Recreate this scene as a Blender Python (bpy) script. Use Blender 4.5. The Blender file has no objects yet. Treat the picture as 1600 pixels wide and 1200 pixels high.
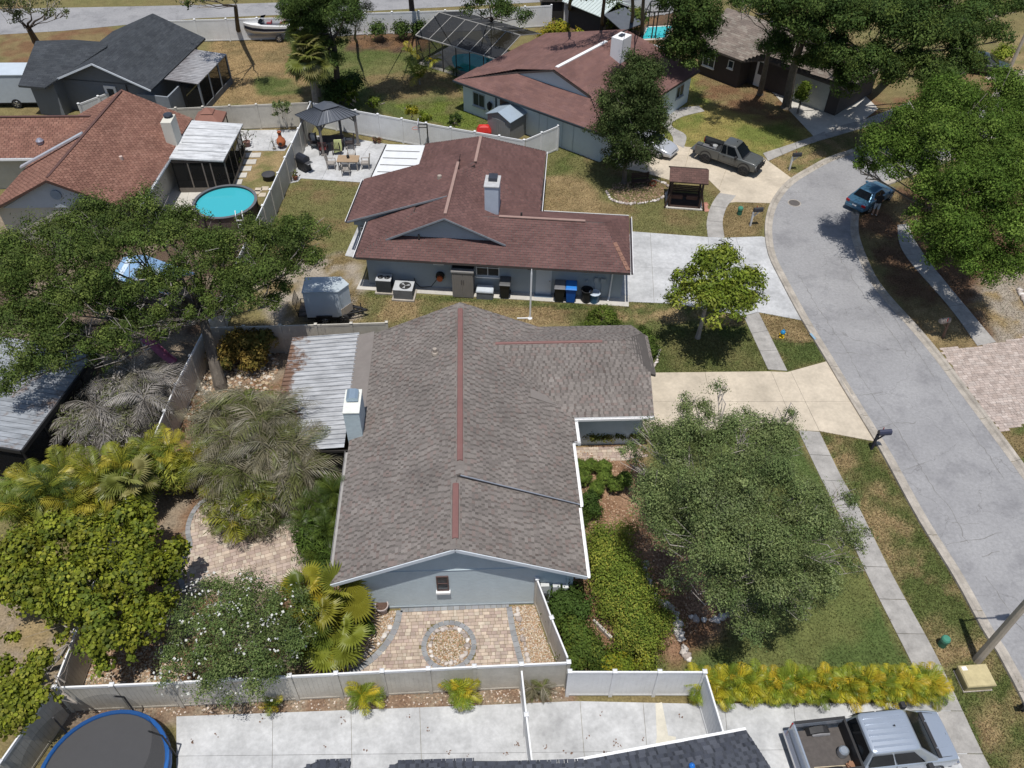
import bpy, bmesh, math, random
import numpy as np
from mathutils import Vector, Matrix, Quaternion
random.seed(7); rng = np.random.default_rng(11)
SC = bpy.context.scene
COL = SC.collection
R_ = math.radians

# ---------------------------------------------------------------- camera
CAM_H = 28.5; FPX = 1278.1
TH, YAW, ROLL = R_(44.63), R_(3.174), R_(-0.977)
def _camaxes():
    cy, sy = math.cos(YAW), math.sin(YAW)
    right = np.array([cy, -sy, 0]); fw = np.array([sy, cy, 0]); up = np.array([0, 0, 1.0])
    fwd = math.cos(TH)*fw - math.sin(TH)*up
    down = -math.sin(TH)*fw - math.cos(TH)*up
    r2 = math.cos(ROLL)*right + math.sin(ROLL)*down
    d2 = -math.sin(ROLL)*right + math.cos(ROLL)*down
    return r2, d2, fwd
CR, CD, CF = _camaxes()
cam_d = bpy.data.cameras.new('Camera'); cam = bpy.data.objects.new('Camera', cam_d); COL.objects.link(cam)
cam.matrix_world = Matrix(((CR[0], -CD[0], -CF[0], 0), (CR[1], -CD[1], -CF[1], 0), (CR[2], -CD[2], -CF[2], CAM_H), (0, 0, 0, 1)))
cam_d.sensor_fit = 'HORIZONTAL'; cam_d.sensor_width = 36; cam_d.lens = FPX/1600*36
cam_d.clip_start = 0.5; cam_d.clip_end = 2000
SC.camera = cam

# ---------------------------------------------------------------- sky, sun, exposure
SUN = Vector((-0.02, -0.238, 1.0)).normalized()
W = bpy.data.worlds.new('World'); SC.world = W; W.use_nodes = True
nt = W.node_tree; bg = nt.nodes['Background']
sky = nt.nodes.new('ShaderNodeTexSky'); sky.sky_type = 'NISHITA'; sky.sun_disc = False
sky.sun_elevation = math.asin(SUN.z); sky.sun_rotation = math.atan2(SUN.x, SUN.y)
nt.links.new(sky.outputs['Color'], bg.inputs['Color']); bg.inputs['Strength'].default_value = 0.098
sl = bpy.data.lights.new('sun', 'SUN'); sl.energy = 4.25; sl.angle = R_(0.53); sl.color = (1.0, 0.965, 0.91)
so = bpy.data.objects.new('sun', sl); COL.objects.link(so); so.rotation_euler = SUN.to_track_quat('Z', 'Y').to_euler()
so.location = (0, 0, 60)
vs = SC.view_settings; vs.view_transform = 'Standard'; vs.look = 'None'; vs.exposure = 0.0; vs.gamma = 1.0; vs.use_curve_mapping = False
SC.cycles.max_bounces = 6; SC.cycles.diffuse_bounces = 3; SC.cycles.transparent_max_bounces = 12

def G(px, py, z=0.0):
    """point of the survey photograph carried down to height z"""
    d = CR*((px-800)/FPX) + CD*((py-600)/FPX) + CF
    t = (CAM_H - z)/-d[2]
    return Vector((d[0]*t, d[1]*t, z))
def MPP(p):
    """metres spanned by one photo pixel at point p"""
    return float(np.dot(np.array(p) - np.array([0, 0, CAM_H]), CF))/FPX

# ---------------------------------------------------------------- materials
MATS = {}
def _base(name):
    m = bpy.data.materials.new(name); m.use_nodes = True
    n = m.node_tree; b = n.nodes['Principled BSDF']
    return m, n, b
def srgb(r, g, b):
    f = lambda c: (c/255/12.92) if c/255 <= 0.04045 else ((c/255+0.055)/1.055)**2.4
    return (f(r), f(g), f(b))
def solid(name, col, rough=0.6, var=0.12, scale=3.0, bump=0.0, metal=0.0, spec=0.4, bscale=None, coat=0.0):
    if name in MATS: return MATS[name]
    m, n, b = _base(name)
    tc = n.nodes.new('ShaderNodeTexCoord'); nz = n.nodes.new('ShaderNodeTexNoise')
    nz.inputs['Scale'].default_value = scale; nz.inputs['Detail'].default_value = 6; nz.inputs['Roughness'].default_value = 0.65
    geo = n.nodes.new('ShaderNodeNewGeometry'); n.links.new(geo.outputs['Position'], nz.inputs['Vector'])
    mr = n.nodes.new('ShaderNodeMapRange'); mr.inputs['From Min'].default_value = 0.3; mr.inputs['From Max'].default_value = 0.7
    mr.inputs['To Min'].default_value = 1-var; mr.inputs['To Max'].default_value = 1+var
    n.links.new(nz.outputs['Fac'], mr.inputs['Value'])
    mx = n.nodes.new('ShaderNodeMix'); mx.data_type = 'RGBA'; mx.blend_type = 'MULTIPLY'; mx.inputs[0].default_value = 1
    mx.inputs[6].default_value = (*col, 1); n.links.new(mr.outputs['Result'], mx.inputs[7])
    n2 = n.nodes.new('ShaderNodeTexNoise'); n2.inputs['Scale'].default_value = scale*9; n2.inputs['Detail'].default_value = 5; n2.inputs['Roughness'].default_value = 0.7
    n.links.new(geo.outputs['Position'], n2.inputs['Vector']); m2 = n.nodes.new('ShaderNodeMapRange'); m2.inputs['From Min'].default_value = 0.25; m2.inputs['From Max'].default_value = 0.75
    m2.inputs['To Min'].default_value = 1-var*.7; m2.inputs['To Max'].default_value = 1+var*.5; n.links.new(n2.outputs['Fac'], m2.inputs['Value'])
    mz = n.nodes.new('ShaderNodeMix'); mz.data_type = 'RGBA'; mz.blend_type = 'MULTIPLY'; mz.inputs[0].default_value = 1; n.links.new(mx.outputs[2], mz.inputs[6]); n.links.new(m2.outputs['Result'], mz.inputs[7])
    n.links.new(mz.outputs[2], b.inputs['Base Color'])
    b.inputs['Roughness'].default_value = rough; b.inputs['Metallic'].default_value = metal
    b.inputs['Specular IOR Level'].default_value = spec; b.inputs['Coat Weight'].default_value = coat
    if bump:
        bz = n.nodes.new('ShaderNodeTexNoise'); bz.inputs['Scale'].default_value = bscale or scale*8; bz.inputs['Detail'].default_value = 4
        n.links.new(geo.outputs['Position'], bz.inputs['Vector'])
        bp = n.nodes.new('ShaderNodeBump'); bp.inputs['Strength'].default_value = bump; bp.inputs['Distance'].default_value = 0.02
        n.links.new(bz.outputs['Fac'], bp.inputs['Height']); n.links.new(bp.outputs['Normal'], b.inputs['Normal'])
    MATS[name] = m; return m
def attr_mat(name, rough=0.8, var=0.15, scale=8.0, bump=0.0, transl=0.0, spec=0.25, bscale=30, fine=0.0, fscale=40):
    """colour comes from the pieces' own 'col' attribute"""
    if name in MATS: return MATS[name]
    m, n, b = _base(name)
    at = n.nodes.new('ShaderNodeAttribute'); at.attribute_name = 'col'
    geo = n.nodes.new('ShaderNodeNewGeometry')
    def mul(colsock, sc, v, det=5):
        nz = n.nodes.new('ShaderNodeTexNoise'); nz.inputs['Scale'].default_value = sc; nz.inputs['Detail'].default_value = det
        n.links.new(geo.outputs['Position'], nz.inputs['Vector'])
        mr = n.nodes.new('ShaderNodeMapRange'); mr.inputs['From Min'].default_value = 0.3; mr.inputs['From Max'].default_value = 0.7
        mr.inputs['To Min'].default_value = 1-v; mr.inputs['To Max'].default_value = 1+v
        n.links.new(nz.outputs['Fac'], mr.inputs['Value'])
        mx = n.nodes.new('ShaderNodeMix'); mx.data_type = 'RGBA'; mx.blend_type = 'MULTIPLY'; mx.inputs[0].default_value = 1
        n.links.new(colsock, mx.inputs[6]); n.links.new(mr.outputs['Result'], mx.inputs[7]); return mx.outputs[2]
    c = at.outputs['Color']
    if var: c = mul(c, scale, var)
    if fine: c = mul(c, fscale, fine)
    n.links.new(c, b.inputs['Base Color']); b.inputs['Roughness'].default_value = rough; b.inputs['Specular IOR Level'].default_value = spec
    if bump:
        bz = n.nodes.new('ShaderNodeTexNoise'); bz.inputs['Scale'].default_value = bscale; bz.inputs['Detail'].default_value = 4
        n.links.new(geo.outputs['Position'], bz.inputs['Vector'])
        bp = n.nodes.new('ShaderNodeBump'); bp.inputs['Strength'].default_value = bump; bp.inputs['Distance'].default_value = 0.03
        n.links.new(bz.outputs['Fac'], bp.inputs['Height']); n.links.new(bp.outputs['Normal'], b.inputs['Normal'])
    if transl:
        tr = n.nodes.new('ShaderNodeBsdfTranslucent'); n.links.new(c, tr.inputs['Color'])
        ms = n.nodes.new('ShaderNodeMixShader'); ms.inputs[0].default_value = transl
        out = n.nodes['Material Output']; n.links.new(b.outputs[0], ms.inputs[1]); n.links.new(tr.outputs[0], ms.inputs[2]); n.links.new(ms.outputs[0], out.inputs['Surface'])
    MATS[name] = m; return m
def glass(name, col=(0.03, 0.04, 0.05), rough=0.06):
    if name in MATS: return MATS[name]
    m, n, b = _base(name); b.inputs['Base Color'].default_value = (*col, 1); b.inputs['Roughness'].default_value = rough
    b.inputs['Specular IOR Level'].default_value = 0.35; MATS[name] = m; return m
def screen_mat(name, col=(0.02, 0.02, 0.02), alpha=0.75):
    """fine insect mesh: partly see-through"""
    if name in MATS: return MATS[name]
    m, n, b = _base(name); b.inputs['Base Color'].default_value = (*col, 1); b.inputs['Roughness'].default_value = 0.8
    b.inputs['Alpha'].default_value = alpha; b.inputs['Specular IOR Level'].default_value = 0.0; MATS[name] = m; return m
def paint(name, col, rough=0.32, metal=0.0):
    return solid(name, col, rough=rough, var=0.03, scale=2, metal=metal, spec=0.5, coat=0.6)

# ---------------------------------------------------------------- mesh builder
class MB:
    def __init__(s): s.v = []; s.f = []; s.c = []; s.cur = None
    def add(s, vs, fs):
        k = len(s.v); s.v.extend([tuple(p) for p in vs]); s.f.extend([tuple(i+k for i in f) for f in fs])
        s.c.extend([s.cur]*len(fs)); return s
    def box(s, x0, x1, y0, y1, z0, z1, rz=0, c=None):
        vs = [(x, y, z) for z in (z0, z1) for y in (y0, y1) for x in (x0, x1)]
        if rz:
            cx, cy = c if c else ((x0+x1)/2, (y0+y1)/2); ca, sa = math.cos(rz), math.sin(rz)
            vs = [(cx+(x-cx)*ca-(y-cy)*sa, cy+(x-cx)*sa+(y-cy)*ca, z) for x, y, z in vs]
        return s.add(vs, [(0, 2, 3, 1), (4, 5, 7, 6), (0, 1, 5, 4), (2, 6, 7, 3), (0, 4, 6, 2), (1, 3, 7, 5)])
    def cbox(s, c, sz, rz=0):
        return s.box(c[0]-sz[0]/2, c[0]+sz[0]/2, c[1]-sz[1]/2, c[1]+sz[1]/2, c[2]-sz[2]/2, c[2]+sz[2]/2, rz)
    def bar(s, a, b, w, h=None, up=(0, 0, 1)):
        a = Vector(a); b = Vector(b); h = h or w; d = (b-a).normalized(); u = Vector(up)
        if abs(d.dot(u)) > 0.98: u = Vector((1, 0, 0))
        x = d.cross(u).normalized()*(w/2); y = x.cross(d).normalized()*(h/2)
        vs = [a-x-y, a+x-y, a+x+y, a-x+y, b-x-y, b+x-y, b+x+y, b-x+y]
        return s.add(vs, [(0, 1, 2, 3), (7, 6, 5, 4), (0, 4, 5, 1), (1, 5, 6, 2), (2, 6, 7, 3), (3, 7, 4, 0)])
    def poly(s, pts): return s.add(pts, [tuple(range(len(pts)))])
    def prism(s, pts, z0, z1):
        n = len(pts); A = sum(pts[i][0]*pts[(i+1) % n][1]-pts[(i+1) % n][0]*pts[i][1] for i in range(n))
        if A < 0: pts = pts[::-1]
        vs = [(p[0], p[1], z0) for p in pts]+[(p[0], p[1], z1) for p in pts]
        return s.add(vs, [tuple(range(n))[::-1], tuple(range(n, 2*n))]+[(i, (i+1) % n, n+(i+1) % n, n+i) for i in range(n)])
    def slab(s, pts, t):
        """polygon in space, thickened straight down by t"""
        n = len(pts); nz = Vector((0, 0, 0))
        for i in range(n):
            a, b = Vector(pts[i]), Vector(pts[(i+1) % n]); nz += a.cross(b)
        if nz.z < 0: pts = pts[::-1]
        vs = [tuple(p) for p in pts]+[(p[0], p[1], p[2]-t) for p in pts]
        return s.add(vs, [tuple(range(n)), tuple(range(n, 2*n))[::-1]]+[(i, n+i, n+(i+1) % n, (i+1) % n) for i in range(n)])
    def loft(s, rings, cap=True):
        n = len(rings[0]); vs = [p for r in rings for p in r]; fs = []
        for k in range(len(rings)-1):
            for i in range(n): fs.append((k*n+i, k*n+(i+1) % n, (k+1)*n+(i+1) % n, (k+1)*n+i))
        if cap: fs += [tuple(range(n))[::-1], tuple(range((len(rings)-1)*n, len(rings)*n))]
        return s.add(vs, fs)
    def tube(s, path, r, n=6, cap=True):
        path = [Vector(p) for p in path]; rs = r if isinstance(r, (list, tuple)) else [r]*len(path); rings = []
        for i, p in enumerate(path):
            d = (path[min(i+1, len(path)-1)]-path[max(i-1, 0)])
            d = d.normalized() if d.length > 1e-6 else Vector((0, 0, 1))
            u = Vector((0, 0, 1)) if abs(d.z) < 0.95 else Vector((1, 0, 0))
            x = d.cross(u).normalized(); y = x.cross(d)
            rings.append([p+(x*math.cos(2*math.pi*k/n)+y*math.sin(2*math.pi*k/n))*rs[i] for k in range(n)])
        return s.loft(rings, cap)
    def lathe(s, prof, c=(0, 0, 0), n=16, cap=True):
        return s.loft([[(c[0]+r*math.cos(2*math.pi*k/n), c[1]+r*math.sin(2*math.pi*k/n), c[2]+z) for k in range(n)] for r, z in prof], cap)
    def ico(s, c, r, seed=None, squash=1.0):
        """small faceted stone"""
        t = [(1, 0, 0), (-1, 0, 0), (0, 1, 0), (0, -1, 0), (0, 0, 1), (0, 0, -1)]
        vs = []
        for p in t:
            k = r*random.uniform(0.75, 1.2); vs.append((c[0]+p[0]*k, c[1]+p[1]*k, c[2]+p[2]*k*squash))
        return s.add(vs, [(0, 2, 4), (2, 1, 4), (1, 3, 4), (3, 0, 4), (2, 0, 5), (1, 2, 5), (3, 1, 5), (0, 3, 5)])
    def mesh(s, name):
        me = bpy.data.meshes.new(name); me.from_pydata(s.v, [], s.f)
        if any(c is not None for c in s.c):
            at = me.attributes.new('col', 'FLOAT_COLOR', 'FACE')
            at.data.foreach_set('color', np.array([(*(c or (.5, .5, .5)), 1.0) for c in s.c], dtype=np.float32).ravel())
        me.update(); return me
    def build(s, name, mat, parent=None, local=False, bevel=0, smooth=False, fix=False):
        me = s.mesh(name)
        if fix:
            bm = bmesh.new(); bm.from_mesh(me); bmesh.ops.recalc_face_normals(bm, faces=bm.faces); bm.to_mesh(me); bm.free()
        if smooth:
            me.polygons.foreach_set('use_smooth', [True]*len(me.polygons))
            try: me.set_sharp_from_angle(angle=R_(35))
            except Exception: pass
        return link(name, me, mat, parent, local, bevel)
PINV = {}
def link(name, me, mat, parent=None, local=False, bevel=0):
    o = bpy.data.objects.new(name, me); COL.objects.link(o)
    if mat is not None and not me.materials: me.materials.append(mat)
    if parent is not None:
        o.parent = parent
        if not local: o.matrix_parent_inverse = world_of(parent).inverted()
    if bevel:
        b = o.modifiers.new('bevel', 'BEVEL'); b.width = bevel; b.segments = 2; b.limit_method = 'ANGLE'; b.angle_limit = R_(40)
    return o
def world_of(o):
    m = Matrix.LocRotScale(o.location, o.rotation_euler, o.scale)
    if o.parent is not None: m = world_of(o.parent) @ o.matrix_parent_inverse @ m
    return m
def tag(o, label, cat=None, group=None, kind=None):
    if label: o['label'] = label
    if cat: o['category'] = cat
    if group: o['group'] = group
    if kind: o['kind'] = kind
    return o
def thing(name, loc, label, cat, group=None, rz=0.0):
    o = bpy.data.objects.new(name, None); COL.objects.link(o); o.location = Vector(loc); o.rotation_euler = (0, 0, rz)
    o.empty_display_size = 0.2
    return tag(o, label, cat, group)
def stuff(o): o['kind'] = 'stuff'; return o
def struct(o): o['kind'] = 'structure'; return o
def copy_tree(o, parent=None):
    c = o.copy(); COL.objects.link(c); c.parent = parent
    if parent is not None: c.matrix_parent_inverse = o.matrix_parent_inverse.copy()
    for ch in list(o.children): copy_tree(ch, c)
    return c
def inst(name, me, parent, mat4, matname=None):
    """another piece that shares its mesh"""
    o = bpy.data.objects.new(name, me); COL.objects.link(o); o.parent = parent
    o.matrix_parent_inverse = world_of(parent).inverted(); o.matrix_basis = mat4
    return o
def in_poly(x, y, P):
    x = np.asarray(x); y = np.asarray(y); c = np.zeros(x.shape, bool); n = len(P)
    for i in range(n):
        x1, y1 = P[i][:2]; x2, y2 = P[(i+1) % n][:2]
        if y1 == y2: continue
        c ^= ((y1 > y) != (y2 > y)) & (x < (x2-x1)*(y-y1)/(y2-y1)+x1)
    return c
def dist_poly(x, y, P):
    d = np.full(np.shape(x), 1e9); n = len(P)
    for i in range(n):
        a = np.array(P[i][:2], float); b = np.array(P[(i+1) % n][:2], float); ab = b-a; L = max(ab@ab, 1e-9)
        t = np.clip(((x-a[0])*ab[0]+(y-a[1])*ab[1])/L, 0, 1)
        d = np.minimum(d, np.hypot(x-a[0]-t*ab[0], y-a[1]-t*ab[1]))
    return d
def gp(*px, z=0.0): return [G(p[0], p[1], z) for p in px]
def fan(P, z): return [(p[0], p[1], z) for p in P]
def vnoise(x, y, s, seed=0):
    """smooth value noise for laying out lawn patches"""
    r = np.random.default_rng(seed); T = r.random((64, 64)); x = np.asarray(x)/s+100; y = np.asarray(y)/s+100
    xi = np.floor(x).astype(int); yi = np.floor(y).astype(int); fx = x-xi; fy = y-yi; fx = fx*fx*(3-2*fx); fy = fy*fy*(3-2*fy)
    g = lambda i, j: T[i % 64, j % 64]
    return (g(xi, yi)*(1-fx)+g(xi+1, yi)*fx)*(1-fy)+(g(xi, yi+1)*(1-fx)+g(xi+1, yi+1)*fx)*fy
# ================================================================ the ground
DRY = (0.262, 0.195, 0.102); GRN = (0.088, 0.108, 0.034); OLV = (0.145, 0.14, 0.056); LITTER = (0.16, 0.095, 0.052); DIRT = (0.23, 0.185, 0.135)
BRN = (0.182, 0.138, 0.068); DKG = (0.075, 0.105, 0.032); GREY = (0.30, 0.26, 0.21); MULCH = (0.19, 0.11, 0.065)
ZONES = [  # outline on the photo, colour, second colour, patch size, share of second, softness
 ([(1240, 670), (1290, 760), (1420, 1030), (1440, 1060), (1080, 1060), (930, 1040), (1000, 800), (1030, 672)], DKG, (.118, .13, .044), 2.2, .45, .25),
 ([(1280, 674), (1362, 690), (1440, 815), (1545, 995), (1640, 1140), (1640, 1260), (1560, 1260), (1455, 1010), (1340, 790)], DRY, GRN, 1.1, .56, .1),
 ([(820, 480), (1030, 470), (1162, 492), (1205, 580), (1000, 585), (900, 520)], OLV, GRN, 1.6, .6, .4),
 ([(1030, 520), (1162, 500), (1205, 580), (1020, 584)], GRN, OLV, 1.5, .45, .6),
 ([(990, 476), (1160, 490), (1165, 510), (1000, 505)], DRY, GRN, 1.3, .4, .3),
 ([(540, 455), (980, 478), (980, 496), (820, 510), (600, 515), (530, 500)], DRY, OLV, 1.4, .35, .4),
 ([(560, 452), (985, 480), (985, 488), (560, 462)], OLV, GRN, .8, .6, .15),
 ([(430, 285), (560, 280), (575, 300), (545, 350), (560, 400), (540, 420), (450, 420), (395, 370)], BRN, OLV, 1.6, .6, .4),
 ([(470, 400), (560, 395), (580, 440), (560, 500), (430, 510), (380, 430)], GREY, BRN, .9, .5, .6),
 ([(1184, 487), (1256, 502), (1275, 540), (1205, 530)], BRN, DRY, .8, .5, .2),
 ([(1205, 528), (1272, 535), (1290, 566), (1230, 582)], GRN, DKG, 1.0, .5, .4),
 ([(845, 226), (930, 225), (1000, 265), (1050, 285), (1120, 300), (1110, 372), (985, 362), (985, 335), (845, 328)], BRN, OLV, 1.6, .6, .4),
 ([(850, 228), (925, 225), (905, 262), (860, 275)], GRN, OLV, 1.2, .5, .5),
 ([(850, 275), (900, 270), (960, 330), (985, 338), (850, 330)], DRY, BRN, 1.2, .4, .6),
 ([(1128, 320), (1198, 315), (1190, 370), (1130, 372)], BRN, DRY, .8, .4, .3),
 ([(1190, 240), (1340, 205), (1340, 240), (1260, 270), (1230, 277)], OLV, DRY, 1.0, .5, .3),
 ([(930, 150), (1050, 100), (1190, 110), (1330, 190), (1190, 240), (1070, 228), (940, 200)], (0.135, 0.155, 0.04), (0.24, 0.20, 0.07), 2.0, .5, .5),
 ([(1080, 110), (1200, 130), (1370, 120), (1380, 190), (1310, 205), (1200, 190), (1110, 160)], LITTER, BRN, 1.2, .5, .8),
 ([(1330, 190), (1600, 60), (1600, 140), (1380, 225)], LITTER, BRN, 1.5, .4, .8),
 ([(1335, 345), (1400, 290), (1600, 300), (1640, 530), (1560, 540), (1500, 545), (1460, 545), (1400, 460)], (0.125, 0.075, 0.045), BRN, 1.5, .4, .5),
 ([(1420, 490), (1470, 470), (1530, 540), (1462, 545)], BRN, DRY, .9, .5, .5),
 ([(1515, 455), (1640, 380), (1640, 530), (1560, 535)], DRY, GREY, 1.0, .55, .6),
 ([(1562, 675), (1660, 640), (1660, 800), (1600, 732)], BRN, GRN, 1.0, .4, .2),
 ([(330, 60), (470, 60), (490, 150), (400, 165), (300, 170), (330, 120)], (0.27, 0.19, 0.095), BRN, 2.0, .45, .5),
 ([(395, 118), (460, 122), (480, 148), (400, 150)], GRN, OLV, 1.0, .4, .5),
 ([(480, 60), (690, 60), (730, 130), (840, 210), (690, 195), (500, 160)], OLV, GRN, 2.0, .55, .6),
 ([(560, 30), (690, 40), (660, 80), (540, 80)], LITTER, (0.09, 0.06, 0.04), 1.5, .5, .6),
 ([(620, 165), (760, 150), (830, 205), (700, 200)], (0.13, 0.165, 0.035), OLV, 1.4, .4, .5),
 ([(560, 120), (700, 110), (720, 150), (600, 160)], OLV, BRN, 1.4, .55, .6),
 ([(0, 0), (250, 60), (60, 140), (0, 140)], BRN, LITTER, 1.6, .5, .8),
 ([(880, 0), (1100, 0), (1100, 60), (980, 100), (840, 60)], LITTER, (0.09, 0.06, 0.04), 1.6, .5, .8),
 ([(330, 160), (480, 170), (420, 300), (330, 300), (300, 200)], OLV, DRY, 1.0, .55, .3),
 ([(-40, 340), (300, 300), (400, 340), (330, 520), (260, 640), (60, 800), (-60, 800)], DIRT, (0.10, 0.07, 0.05), 1.3, .5, .6),
 ([(330, 512), (520, 510), (540, 560), (545, 950), (500, 1050), (80, 1080), (110, 1000), (290, 580)], MULCH, DIRT, 1.0, .5, .5),
 ([(-60, 820), (105, 1010), (80, 1080), (-60, 1090)], DIRT, DRY, 1.0, .5, .4),
 ([(895, 695), (1000, 690), (1010, 740), (1030, 850), (960, 1040), (880, 1040), (860, 905), (915, 895)], MULCH, (0.30, 0.19, 0.12), .7, .5, .3),
 ([(1000, 830), (1130, 840), (1140, 1000), (1050, 1040), (1000, 1000)], MULCH, (0.27, 0.17, 0.11), .7, .5, .4),
 ([(80, 1085), (900, 1040), (900, 1102), (80, 1140)], (0.19, 0.125, 0.085), DIRT, .5, .5, .1),
 ([(1560, 90), (1640, 40), (1640, 120), (1580, 115)], DRY, OLV, 1.0, .3, .4),
]
GROUND = {}
PAVED = []
def build_ground():
    gx = np.concatenate([np.linspace(-500, -50, 12), np.linspace(-45, 45, 310), np.linspace(50, 500, 12)])
    gy = np.concatenate([np.linspace(-200, -2, 10), np.linspace(4, 86, 300), np.linspace(92, 700, 14)])
    X, Y = np.meshgrid(gx, gy); x = X.ravel(); y = Y.ravel()
    n1 = vnoise(x, y, 3.0, 1)*.6+vnoise(x, y, 1.1, 2)*.4
    C = np.outer(1-n1, OLV)+np.outer(n1, BRN)
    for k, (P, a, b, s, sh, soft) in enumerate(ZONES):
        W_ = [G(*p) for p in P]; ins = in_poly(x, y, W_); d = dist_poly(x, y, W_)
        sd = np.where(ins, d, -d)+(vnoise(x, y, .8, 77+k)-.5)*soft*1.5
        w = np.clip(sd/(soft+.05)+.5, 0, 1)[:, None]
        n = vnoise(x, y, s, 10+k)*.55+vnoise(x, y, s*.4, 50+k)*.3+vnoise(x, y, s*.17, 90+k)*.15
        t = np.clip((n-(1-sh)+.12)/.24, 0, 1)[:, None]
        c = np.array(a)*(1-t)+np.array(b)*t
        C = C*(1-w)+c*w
    nx, ny = len(gx), len(gy); GROUND.update(gx=gx, gy=gy, C=C.reshape(ny, nx, 3))
    V = np.stack([x, y, np.zeros_like(x)], 1)
    i = (np.arange(ny-1)[:, None]*nx+np.arange(nx-1)[None]).ravel()
    F = np.stack([i, i+1, i+nx+1, i+nx], 1)
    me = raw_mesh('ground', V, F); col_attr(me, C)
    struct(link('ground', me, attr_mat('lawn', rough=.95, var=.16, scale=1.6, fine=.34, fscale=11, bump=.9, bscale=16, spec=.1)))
def raw_mesh(name, V, F):
    me = bpy.data.meshes.new(name); V = np.asarray(V, np.float32); F = np.asarray(F, np.int32); k = F.shape[1]
    me.vertices.add(len(V)); me.vertices.foreach_set('co', V.ravel())
    me.loops.add(F.size); me.loops.foreach_set('vertex_index', F.ravel())
    me.polygons.add(len(F)); me.polygons.foreach_set('loop_start', np.arange(0, F.size, k, dtype=np.int32))
    me.update(calc_edges=True); me.validate(); return me
def col_attr(me, C):
    at = me.attributes.new('col', 'FLOAT_COLOR', 'POINT'); C = np.asarray(C, np.float32)
    at.data.foreach_set('color', np.concatenate([C, np.ones((len(C), 1), np.float32)], 1).ravel())
build_ground()

# ---------------------------------------------------------------- street, kerbs, pavements
def crom(P, step=0.6):
    P = [np.array(p[:2], float) for p in P]; out = []
    for i in range(len(P)-1):
        a = P[max(i-1, 0)]; b = P[i]; c = P[i+1]; d = P[min(i+2, len(P)-1)]
        n = max(1, int(np.linalg.norm(c-b)/step))
        for k in range(n):
            t = k/n; out.append(.5*((2*b)+(c-a)*t+(2*a-5*b+4*c-d)*t*t+(3*b-a-3*c+d)*t**3))
    out.append(P[-1]); return out
def asphalt():
    m, n, b = _base('asphalt'); geo = n.nodes.new('ShaderNodeNewGeometry')
    def noise(s, d=6, r=.6):
        z = n.nodes.new('ShaderNodeTexNoise'); z.inputs['Scale'].default_value = s; z.inputs['Detail'].default_value = d; z.inputs['Roughness'].default_value = r
        n.links.new(geo.outputs['Position'], z.inputs['Vector']); return z.outputs['Fac']
    def ramp(f, stops):
        r = n.nodes.new('ShaderNodeValToRGB'); e = r.color_ramp.elements
        e[0].position, e[0].color = stops[0][0], (*stops[0][1], 1); e[1].position, e[1].color = stops[1][0], (*stops[1][1], 1)
        n.links.new(f, r.inputs[0]); return r.outputs[0]
    def mult(a, c):
        x = n.nodes.new('ShaderNodeMix'); x.data_type = 'RGBA'; x.blend_type = 'MULTIPLY'; x.inputs[0].default_value = 1
        n.links.new(a, x.inputs[6]); n.links.new(c, x.inputs[7]); return x.outputs[2]
    c = ramp(noise(.35), [(.3, (.262, .26, .266)), (.7, (.33, .327, .33))])
    c = mult(c, ramp(noise(7, 8, .75), [(.25, (.72, .72, .72)), (.75, (1.12, 1.12, 1.12))]))
    c = mult(c, ramp(noise(.55, 7, .7), [(.36, (.80, .80, .81)), (.50, (1.0, 1.0, 1.0))]))
    # hairline cracks: edges of large warped cells
    wz = n.nodes.new('ShaderNodeTexNoise'); wz.inputs['Scale'].default_value = 1.2; wz.inputs['Detail'].default_value = 5; n.links.new(geo.outputs['Position'], wz.inputs['Vector'])
    va = n.nodes.new('ShaderNodeVectorMath'); va.operation = 'MULTIPLY_ADD'; n.links.new(wz.outputs['Color'], va.inputs[0]); va.inputs[1].default_value = (1.5, 1.5, 0); n.links.new(geo.outputs['Position'], va.inputs[2])
    vo = n.nodes.new('ShaderNodeTexVoronoi'); vo.feature = 'DISTANCE_TO_EDGE'; vo.inputs['Scale'].default_value = .21; n.links.new(va.outputs[0], vo.inputs['Vector'])
    c = mult(c, ramp(vo.outputs['Distance'], [(.0008, (.70, .69, .68)), (.0035, (1, 1, 1))]))
    n.links.new(c, b.inputs['Base Color']); b.inputs['Roughness'].default_value = .92; b.inputs['Specular IOR Level'].default_value = .2
    bp = n.nodes.new('ShaderNodeBump'); bp.inputs['Strength'].default_value = .35; bp.inputs['Distance'].default_value = .01
    n.links.new(noise(60, 3), bp.inputs['Height']); n.links.new(bp.outputs['Normal'], b.inputs['Normal']); return m
ASPH = asphalt()
Lpx = [(1640, 128), (1540, 165), (1470, 190), (1400, 213), (1340, 238), (1300, 252), (1270, 268), (1240, 287), (1220, 310), (1209, 335), (1206, 365), (1212, 400), (1230, 437), (1262, 496), (1300, 558), (1327, 603), (1385, 697), (1407, 736), (1451, 815), (1504, 899), (1550, 982), (1600, 1066)]
Rpx = [(1640, 180), (1540, 220), (1470, 250), (1400, 277), (1355, 297), (1335, 320), (1329, 355), (1335, 385), (1355, 432), (1380, 467), (1425, 517), (1462, 562), (1490, 600), (1542, 670), (1600, 750)]
LW = crom([Vector((70, 62))]+[G(*p) for p in Lpx]+[Vector((19.6, 4)), Vector((20.4, -25))])
RW = crom([Vector((70, 56))]+[G(*p) for p in Rpx]+[Vector((24.9, 12)), Vector((25.6, -25))])
mb = MB(); mb.poly([(p[0], p[1], .012) for p in LW]+[(p[0], p[1], .012) for p in RW[::-1]])
STREET = struct(mb.build('street', ASPH, fix=False)); PAVED.append([tuple(p) for p in LW]+[tuple(p) for p in RW[::-1]])
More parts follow.
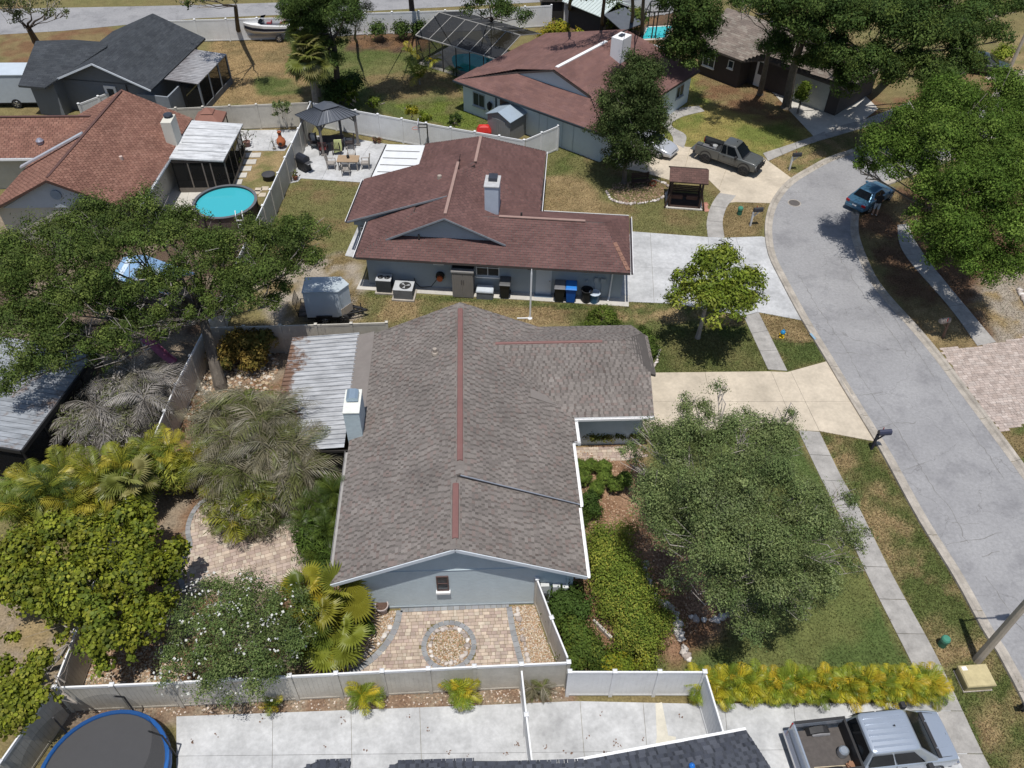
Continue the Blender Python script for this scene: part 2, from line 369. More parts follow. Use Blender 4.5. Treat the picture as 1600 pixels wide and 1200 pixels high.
mb = MB(); mb.poly([tuple(p) for p in gp((-300, 62), (-300, 8), (0, 14), (300, 8), (700, -4), (1200, -25), (1200, -12), (870, 2), (560, 18), (300, 29), (100, 48), (0, 54), z=.013)])
struct(mb.build('far_street', ASPH))
CONC = solid('kerb_concrete', (.36, .325, .28), .9, .3, 1.3, .3, bscale=25)
SIDE = solid('pavement_concrete', (.325, .31, .29), .9, .24, 1.6, .3, bscale=25)
WHITEC = solid('pale_concrete', (.44, .445, .45), .85, .27, .55, .15, bscale=25)
BEIGEC = solid('beige_concrete', (.49, .425, .335), .9, .2, .6, .25, bscale=25)
GREYC = solid('grey_concrete', (.50, .475, .43), .9, .17, .7, .2, bscale=25)
def kerb(name, line, side):
    """rolled gutter kerb cast in lengths; side +1 lies left of the line"""
    root = bpy.data.objects.new(name, None); COL.objects.link(root); struct(root)
    P = [np.array(p) for p in line]; seg = 5
    prof = [(-.02, -.05), (-.02, .02), (.14, .012), (.22, .03), (.29, .10), (.44, .11), (.46, -.05)]
    k = 0
    while k < len(P)-1:
        q = P[k:k+seg+1]; mb = MB(); rings = []
        for i, p in enumerate(q):
            j = k+i; d = P[min(j+1, len(P)-1)]-P[max(j-1, 0)]; d = d/np.linalg.norm(d); nrm = np.array([-d[1], d[0]])*side
            sh = d*(.012 if i == 0 else (-.012 if i == len(q)-1 else 0))
            rings.append([(p[0]+sh[0]+nrm[0]*u, p[1]+sh[1]+nrm[1]*u, z) for u, z in prof])
        mb.loft(rings); mb.build('kerb_length', CONC, root, fix=True); k += seg
kerb('kerb', LW, -1); kerb('kerb', RW, 1)
def slabs(name, left, right, mat, step=1.56, z=.035, label=None):
    """a run of cast pavement slabs between two edges"""
    L = crom([G(*p) for p in left], .25); R = crom([G(*p) for p in right], .25)
    def res(P, n):
        P = np.array(P); s = np.concatenate([[0], np.cumsum(np.linalg.norm(np.diff(P, axis=0), axis=1))]); t = np.linspace(0, s[-1], n)
        return np.stack([np.interp(t, s, P[:, 0]), np.interp(t, s, P[:, 1])], 1)
    ln = sum(np.linalg.norm(np.array(L[i+1])-L[i]) for i in range(len(L)-1)); n = max(1, round(ln/step)); sub = 4
    l = res(L, n*sub+1); r = res(R, n*sub+1); PAVED.append([tuple(p) for p in l]+[tuple(p) for p in r[::-1]])
    root = bpy.data.objects.new(name, None); COL.objects.link(root); struct(root)
    for k in range(n):
        a = l[k*sub:k*sub+sub+1].copy(); b = r[k*sub:k*sub+sub+1].copy()
        for arr in (a, b):
            d = arr[1]-arr[0]; arr[0] += d/np.linalg.norm(d)*.012; d = arr[-1]-arr[-2]; arr[-1] -= d/np.linalg.norm(d)*.012
        mb = MB(); mb.prism([tuple(p) for p in a]+[tuple(p) for p in b[::-1]], -.06, z+random.uniform(-.004, .004)); mb.build('slab', mat, root)
    return root
slabs('pavement', [(1247, 673), (1287, 757), (1315, 812), (1355, 899), (1417, 1022), (1450, 1090), (1497, 1187), (1530, 1250)], [(1280, 675), (1315, 747), (1340, 790), (1394, 899), (1455, 1010), (1490, 1082), (1537, 1182), (1575, 1250)], SIDE)
slabs('pavement', [(1162, 495), (1200, 578)], [(1185, 488), (1230, 580)], SIDE)
slabs('pavement', [(1106, 371), (1104, 348), (1109, 326), (1117, 311), (1124, 302)], [(1132, 372), (1129, 346), (1135, 325), (1141, 317), (1150, 306)], SIDE)
slabs('pavement', [(1192, 240), (1255, 219), (1310, 198), (1358, 184), (1420, 160)], [(1200, 252), (1260, 227), (1325, 207), (1365, 195), (1425, 172)], SIDE)
slabs('pavement', [(1402, 352), (1405, 380), (1420, 407), (1450, 442), (1487, 485), (1527, 541)], [(1418, 350), (1430, 377), (1450, 407), (1482, 447), (1522, 495), (1556, 535)], SIDE)
slabs('garden_path', [(1092, 166), (1062, 170), (1038, 184), (1036, 196), (1050, 212), (1052, 224)], [(1101, 174), (1068, 182), (1050, 192), (1052, 200), (1072, 212), (1068, 232)], SIDE, 1.9)
def clip(P, p0, nrm, off):
    out = []; n = len(P); f = lambda q: (q[0]-p0[0])*nrm[0]+(q[1]-p0[1])*nrm[1]-off
    for i in range(n):
        a, b = P[i], P[(i+1) % n]; fa, fb = f(a), f(b)
        if fa >= 0: out.append(a)
        if fa*fb < 0:
            t = fa/(fa-fb); out.append((a[0]+(b[0]-a[0])*t, a[1]+(b[1]-a[1])*t))
    return out
def paved(name, P, cuts, mat, z=.03):
    """concrete cast in bays; cuts are joint lines as pairs of points"""
    pcs = [[(p[0], p[1]) for p in P]]; PAVED.append(pcs[0])
    for a, b in cuts:
        d = Vector((b[0]-a[0], b[1]-a[1])).normalized(); nr = (-d.y, d.x); new = []
        for q in pcs:
            for sgn in (1, -1):
                r = clip(q, a, (nr[0]*sgn, nr[1]*sgn), .006)
                if len(r) > 2: new.append(r)
        pcs = new
    root = bpy.data.objects.new(name, None); COL.objects.link(root); struct(root)
    for q in pcs:
        mb = MB(); mb.prism(q, -.06, z+random.uniform(-.003, .003)); mb.build('slab', mat, root)
    return root
J = lambda a, b: (G(*a), G(*b))
paved('driveway', gp((985, 362), (1106, 371), (1132, 372), (1190, 370), (1199, 372), (1206, 403), (1225, 440), (1258, 502), (1184, 488), (1162, 494), (1057, 475), (960, 471)), [J((1016, 364), (1022, 474)), J((1000, 418), (1260, 430)), J((1106, 371), (1120, 490)), J((1150, 372), (1185, 490))], WHITEC)
paved('driveway', gp((1000, 583), (1200, 581), (1230, 582), (1292, 565), (1324, 606), (1366, 690), (1280, 674), (1247, 673), (1155, 672), (1000, 674)), [J((1200, 570), (1247, 680)), J((1230, 570), (1283, 680)), J((1000, 628), (1340, 628)), J((1100, 575), (1120, 680))], BEIGEC)
paved('driveway', gp((960, 236), (1000, 214), (1030, 212), (1052, 224), (1072, 230), (1130, 234), (1192, 246), (1237, 279), (1215, 303), (1206, 318), (1150, 316), (1141, 317), (1117, 311), (1126, 300), (1105, 279), (1050, 283), (1000, 268), (962, 262)), [J((1080, 225), (1060, 300)), J((1150, 225), (1110, 330)), J((1000, 240), (1240, 285)), J((1030, 205), (1000, 275))], BEIGEC)
paved('driveway', gp((276, 1120), (760, 1102), (900, 1096), (1080, 1100), (1480, 1098), (1500, 1150), (1530, 1230), (1500, 1400), (276, 1400)), [J((548, 1080), (552, 1300)), J((655, 1080), (662, 1300)), J((427, 1090), (424, 1300)), J((905, 1080), (922, 1300)), J((1003, 1080), (1022, 1300)), J((270, 1182), (1240, 1172)), J((1238, 1090), (1262, 1300)), J((1130, 1080), (1150, 1300))], WHITEC)
paved('patio', gp((463, 245), (490, 212), (540, 215), (608, 226), (574, 286), (470, 279), (466, 284), (452, 287), (450, 283)), [J((503, 280), (535, 215)), J((455, 248), (640, 262)), J((540, 283), (580, 225))], WHITEC)
paved('patio', gp((375, 204), (470, 203), (445, 236), (368, 236)), [J((400, 200), (388, 240)), J((428, 200), (418, 240))], WHITEC)
paved('patio', gp((255, 283), (360, 283), (340, 345), (230, 345)), [J((300, 280), (285, 345))], GREYC)
paved('wall_footpath', [Vector((-6.78, 36.62)), Vector((8.28, 34.66)), Vector((8.4, 35.6)), Vector((-6.6, 37.5))], [(Vector((-1, 30)), Vector((-.5, 40))), (Vector((4, 30)), Vector((4.5, 40)))], GREYC)
paved('wall_footpath', gp((539, 400), (552, 402), (585, 330), (570, 330)), [J((540, 380), (580, 382))], WHITEC)
paved('driveway', gp((1195, 132), (1290, 120), (1352, 150), (1372, 170), (1338, 196), (1272, 214)), [J((1230, 120), (1300, 205)), J((1240, 170), (1380, 150))], GREYC)

# ---------------------------------------------------------------- paver surfaces (small pieces, one mesh each)
PAV = attr_mat('pavers', rough=.85, var=.15, scale=3, bump=.3, bscale=40)
def pavers(name, P, cell=(.23, .15), ang=0.0, pal=None, holes=(), z0=.02, parent=None, keep=None):
    PAVED.append([(p[0], p[1]) for p in P]); mb = MB(); xs = [p[0] for p in P]; ys = [p[1] for p in P]; cx, cy = sum(xs)/len(xs), sum(ys)/len(ys); ca, sa = math.cos(ang), math.sin(ang)
    Rr = max(math.hypot(p[0]-cx, p[1]-cy) for p in P); nr = int(2*Rr/cell[1])+1; row = -nr//2
    for r in range(-nr//2, nr//2+1):
        u = -Rr+random.uniform(0, .1)
        while u < Rr:
            w = cell[0]*random.choice((.66, 1, 1, 1.33)); a = u+w/2; b = r*cell[1]
            X = cx+a*ca-b*sa; Y = cy+a*sa+b*ca; u += w
            if not in_poly(np.array([X]), np.array([Y]), P)[0]: continue
            if any((X-h[0])**2+(Y-h[1])**2 < h[2]**2 for h in holes): continue
            c = random.choice(pal); k = random.uniform(.86, 1.12); mb.cur = tuple(min(1, q*k) for q in c)
            hw, hh = w/2-.006, cell[1]/2-.006; z = z0+random.uniform(0, .006)
            q = [(-hw, -hh), (hw, -hh), (hw, hh), (-hw, hh)]
            vs = [(X+i*ca-j*sa, Y+i*sa+j*ca, z) for i, j in q]+[(X+i*1.02*ca-j*1.02*sa, Y+i*1.02*sa+j*1.02*ca, z-.03) for i, j in q]
            mb.add(vs, [(0, 1, 2, 3), (0, 4, 5, 1), (1, 5, 6, 2), (2, 6, 7, 3), (3, 7, 4, 0)])
    return stuff(mb.build(name, PAV, parent))
TANP = [(.43, .35, .28), (.38, .30, .245), (.49, .42, .34), (.35, .27, .23), (.46, .375, .30), (.41, .33, .28)]
PINKP = [(.38, .31, .27), (.41, .34, .30), (.44, .375, .335), (.36, .295, .26), (.42, .35, .31)]
GREYP = [(.22, .225, .23), (.26, .265, .27), (.24, .24, .25)]
RING = G(701.5, 1009); RING_R = 1.03
pat = [(-3.28, 16.5), (-3.45, 15.6), (-3.95, 14.75), (-4.7, 14.1), (-6.0, 13.45), (-6.2, 13.2), (1.35, 13.3), (1.22, 14.6), (.92, 16.5)]
def band(name, line, w, cell=.2):
    """row of grey edging pavers along a line"""
    mb = MB(); P = crom([Vector(p) for p in line], .21)
    for a, b in zip(P[:-1], P[1:]):
        d = b-a; L = np.linalg.norm(d); d = d/L; n = np.array([-d[1], d[0]])
        k = random.uniform(.9, 1.1); c = random.choice(GREYP); mb.cur = tuple(q*k for q in c); a = a+d*.006; b = b-d*.006
        q = [a-n*w/2, b-n*w/2, b+n*w/2, a+n*w/2]; mb.prism([tuple(p) for p in q], -.03, .036)
    return stuff(mb.build(name, PAV))
struct(pavers('paver_patio', pat, (.20, .14), .02, TANP, [(RING.x, RING.y, RING_R-.02)]))
ring_line = [(RING.x+.94*math.cos(t*math.pi/14), RING.y+.94*math.sin(t*math.pi/14)) for t in range(29)]
struct(band('paver_ring', ring_line, .19))
struct(band('paver_edging', [(-3.28, 16.5), (-3.42, 15.7), (-3.9, 14.85), (-4.7, 14.15), (-5.9, 13.55), (-7.2, 13.3)], .24))
struct(band('paver_edging', [(.95, 16.5), (1.05, 15.5), (1.22, 14.6), (1.35, 13.9), (1.42, 13.3)], .22))
struct(band('paver_edging', [(-3.25, 16.5), (-1.2, 16.52), (.95, 16.55)], .16))
side_pav = gp((345, 765), (300, 805), (294, 830), (297, 855), (282, 886), (300, 925), (420, 925), (520, 900), (520, 830), (470, 760), (400, 745))
struct(pavers('paver_walk', side_pav, (.24, .17), .3, TANP))
struct(band('paver_edging', gp((345, 765), (310, 790), (296, 815), (294, 835), (297, 855), (281, 890), (288, 925)), .2))
struct(pavers('paver_driveway', gp((1468, 545), (1528, 541), (1557, 536), (1650, 515), (1680, 640), (1563, 676), (1498, 592)), (.24, .16), .1, PINKP))
struct(pavers('paver_walk', gp((893, 698), (990, 695), (1010, 712), (960, 722), (897, 720)), (.24, .17), 0, TANP))
struct(pavers('paver_driveway', gp((1542, 105), (1600, 112), (1640, 95), (1640, 130), (1600, 132), (1545, 122)), (.6, .45), .1, PINKP))
struct(pavers('paver_walk', gp((1102, 315), (1112, 330), (1105, 332), (1093, 318)), (.3, .2), .3, [(.35, .16, .12), (.40, .2, .15)]))
# stepping stones beside the left neighbour's lanai
for k in range(8):
    for j in range(2):
        c = G(384-k*7.4+j*14.5+2, 243+k*10.5, 0)
        if j == 1 and k > 6: continue
        mb = MB(); mb.cbox((c.x, c.y, .02), (.62, .6, .06), rz=.04); o = mb.build('stepping_stone', GREYC)
        tag(o, 'grey stepping stone %s from the white patio, %s row beside the lanai' % (('first', 'second', 'third', 'fourth', 'fifth', 'sixth', 'seventh', 'last')[k], ('lanai side', 'fence side')[j]), 'stepping stone', 'stepping stones beside the white roofed lanai')
for (px, py, w) in ((404, 297, 'farther left'), (414, 295, 'farthest right'), (410, 305, 'nearest'), (401, 301, 'lowest left')):
    c = G(px, py); mb = MB(); mb.cbox((c.x, c.y, .02), (.45, .45, .05)); o = mb.build('stepping_stone', BEIGEC)
    tag(o, w+' of the small tan stones between round pool and tall fence', 'stepping stone', 'tan stepping stones by the round pool')

# ---------------------------------------------------------------- pebbles and stones
PEB = attr_mat('pebbles', rough=.8, var=.1, scale=20)
PEBC = [(.40, .29, .19), (.48, .37, .25), (.33, .22, .14), (.52, .45, .36), (.30, .22, .16), (.58, .53, .46), (.42, .26, .16)]
def pebbles(name, P, n, r=(.014, .036), pal=PEBC, hole=None):
    mb = MB(); xs = [p[0] for p in P]; ys = [p[1] for p in P]; k = 0
    X = rng.uniform(min(xs), max(xs), n*3); Y = rng.uniform(min(ys), max(ys), n*3); ok = in_poly(X, Y, P)
    for x, y in zip(X[ok][:n], Y[ok][:n]):
        c = random.choice(pal); f = random.uniform(.8, 1.15); mb.cur = tuple(min(.9, q*f) for q in c)
        rr = random.uniform(*r); mb.ico((x, y, rr*.35), rr, squash=.6)
    return stuff(mb.build(name, PEB))
circ = lambda c, r, n=20: [(c[0]+r*math.cos(2*math.pi*i/n), c[1]+r*math.sin(2*math.pi*i/n)) for i in range(n)]
tag(pebbles('gravel', circ(RING, .86), 3000), 'tan river gravel filling the round paver ring', 'gravel')
tag(pebbles('gravel', [(-3.4, 16.5), (-3.55, 15.7), (-4.05, 14.9), (-4.85, 14.2), (-6.3, 13.55), (-6.6, 14.5), (-5.2, 15.2), (-5.0, 16.5)], 6000), 'tan river gravel bed left of the paver patio', 'gravel')
tag(pebbles('gravel', [(1.05, 16.55), (1.17, 15.4), (1.34, 14.5), (1.5, 13.35), (2.8, 13.35), (2.3, 15.0), (1.95, 16.55)], 6500), 'tan river gravel strip between patio edging and side fence', 'gravel')
tag(pebbles('gravel', gp((90, 1082), (885, 1066), (885, 1092), (760, 1100), (276, 1118), (100, 1125)), 1500, (.02, .05), [(.3, .2, .13), (.45, .34, .25), (.6, .52, .45), (.2, .13, .09)]), 'sparse brown gravel along the foot of the front fence', 'gravel')
tag(pebbles('gravel', gp((100, 1020), (230, 985), (300, 1040), (280, 1066), (110, 1076)), 3500, (.02, .05)), 'tan gravel under the flowering tree inside the corner fence', 'gravel')
tag(pebbles('gravel', gp((300, 560), (330, 530), (430, 535), (440, 560), (420, 620), (300, 660), (270, 640)), 1500, (.04, .12), PEBC), 'loose stones and litter under the large spreading oak', 'gravel')
tag(pebbles('gravel', gp((900, 700), (990, 730), (1060, 880), (1130, 860), (1140, 960), (1050, 1010), (960, 1000), (920, 870)), 3800, (.02, .055), [(.30, .19, .12), (.38, .25, .16), (.24, .14, .09), (.45, .32, .22)]), 'reddish bark and gravel mulch in the front bed', 'mulch')
ROCK = attr_mat('rock', rough=.85, var=.22, scale=6, bump=.4, bscale=20)
def rocks(name, pts, label, r=(.08, .17), pal=((.52, .47, .43), (.40, .35, .32), (.62, .58, .54), (.33, .28, .25))):
    c0 = pts[len(pts)//2]; root = thing(name, (c0[0], c0[1], 0), label, 'rock border')
    for p in pts:
        bm = bmesh.new(); rr = random.uniform(*r); bmesh.ops.create_icosphere(bm, subdivisions=2, radius=rr)
        sx, sy = random.uniform(.8, 1.35), random.uniform(.75, 1.1)
        for v in bm.verts:
            k = 1+.22*math.sin(v.co.x*31+p[0]*9)+.18*math.sin(v.co.y*37+p[1]*7+v.co.z*23)
            v.co = Vector((v.co.x*k*sx, v.co.y*k*sy, v.co.z*k*.7))
        me = bpy.data.meshes.new('rock'); bm.to_mesh(me); bm.free()
        at = me.attributes.new('col', 'FLOAT_COLOR', 'POINT'); c = random.choice(pal)
        at.data.foreach_set('color', np.tile(np.array([*c, 1], np.float32), len(me.vertices)))
        me.polygons.foreach_set('use_smooth', [True]*len(me.polygons))
        o = link('rock', me, ROCK, root); o.location = (0, 0, 0)
        o.matrix_basis = Matrix.Translation((p[0]+random.uniform(-.04, .04), p[1]+random.uniform(-.04, .04), rr*.35)) @ Matrix.Rotation(random.uniform(0, 6.3), 4, 'Z')
    return root
rocks('rock_border', [(RING.x+.72*math.cos(t), RING.y+.72*math.sin(t)) for t in np.linspace(0, 6.1, 26)], 'ring of small pale rocks inside the round paver planter', (.05, .11))
rocks('rock_border', crom([Vector(p) for p in [(-3.6, 16.2), (-3.7, 15.6), (-4.15, 15.0), (-4.9, 14.4), (-6.0, 13.85)]], .17), 'curving row of pale rocks along the left patio bed', (.06, .12))
rocks('rock_border', crom([Vector(p) for p in [(1.25, 16.35), (1.36, 15.5), (1.5, 14.7), (1.68, 13.7)]], .2), 'row of pale rocks along the right patio gravel strip', (.06, .13))
rocks('rock_border', [G(*p)[:2] for p in crom([Vector(p) for p in [(1008, 880), (1020, 930), (1055, 960), (1062, 1000), (1075, 1030)]], 7)], 'rough pale rock edging of the front mulch bed', (.09, .2))
rocks('rock_border', [G(*p)[:2] for p in crom([Vector(p) for p in [(1080, 965), (1110, 970), (1135, 962), (1150, 940)]], 8)], 'short rock edging under the front yard oak', (.08, .18))
rocks('rock_border', [G(*p)[:2] for p in crom([Vector(p) for p in [(948, 300), (955, 312), (975, 318), (1000, 318), (1030, 312), (1044, 300), (1040, 288), (1020, 282)]], 3.4)], 'ring of small pale stones round the columnar tree', (.07, .13))
rocks('rock_border', [G(*p)[:2] for p in crom([Vector(p) for p in [(1018, 575), (1026, 565), (1029, 552), (1026, 542)]], 3)], 'short edge of pale stones at the garage corner', (.06, .12))
rocks('rock_border', [G(*p)[:2] for p in crom([Vector(p) for p in [(1592, 455), (1598, 465), (1604, 475)]], 3.5)], 'few grey rocks at the right edge of the yard', (.12, .22))
tag(pebbles('gravel', gp((950, 298), (970, 316), (1000, 317), (1040, 305), (1035, 288), (1000, 282), (960, 285)), 900, (.03, .07), [(.30, .2, .13), (.22, .14, .1), (.38, .27, .18)]), 'brown mulch in the stone ring round the columnar tree', 'mulch')

mb = MB(); mb.prism([tuple(p[:2]) for p in gp((1024, 1100), (1034, 1098), (1044, 1150), (1056, 1152), (1054, 1163), (1024, 1164), (1026, 1152))], .030, .0405); o = mb.build('painted_patch', solid('patch_cream', (.56, .53, .45), .85, .12, 2)); struct(o)
for k in range(26):
    px, py = random.uniform(290, 1100), random.uniform(1115, 1190); p = G(px, py); mb = MB()
    for j in range(random.randint(2, 5)): mb.cbox((p.x+random.uniform(-.08, .08), p.y+random.uniform(-.08, .08), .042), (random.uniform(.02, .07), random.uniform(.02, .05), .006), random.uniform(0, 3))
    if k == 0: deb = mb
    else: deb.add(mb.v, mb.f)
tag(stuff(deb.build('leaf_debris', solid('debris_brown', (.16, .09, .06), .9))), 'scattered brown leaf debris on the pale concrete yard', 'debris')

# cracks in the old asphalt: thin dark seams lying in the surface
CRK = [[(1318, 612), (1345, 618), (1382, 613)], [(1347, 664), (1375, 668), (1400, 660), (1432, 661)], [(1408, 735), (1432, 728), (1446, 721)], [(1480, 849), (1510, 845), (1545, 840), (1565, 833)], [(1532, 868), (1550, 864), (1564, 863)], [(1249, 430), (1270, 470), (1295, 505), (1320, 545), (1345, 590), (1372, 630), (1400, 668), (1432, 720)], [(1432, 720), (1460, 765), (1488, 800), (1512, 850)], [(1310, 400), (1345, 455), (1385, 510), (1420, 560)], [(1300, 552), (1335, 552), (1360, 556)], [(1470, 602), (1500, 650), (1535, 700), (1570, 750)], [(1385, 480), (1440, 560), (1460, 590)], [(1540, 900), (1570, 945), (1600, 990)], [(1490, 818), (1530, 818)], [(1570, 965), (1600, 960)]]
mb = MB()
for C_ in CRK:
    P = crom([G(*p) for p in C_], .22)
    P = [p+rng.normal(size=2)*.035 for p in P]
    for a, b in zip(P[:-1], P[1:]):
        d = b-a; L = np.linalg.norm(d)+1e-6; n = np.array([-d[1], d[0]])/L; w = random.uniform(.006, .02)
        mb.poly([(a[0]-n[0]*w, a[1]-n[1]*w, .016), (b[0]-n[0]*w, b[1]-n[1]*w, .016), (b[0]+n[0]*w, b[1]+n[1]*w, .016), (a[0]+n[0]*w, a[1]+n[1]*w, .016)])
stuff(mb.build('crack', solid('crack_dark', (.185, .18, .175), .95, .2, 8), STREET))
# grass blades on the lawns
LAWNS = [(0, 26000), (1, 26000), (2, 15000), (3, 6000), (5, 16000), (7, 12000), (9, 2500), (10, 2500), (11, 22000), (14, 2500), (15, 5000), (16, 22000), (23, 12000), (25, 18000), (27, 8000), (22, 2500), (21, 5000), (19, 9000)]
def grass():
    X = []; Y = []
    for k, n in LAWNS:
        P = [G(*p) for p in ZONES[k][0]]; xs = [p.x for p in P]; ys = [p.y for p in P]
        x = rng.uniform(min(xs), max(xs), n*2); y = rng.uniform(min(ys), max(ys), n*2); ok = in_poly(x, y, P); X.append(x[ok][:n]); Y.append(y[ok][:n])
    x = np.concatenate(X); y = np.concatenate(Y); ok = np.ones(len(x), bool)
    for P in PAVED: ok &= ~in_poly(x, y, P)
    x, y = x[ok], y[ok]; N = len(x); i = np.clip(np.searchsorted(GROUND['gx'], x), 0, len(GROUND['gx'])-1); j = np.clip(np.searchsorted(GROUND['gy'], y), 0, len(GROUND['gy'])-1)
    c = GROUND['C'][j, i]*(.78+.42*rng.random((N, 1)))*(1+.06*rng.normal(size=(N, 3))); c = np.clip(c, .01, .6)
    a = rng.uniform(0, 6.283, N); w = rng.uniform(.012, .03, N); h = rng.uniform(.025, .075, N); l = rng.normal(size=(N, 2))*.035
    V = np.stack([np.stack([x-np.cos(a)*w, y-np.sin(a)*w, np.zeros(N)], 1), np.stack([x+np.cos(a)*w, y+np.sin(a)*w, np.zeros(N)], 1), np.stack([x+l[:, 0], y+l[:, 1], h], 1)], 1).reshape(-1, 3)
    me = raw_mesh('grass', V, np.arange(N*3, dtype=np.int32).reshape(-1, 3)); col_attr(me, np.repeat(c, 3, axis=0))
    tag(stuff(link('grass', me, attr_mat('grass_blade', rough=.8, var=0, transl=.2, spec=.1))), 'short patchy grass of the lawns and verges', 'grass')
grass()
# ================================================================ fences
VINW = solid('white_vinyl', (.74, .745, .75), .45, .08, 1.5)
VINT = solid('almond_vinyl', (.52, .49, .43), .5, .16, 1.4)
def fence(pts, label, mat, rail, h=1.83, plen=1.85, nm='vinyl_fence', boards=.16, start=True, end=True, postmat=None):
    """vinyl privacy fence: posts with caps, rails, tongue-and-groove panels"""
    P = [Vector((p[0], p[1], 0)) for p in pts]; root = thing(nm, P[0], label, 'fence')
    posts = []
    for k in range(len(P)-1):
        a, b = P[k], P[k+1]; L = (b-a).length; n = max(1, round(L/plen)); d = (b-a)/n; pl = d.length-.125; ang = math.atan2(d.y, d.x)
        mb = MB(); nb = max(2, round(pl/boards)); w = pl/nb
        for i in range(nb): mb.box(-pl/2+i*w+.005, -pl/2+(i+1)*w-.005, -.019, .019, .14, h-.06)
        mb.box(-pl/2, pl/2, -.012, .012, .14, h-.06)
        pm = mb.mesh('panel'); pm.materials.append(mat)
        mr = MB(); mr.box(-pl/2, pl/2, -.028, .028, h-.13, h); mt = mr.mesh('top_rail'); mt.materials.append(rail)
        mr = MB(); mr.box(-pl/2, pl/2, -.028, .028, .05, .16); ml = mr.mesh('bottom_rail'); ml.materials.append(mat)
        for i in range(n):
            M = Matrix.Translation(a+d*(i+.5)) @ Matrix.Rotation(ang, 4, 'Z')
            inst('panel', pm, root, M); inst('rail', mt, root, M); inst('rail', ml, root, M)
        for i in range(n+1):
            if i == n and k < len(P)-2: continue
            if (k == 0 and i == 0 and not start) or (k == len(P)-2 and i == n and not end): continue
            posts.append((a+d*i, ang))
    mp = MB(); mp.box(-.064, .064, -.064, .064, 0, h+.03); me = mp.mesh('post'); me.materials.append(postmat or mat)
    mc = MB(); mc.loft([[(-q, -q, z), (q, -q, z), (q, q, z), (-q, q, z)] for q, z in ((.08, h+.03), (.08, h+.06), (.03, h+.10), (.005, h+.105))]); ce = mc.mesh('cap'); ce.materials.append(rail)
    for p, a in posts:
        M = Matrix.Translation(p) @ Matrix.Rotation(a, 4, 'Z'); inst('post', me, root, M); inst('cap', ce, root, M)
    return root
rearX = [(-11.55, 55.75), (-12.45, 44.2), (-13.35, 33.6), (-13.55, 31.4)]
fence([(-14.45, 13.0), (-10.7, 13.03), (-6.68, 13.11), (-3.55, 13.16), (-.4, 13.21), (2.86, 13.24)], 'long almond fence with white caps in front of the paver patio', VINT, VINW)
fence([(2.87, 12.9), (7.5, 12.72)], 'bright white fence panel run above the pale concrete yard', VINW, VINW, start=True)
fence([(7.52, 12.66), (7.7, 10.3)], 'short white return fence with brace next to the yellow palm hedge', VINW, VINW, start=False)
fence([(1.22, 13.1), (1.3, 11.5), (1.42, 9.6)], 'white gate fence seen edge on across the pale concrete', VINW, VINW, h=1.75, start=False)
fence([(1.98, 16.58), (2.4, 14.95), (2.86, 13.36)], 'almond side fence from the gable wall to the front corner', VINT, VINW, start=True, end=False)
fence(rearX, 'long almond rear fence between the gazebo patio and round pool', VINT, VINW)
fence([(-13.55, 31.3), (-14.0, 27.4), (-14.3, 20.8), (-14.48, 13.12)], 'almond rear fence passing under the oak to the front corner', VINT, VINW, start=False, end=False)
fence([(-13.45, 31.42), (-9.88, 31.46), (-4.6, 31.55)], 'almond cross fence between the utility trailers and corrugated patio roof', VINT, VINT)
fence([(-11.45, 55.75), (-6.67, 53.84), (-1.6, 51.85), (3.3, 50.0)], 'pale blue white fence behind the gazebo and basketball hoop', VINW, VINW, start=False)
fence([(3.36, 50.05), (5.75, 51.95)], 'short white fence turning to the pale blue garage wall', VINW, VINW, start=False)
fence([(-22.6, 54.9), (-15.3, 55.5), (-11.65, 55.78)], 'almond back fence behind the red canopy', VINT, VINT, end=False)
fence([(-25.7, 70.9), (-15.5, 71.5), (-9.1, 72.4), (0, 73.05), (7.0, 74.0)], 'faded white boundary fence along the far street', VINW, VINW, plen=2.4)
fence([(8.2, 74.2), (13.0, 75.0), (20.0, 77.5)], 'white far fence behind the metal roofed shed', VINW, VINW, plen=2.4)
fence([(-14.55, 12.9), (-15.3, 10.6), (-16.0, 8.5)], 'almond fence left of the trampoline running out of the picture', VINT, VINW, start=False)
fence([(-27.9, 56.3), (-25.9, 58.6)], 'white vinyl fence stub beside the dark grey house gable', VINW, VINW, h=1.6)
fence([(-24.2, 39.6), (-22.6, 41.0)], 'short almond fence at the left gable of the red brown house', VINT, VINW)
# ================================================================ houses
SHG = attr_mat('shingle', rough=.92, var=.15, scale=.7, fine=.18, fscale=60, bump=.5, bscale=90, spec=.15)
UNDER = solid('roof_underlay', (.035, .033, .032), .95, .1)
PALA = [(.195, .173, .158), (.205, .182, .166), (.185, .164, .15), (.212, .19, .174), (.195, .158, .143), (.178, .157, .145), (.20, .178, .163)]
PALB = [(.135, .076, .07), (.147, .083, .075), (.122, .069, .064), (.14, .079, .072)]
PALC = [(.165, .092, .082), (.175, .098, .086), (.158, .09, .082)]
PALD = [(.225, .118, .088), (.205, .105, .08), (.245, .132, .10), (.185, .095, .072), (.215, .112, .084)]
PALE = [(.052, .058, .066), (.058, .064, .072), (.047, .052, .06)]
PALF = [(.20, .165, .14), (.17, .14, .12), (.23, .20, .17)]
PALG = [(.075, .082, .10), (.088, .095, .115), (.064, .07, .088)]
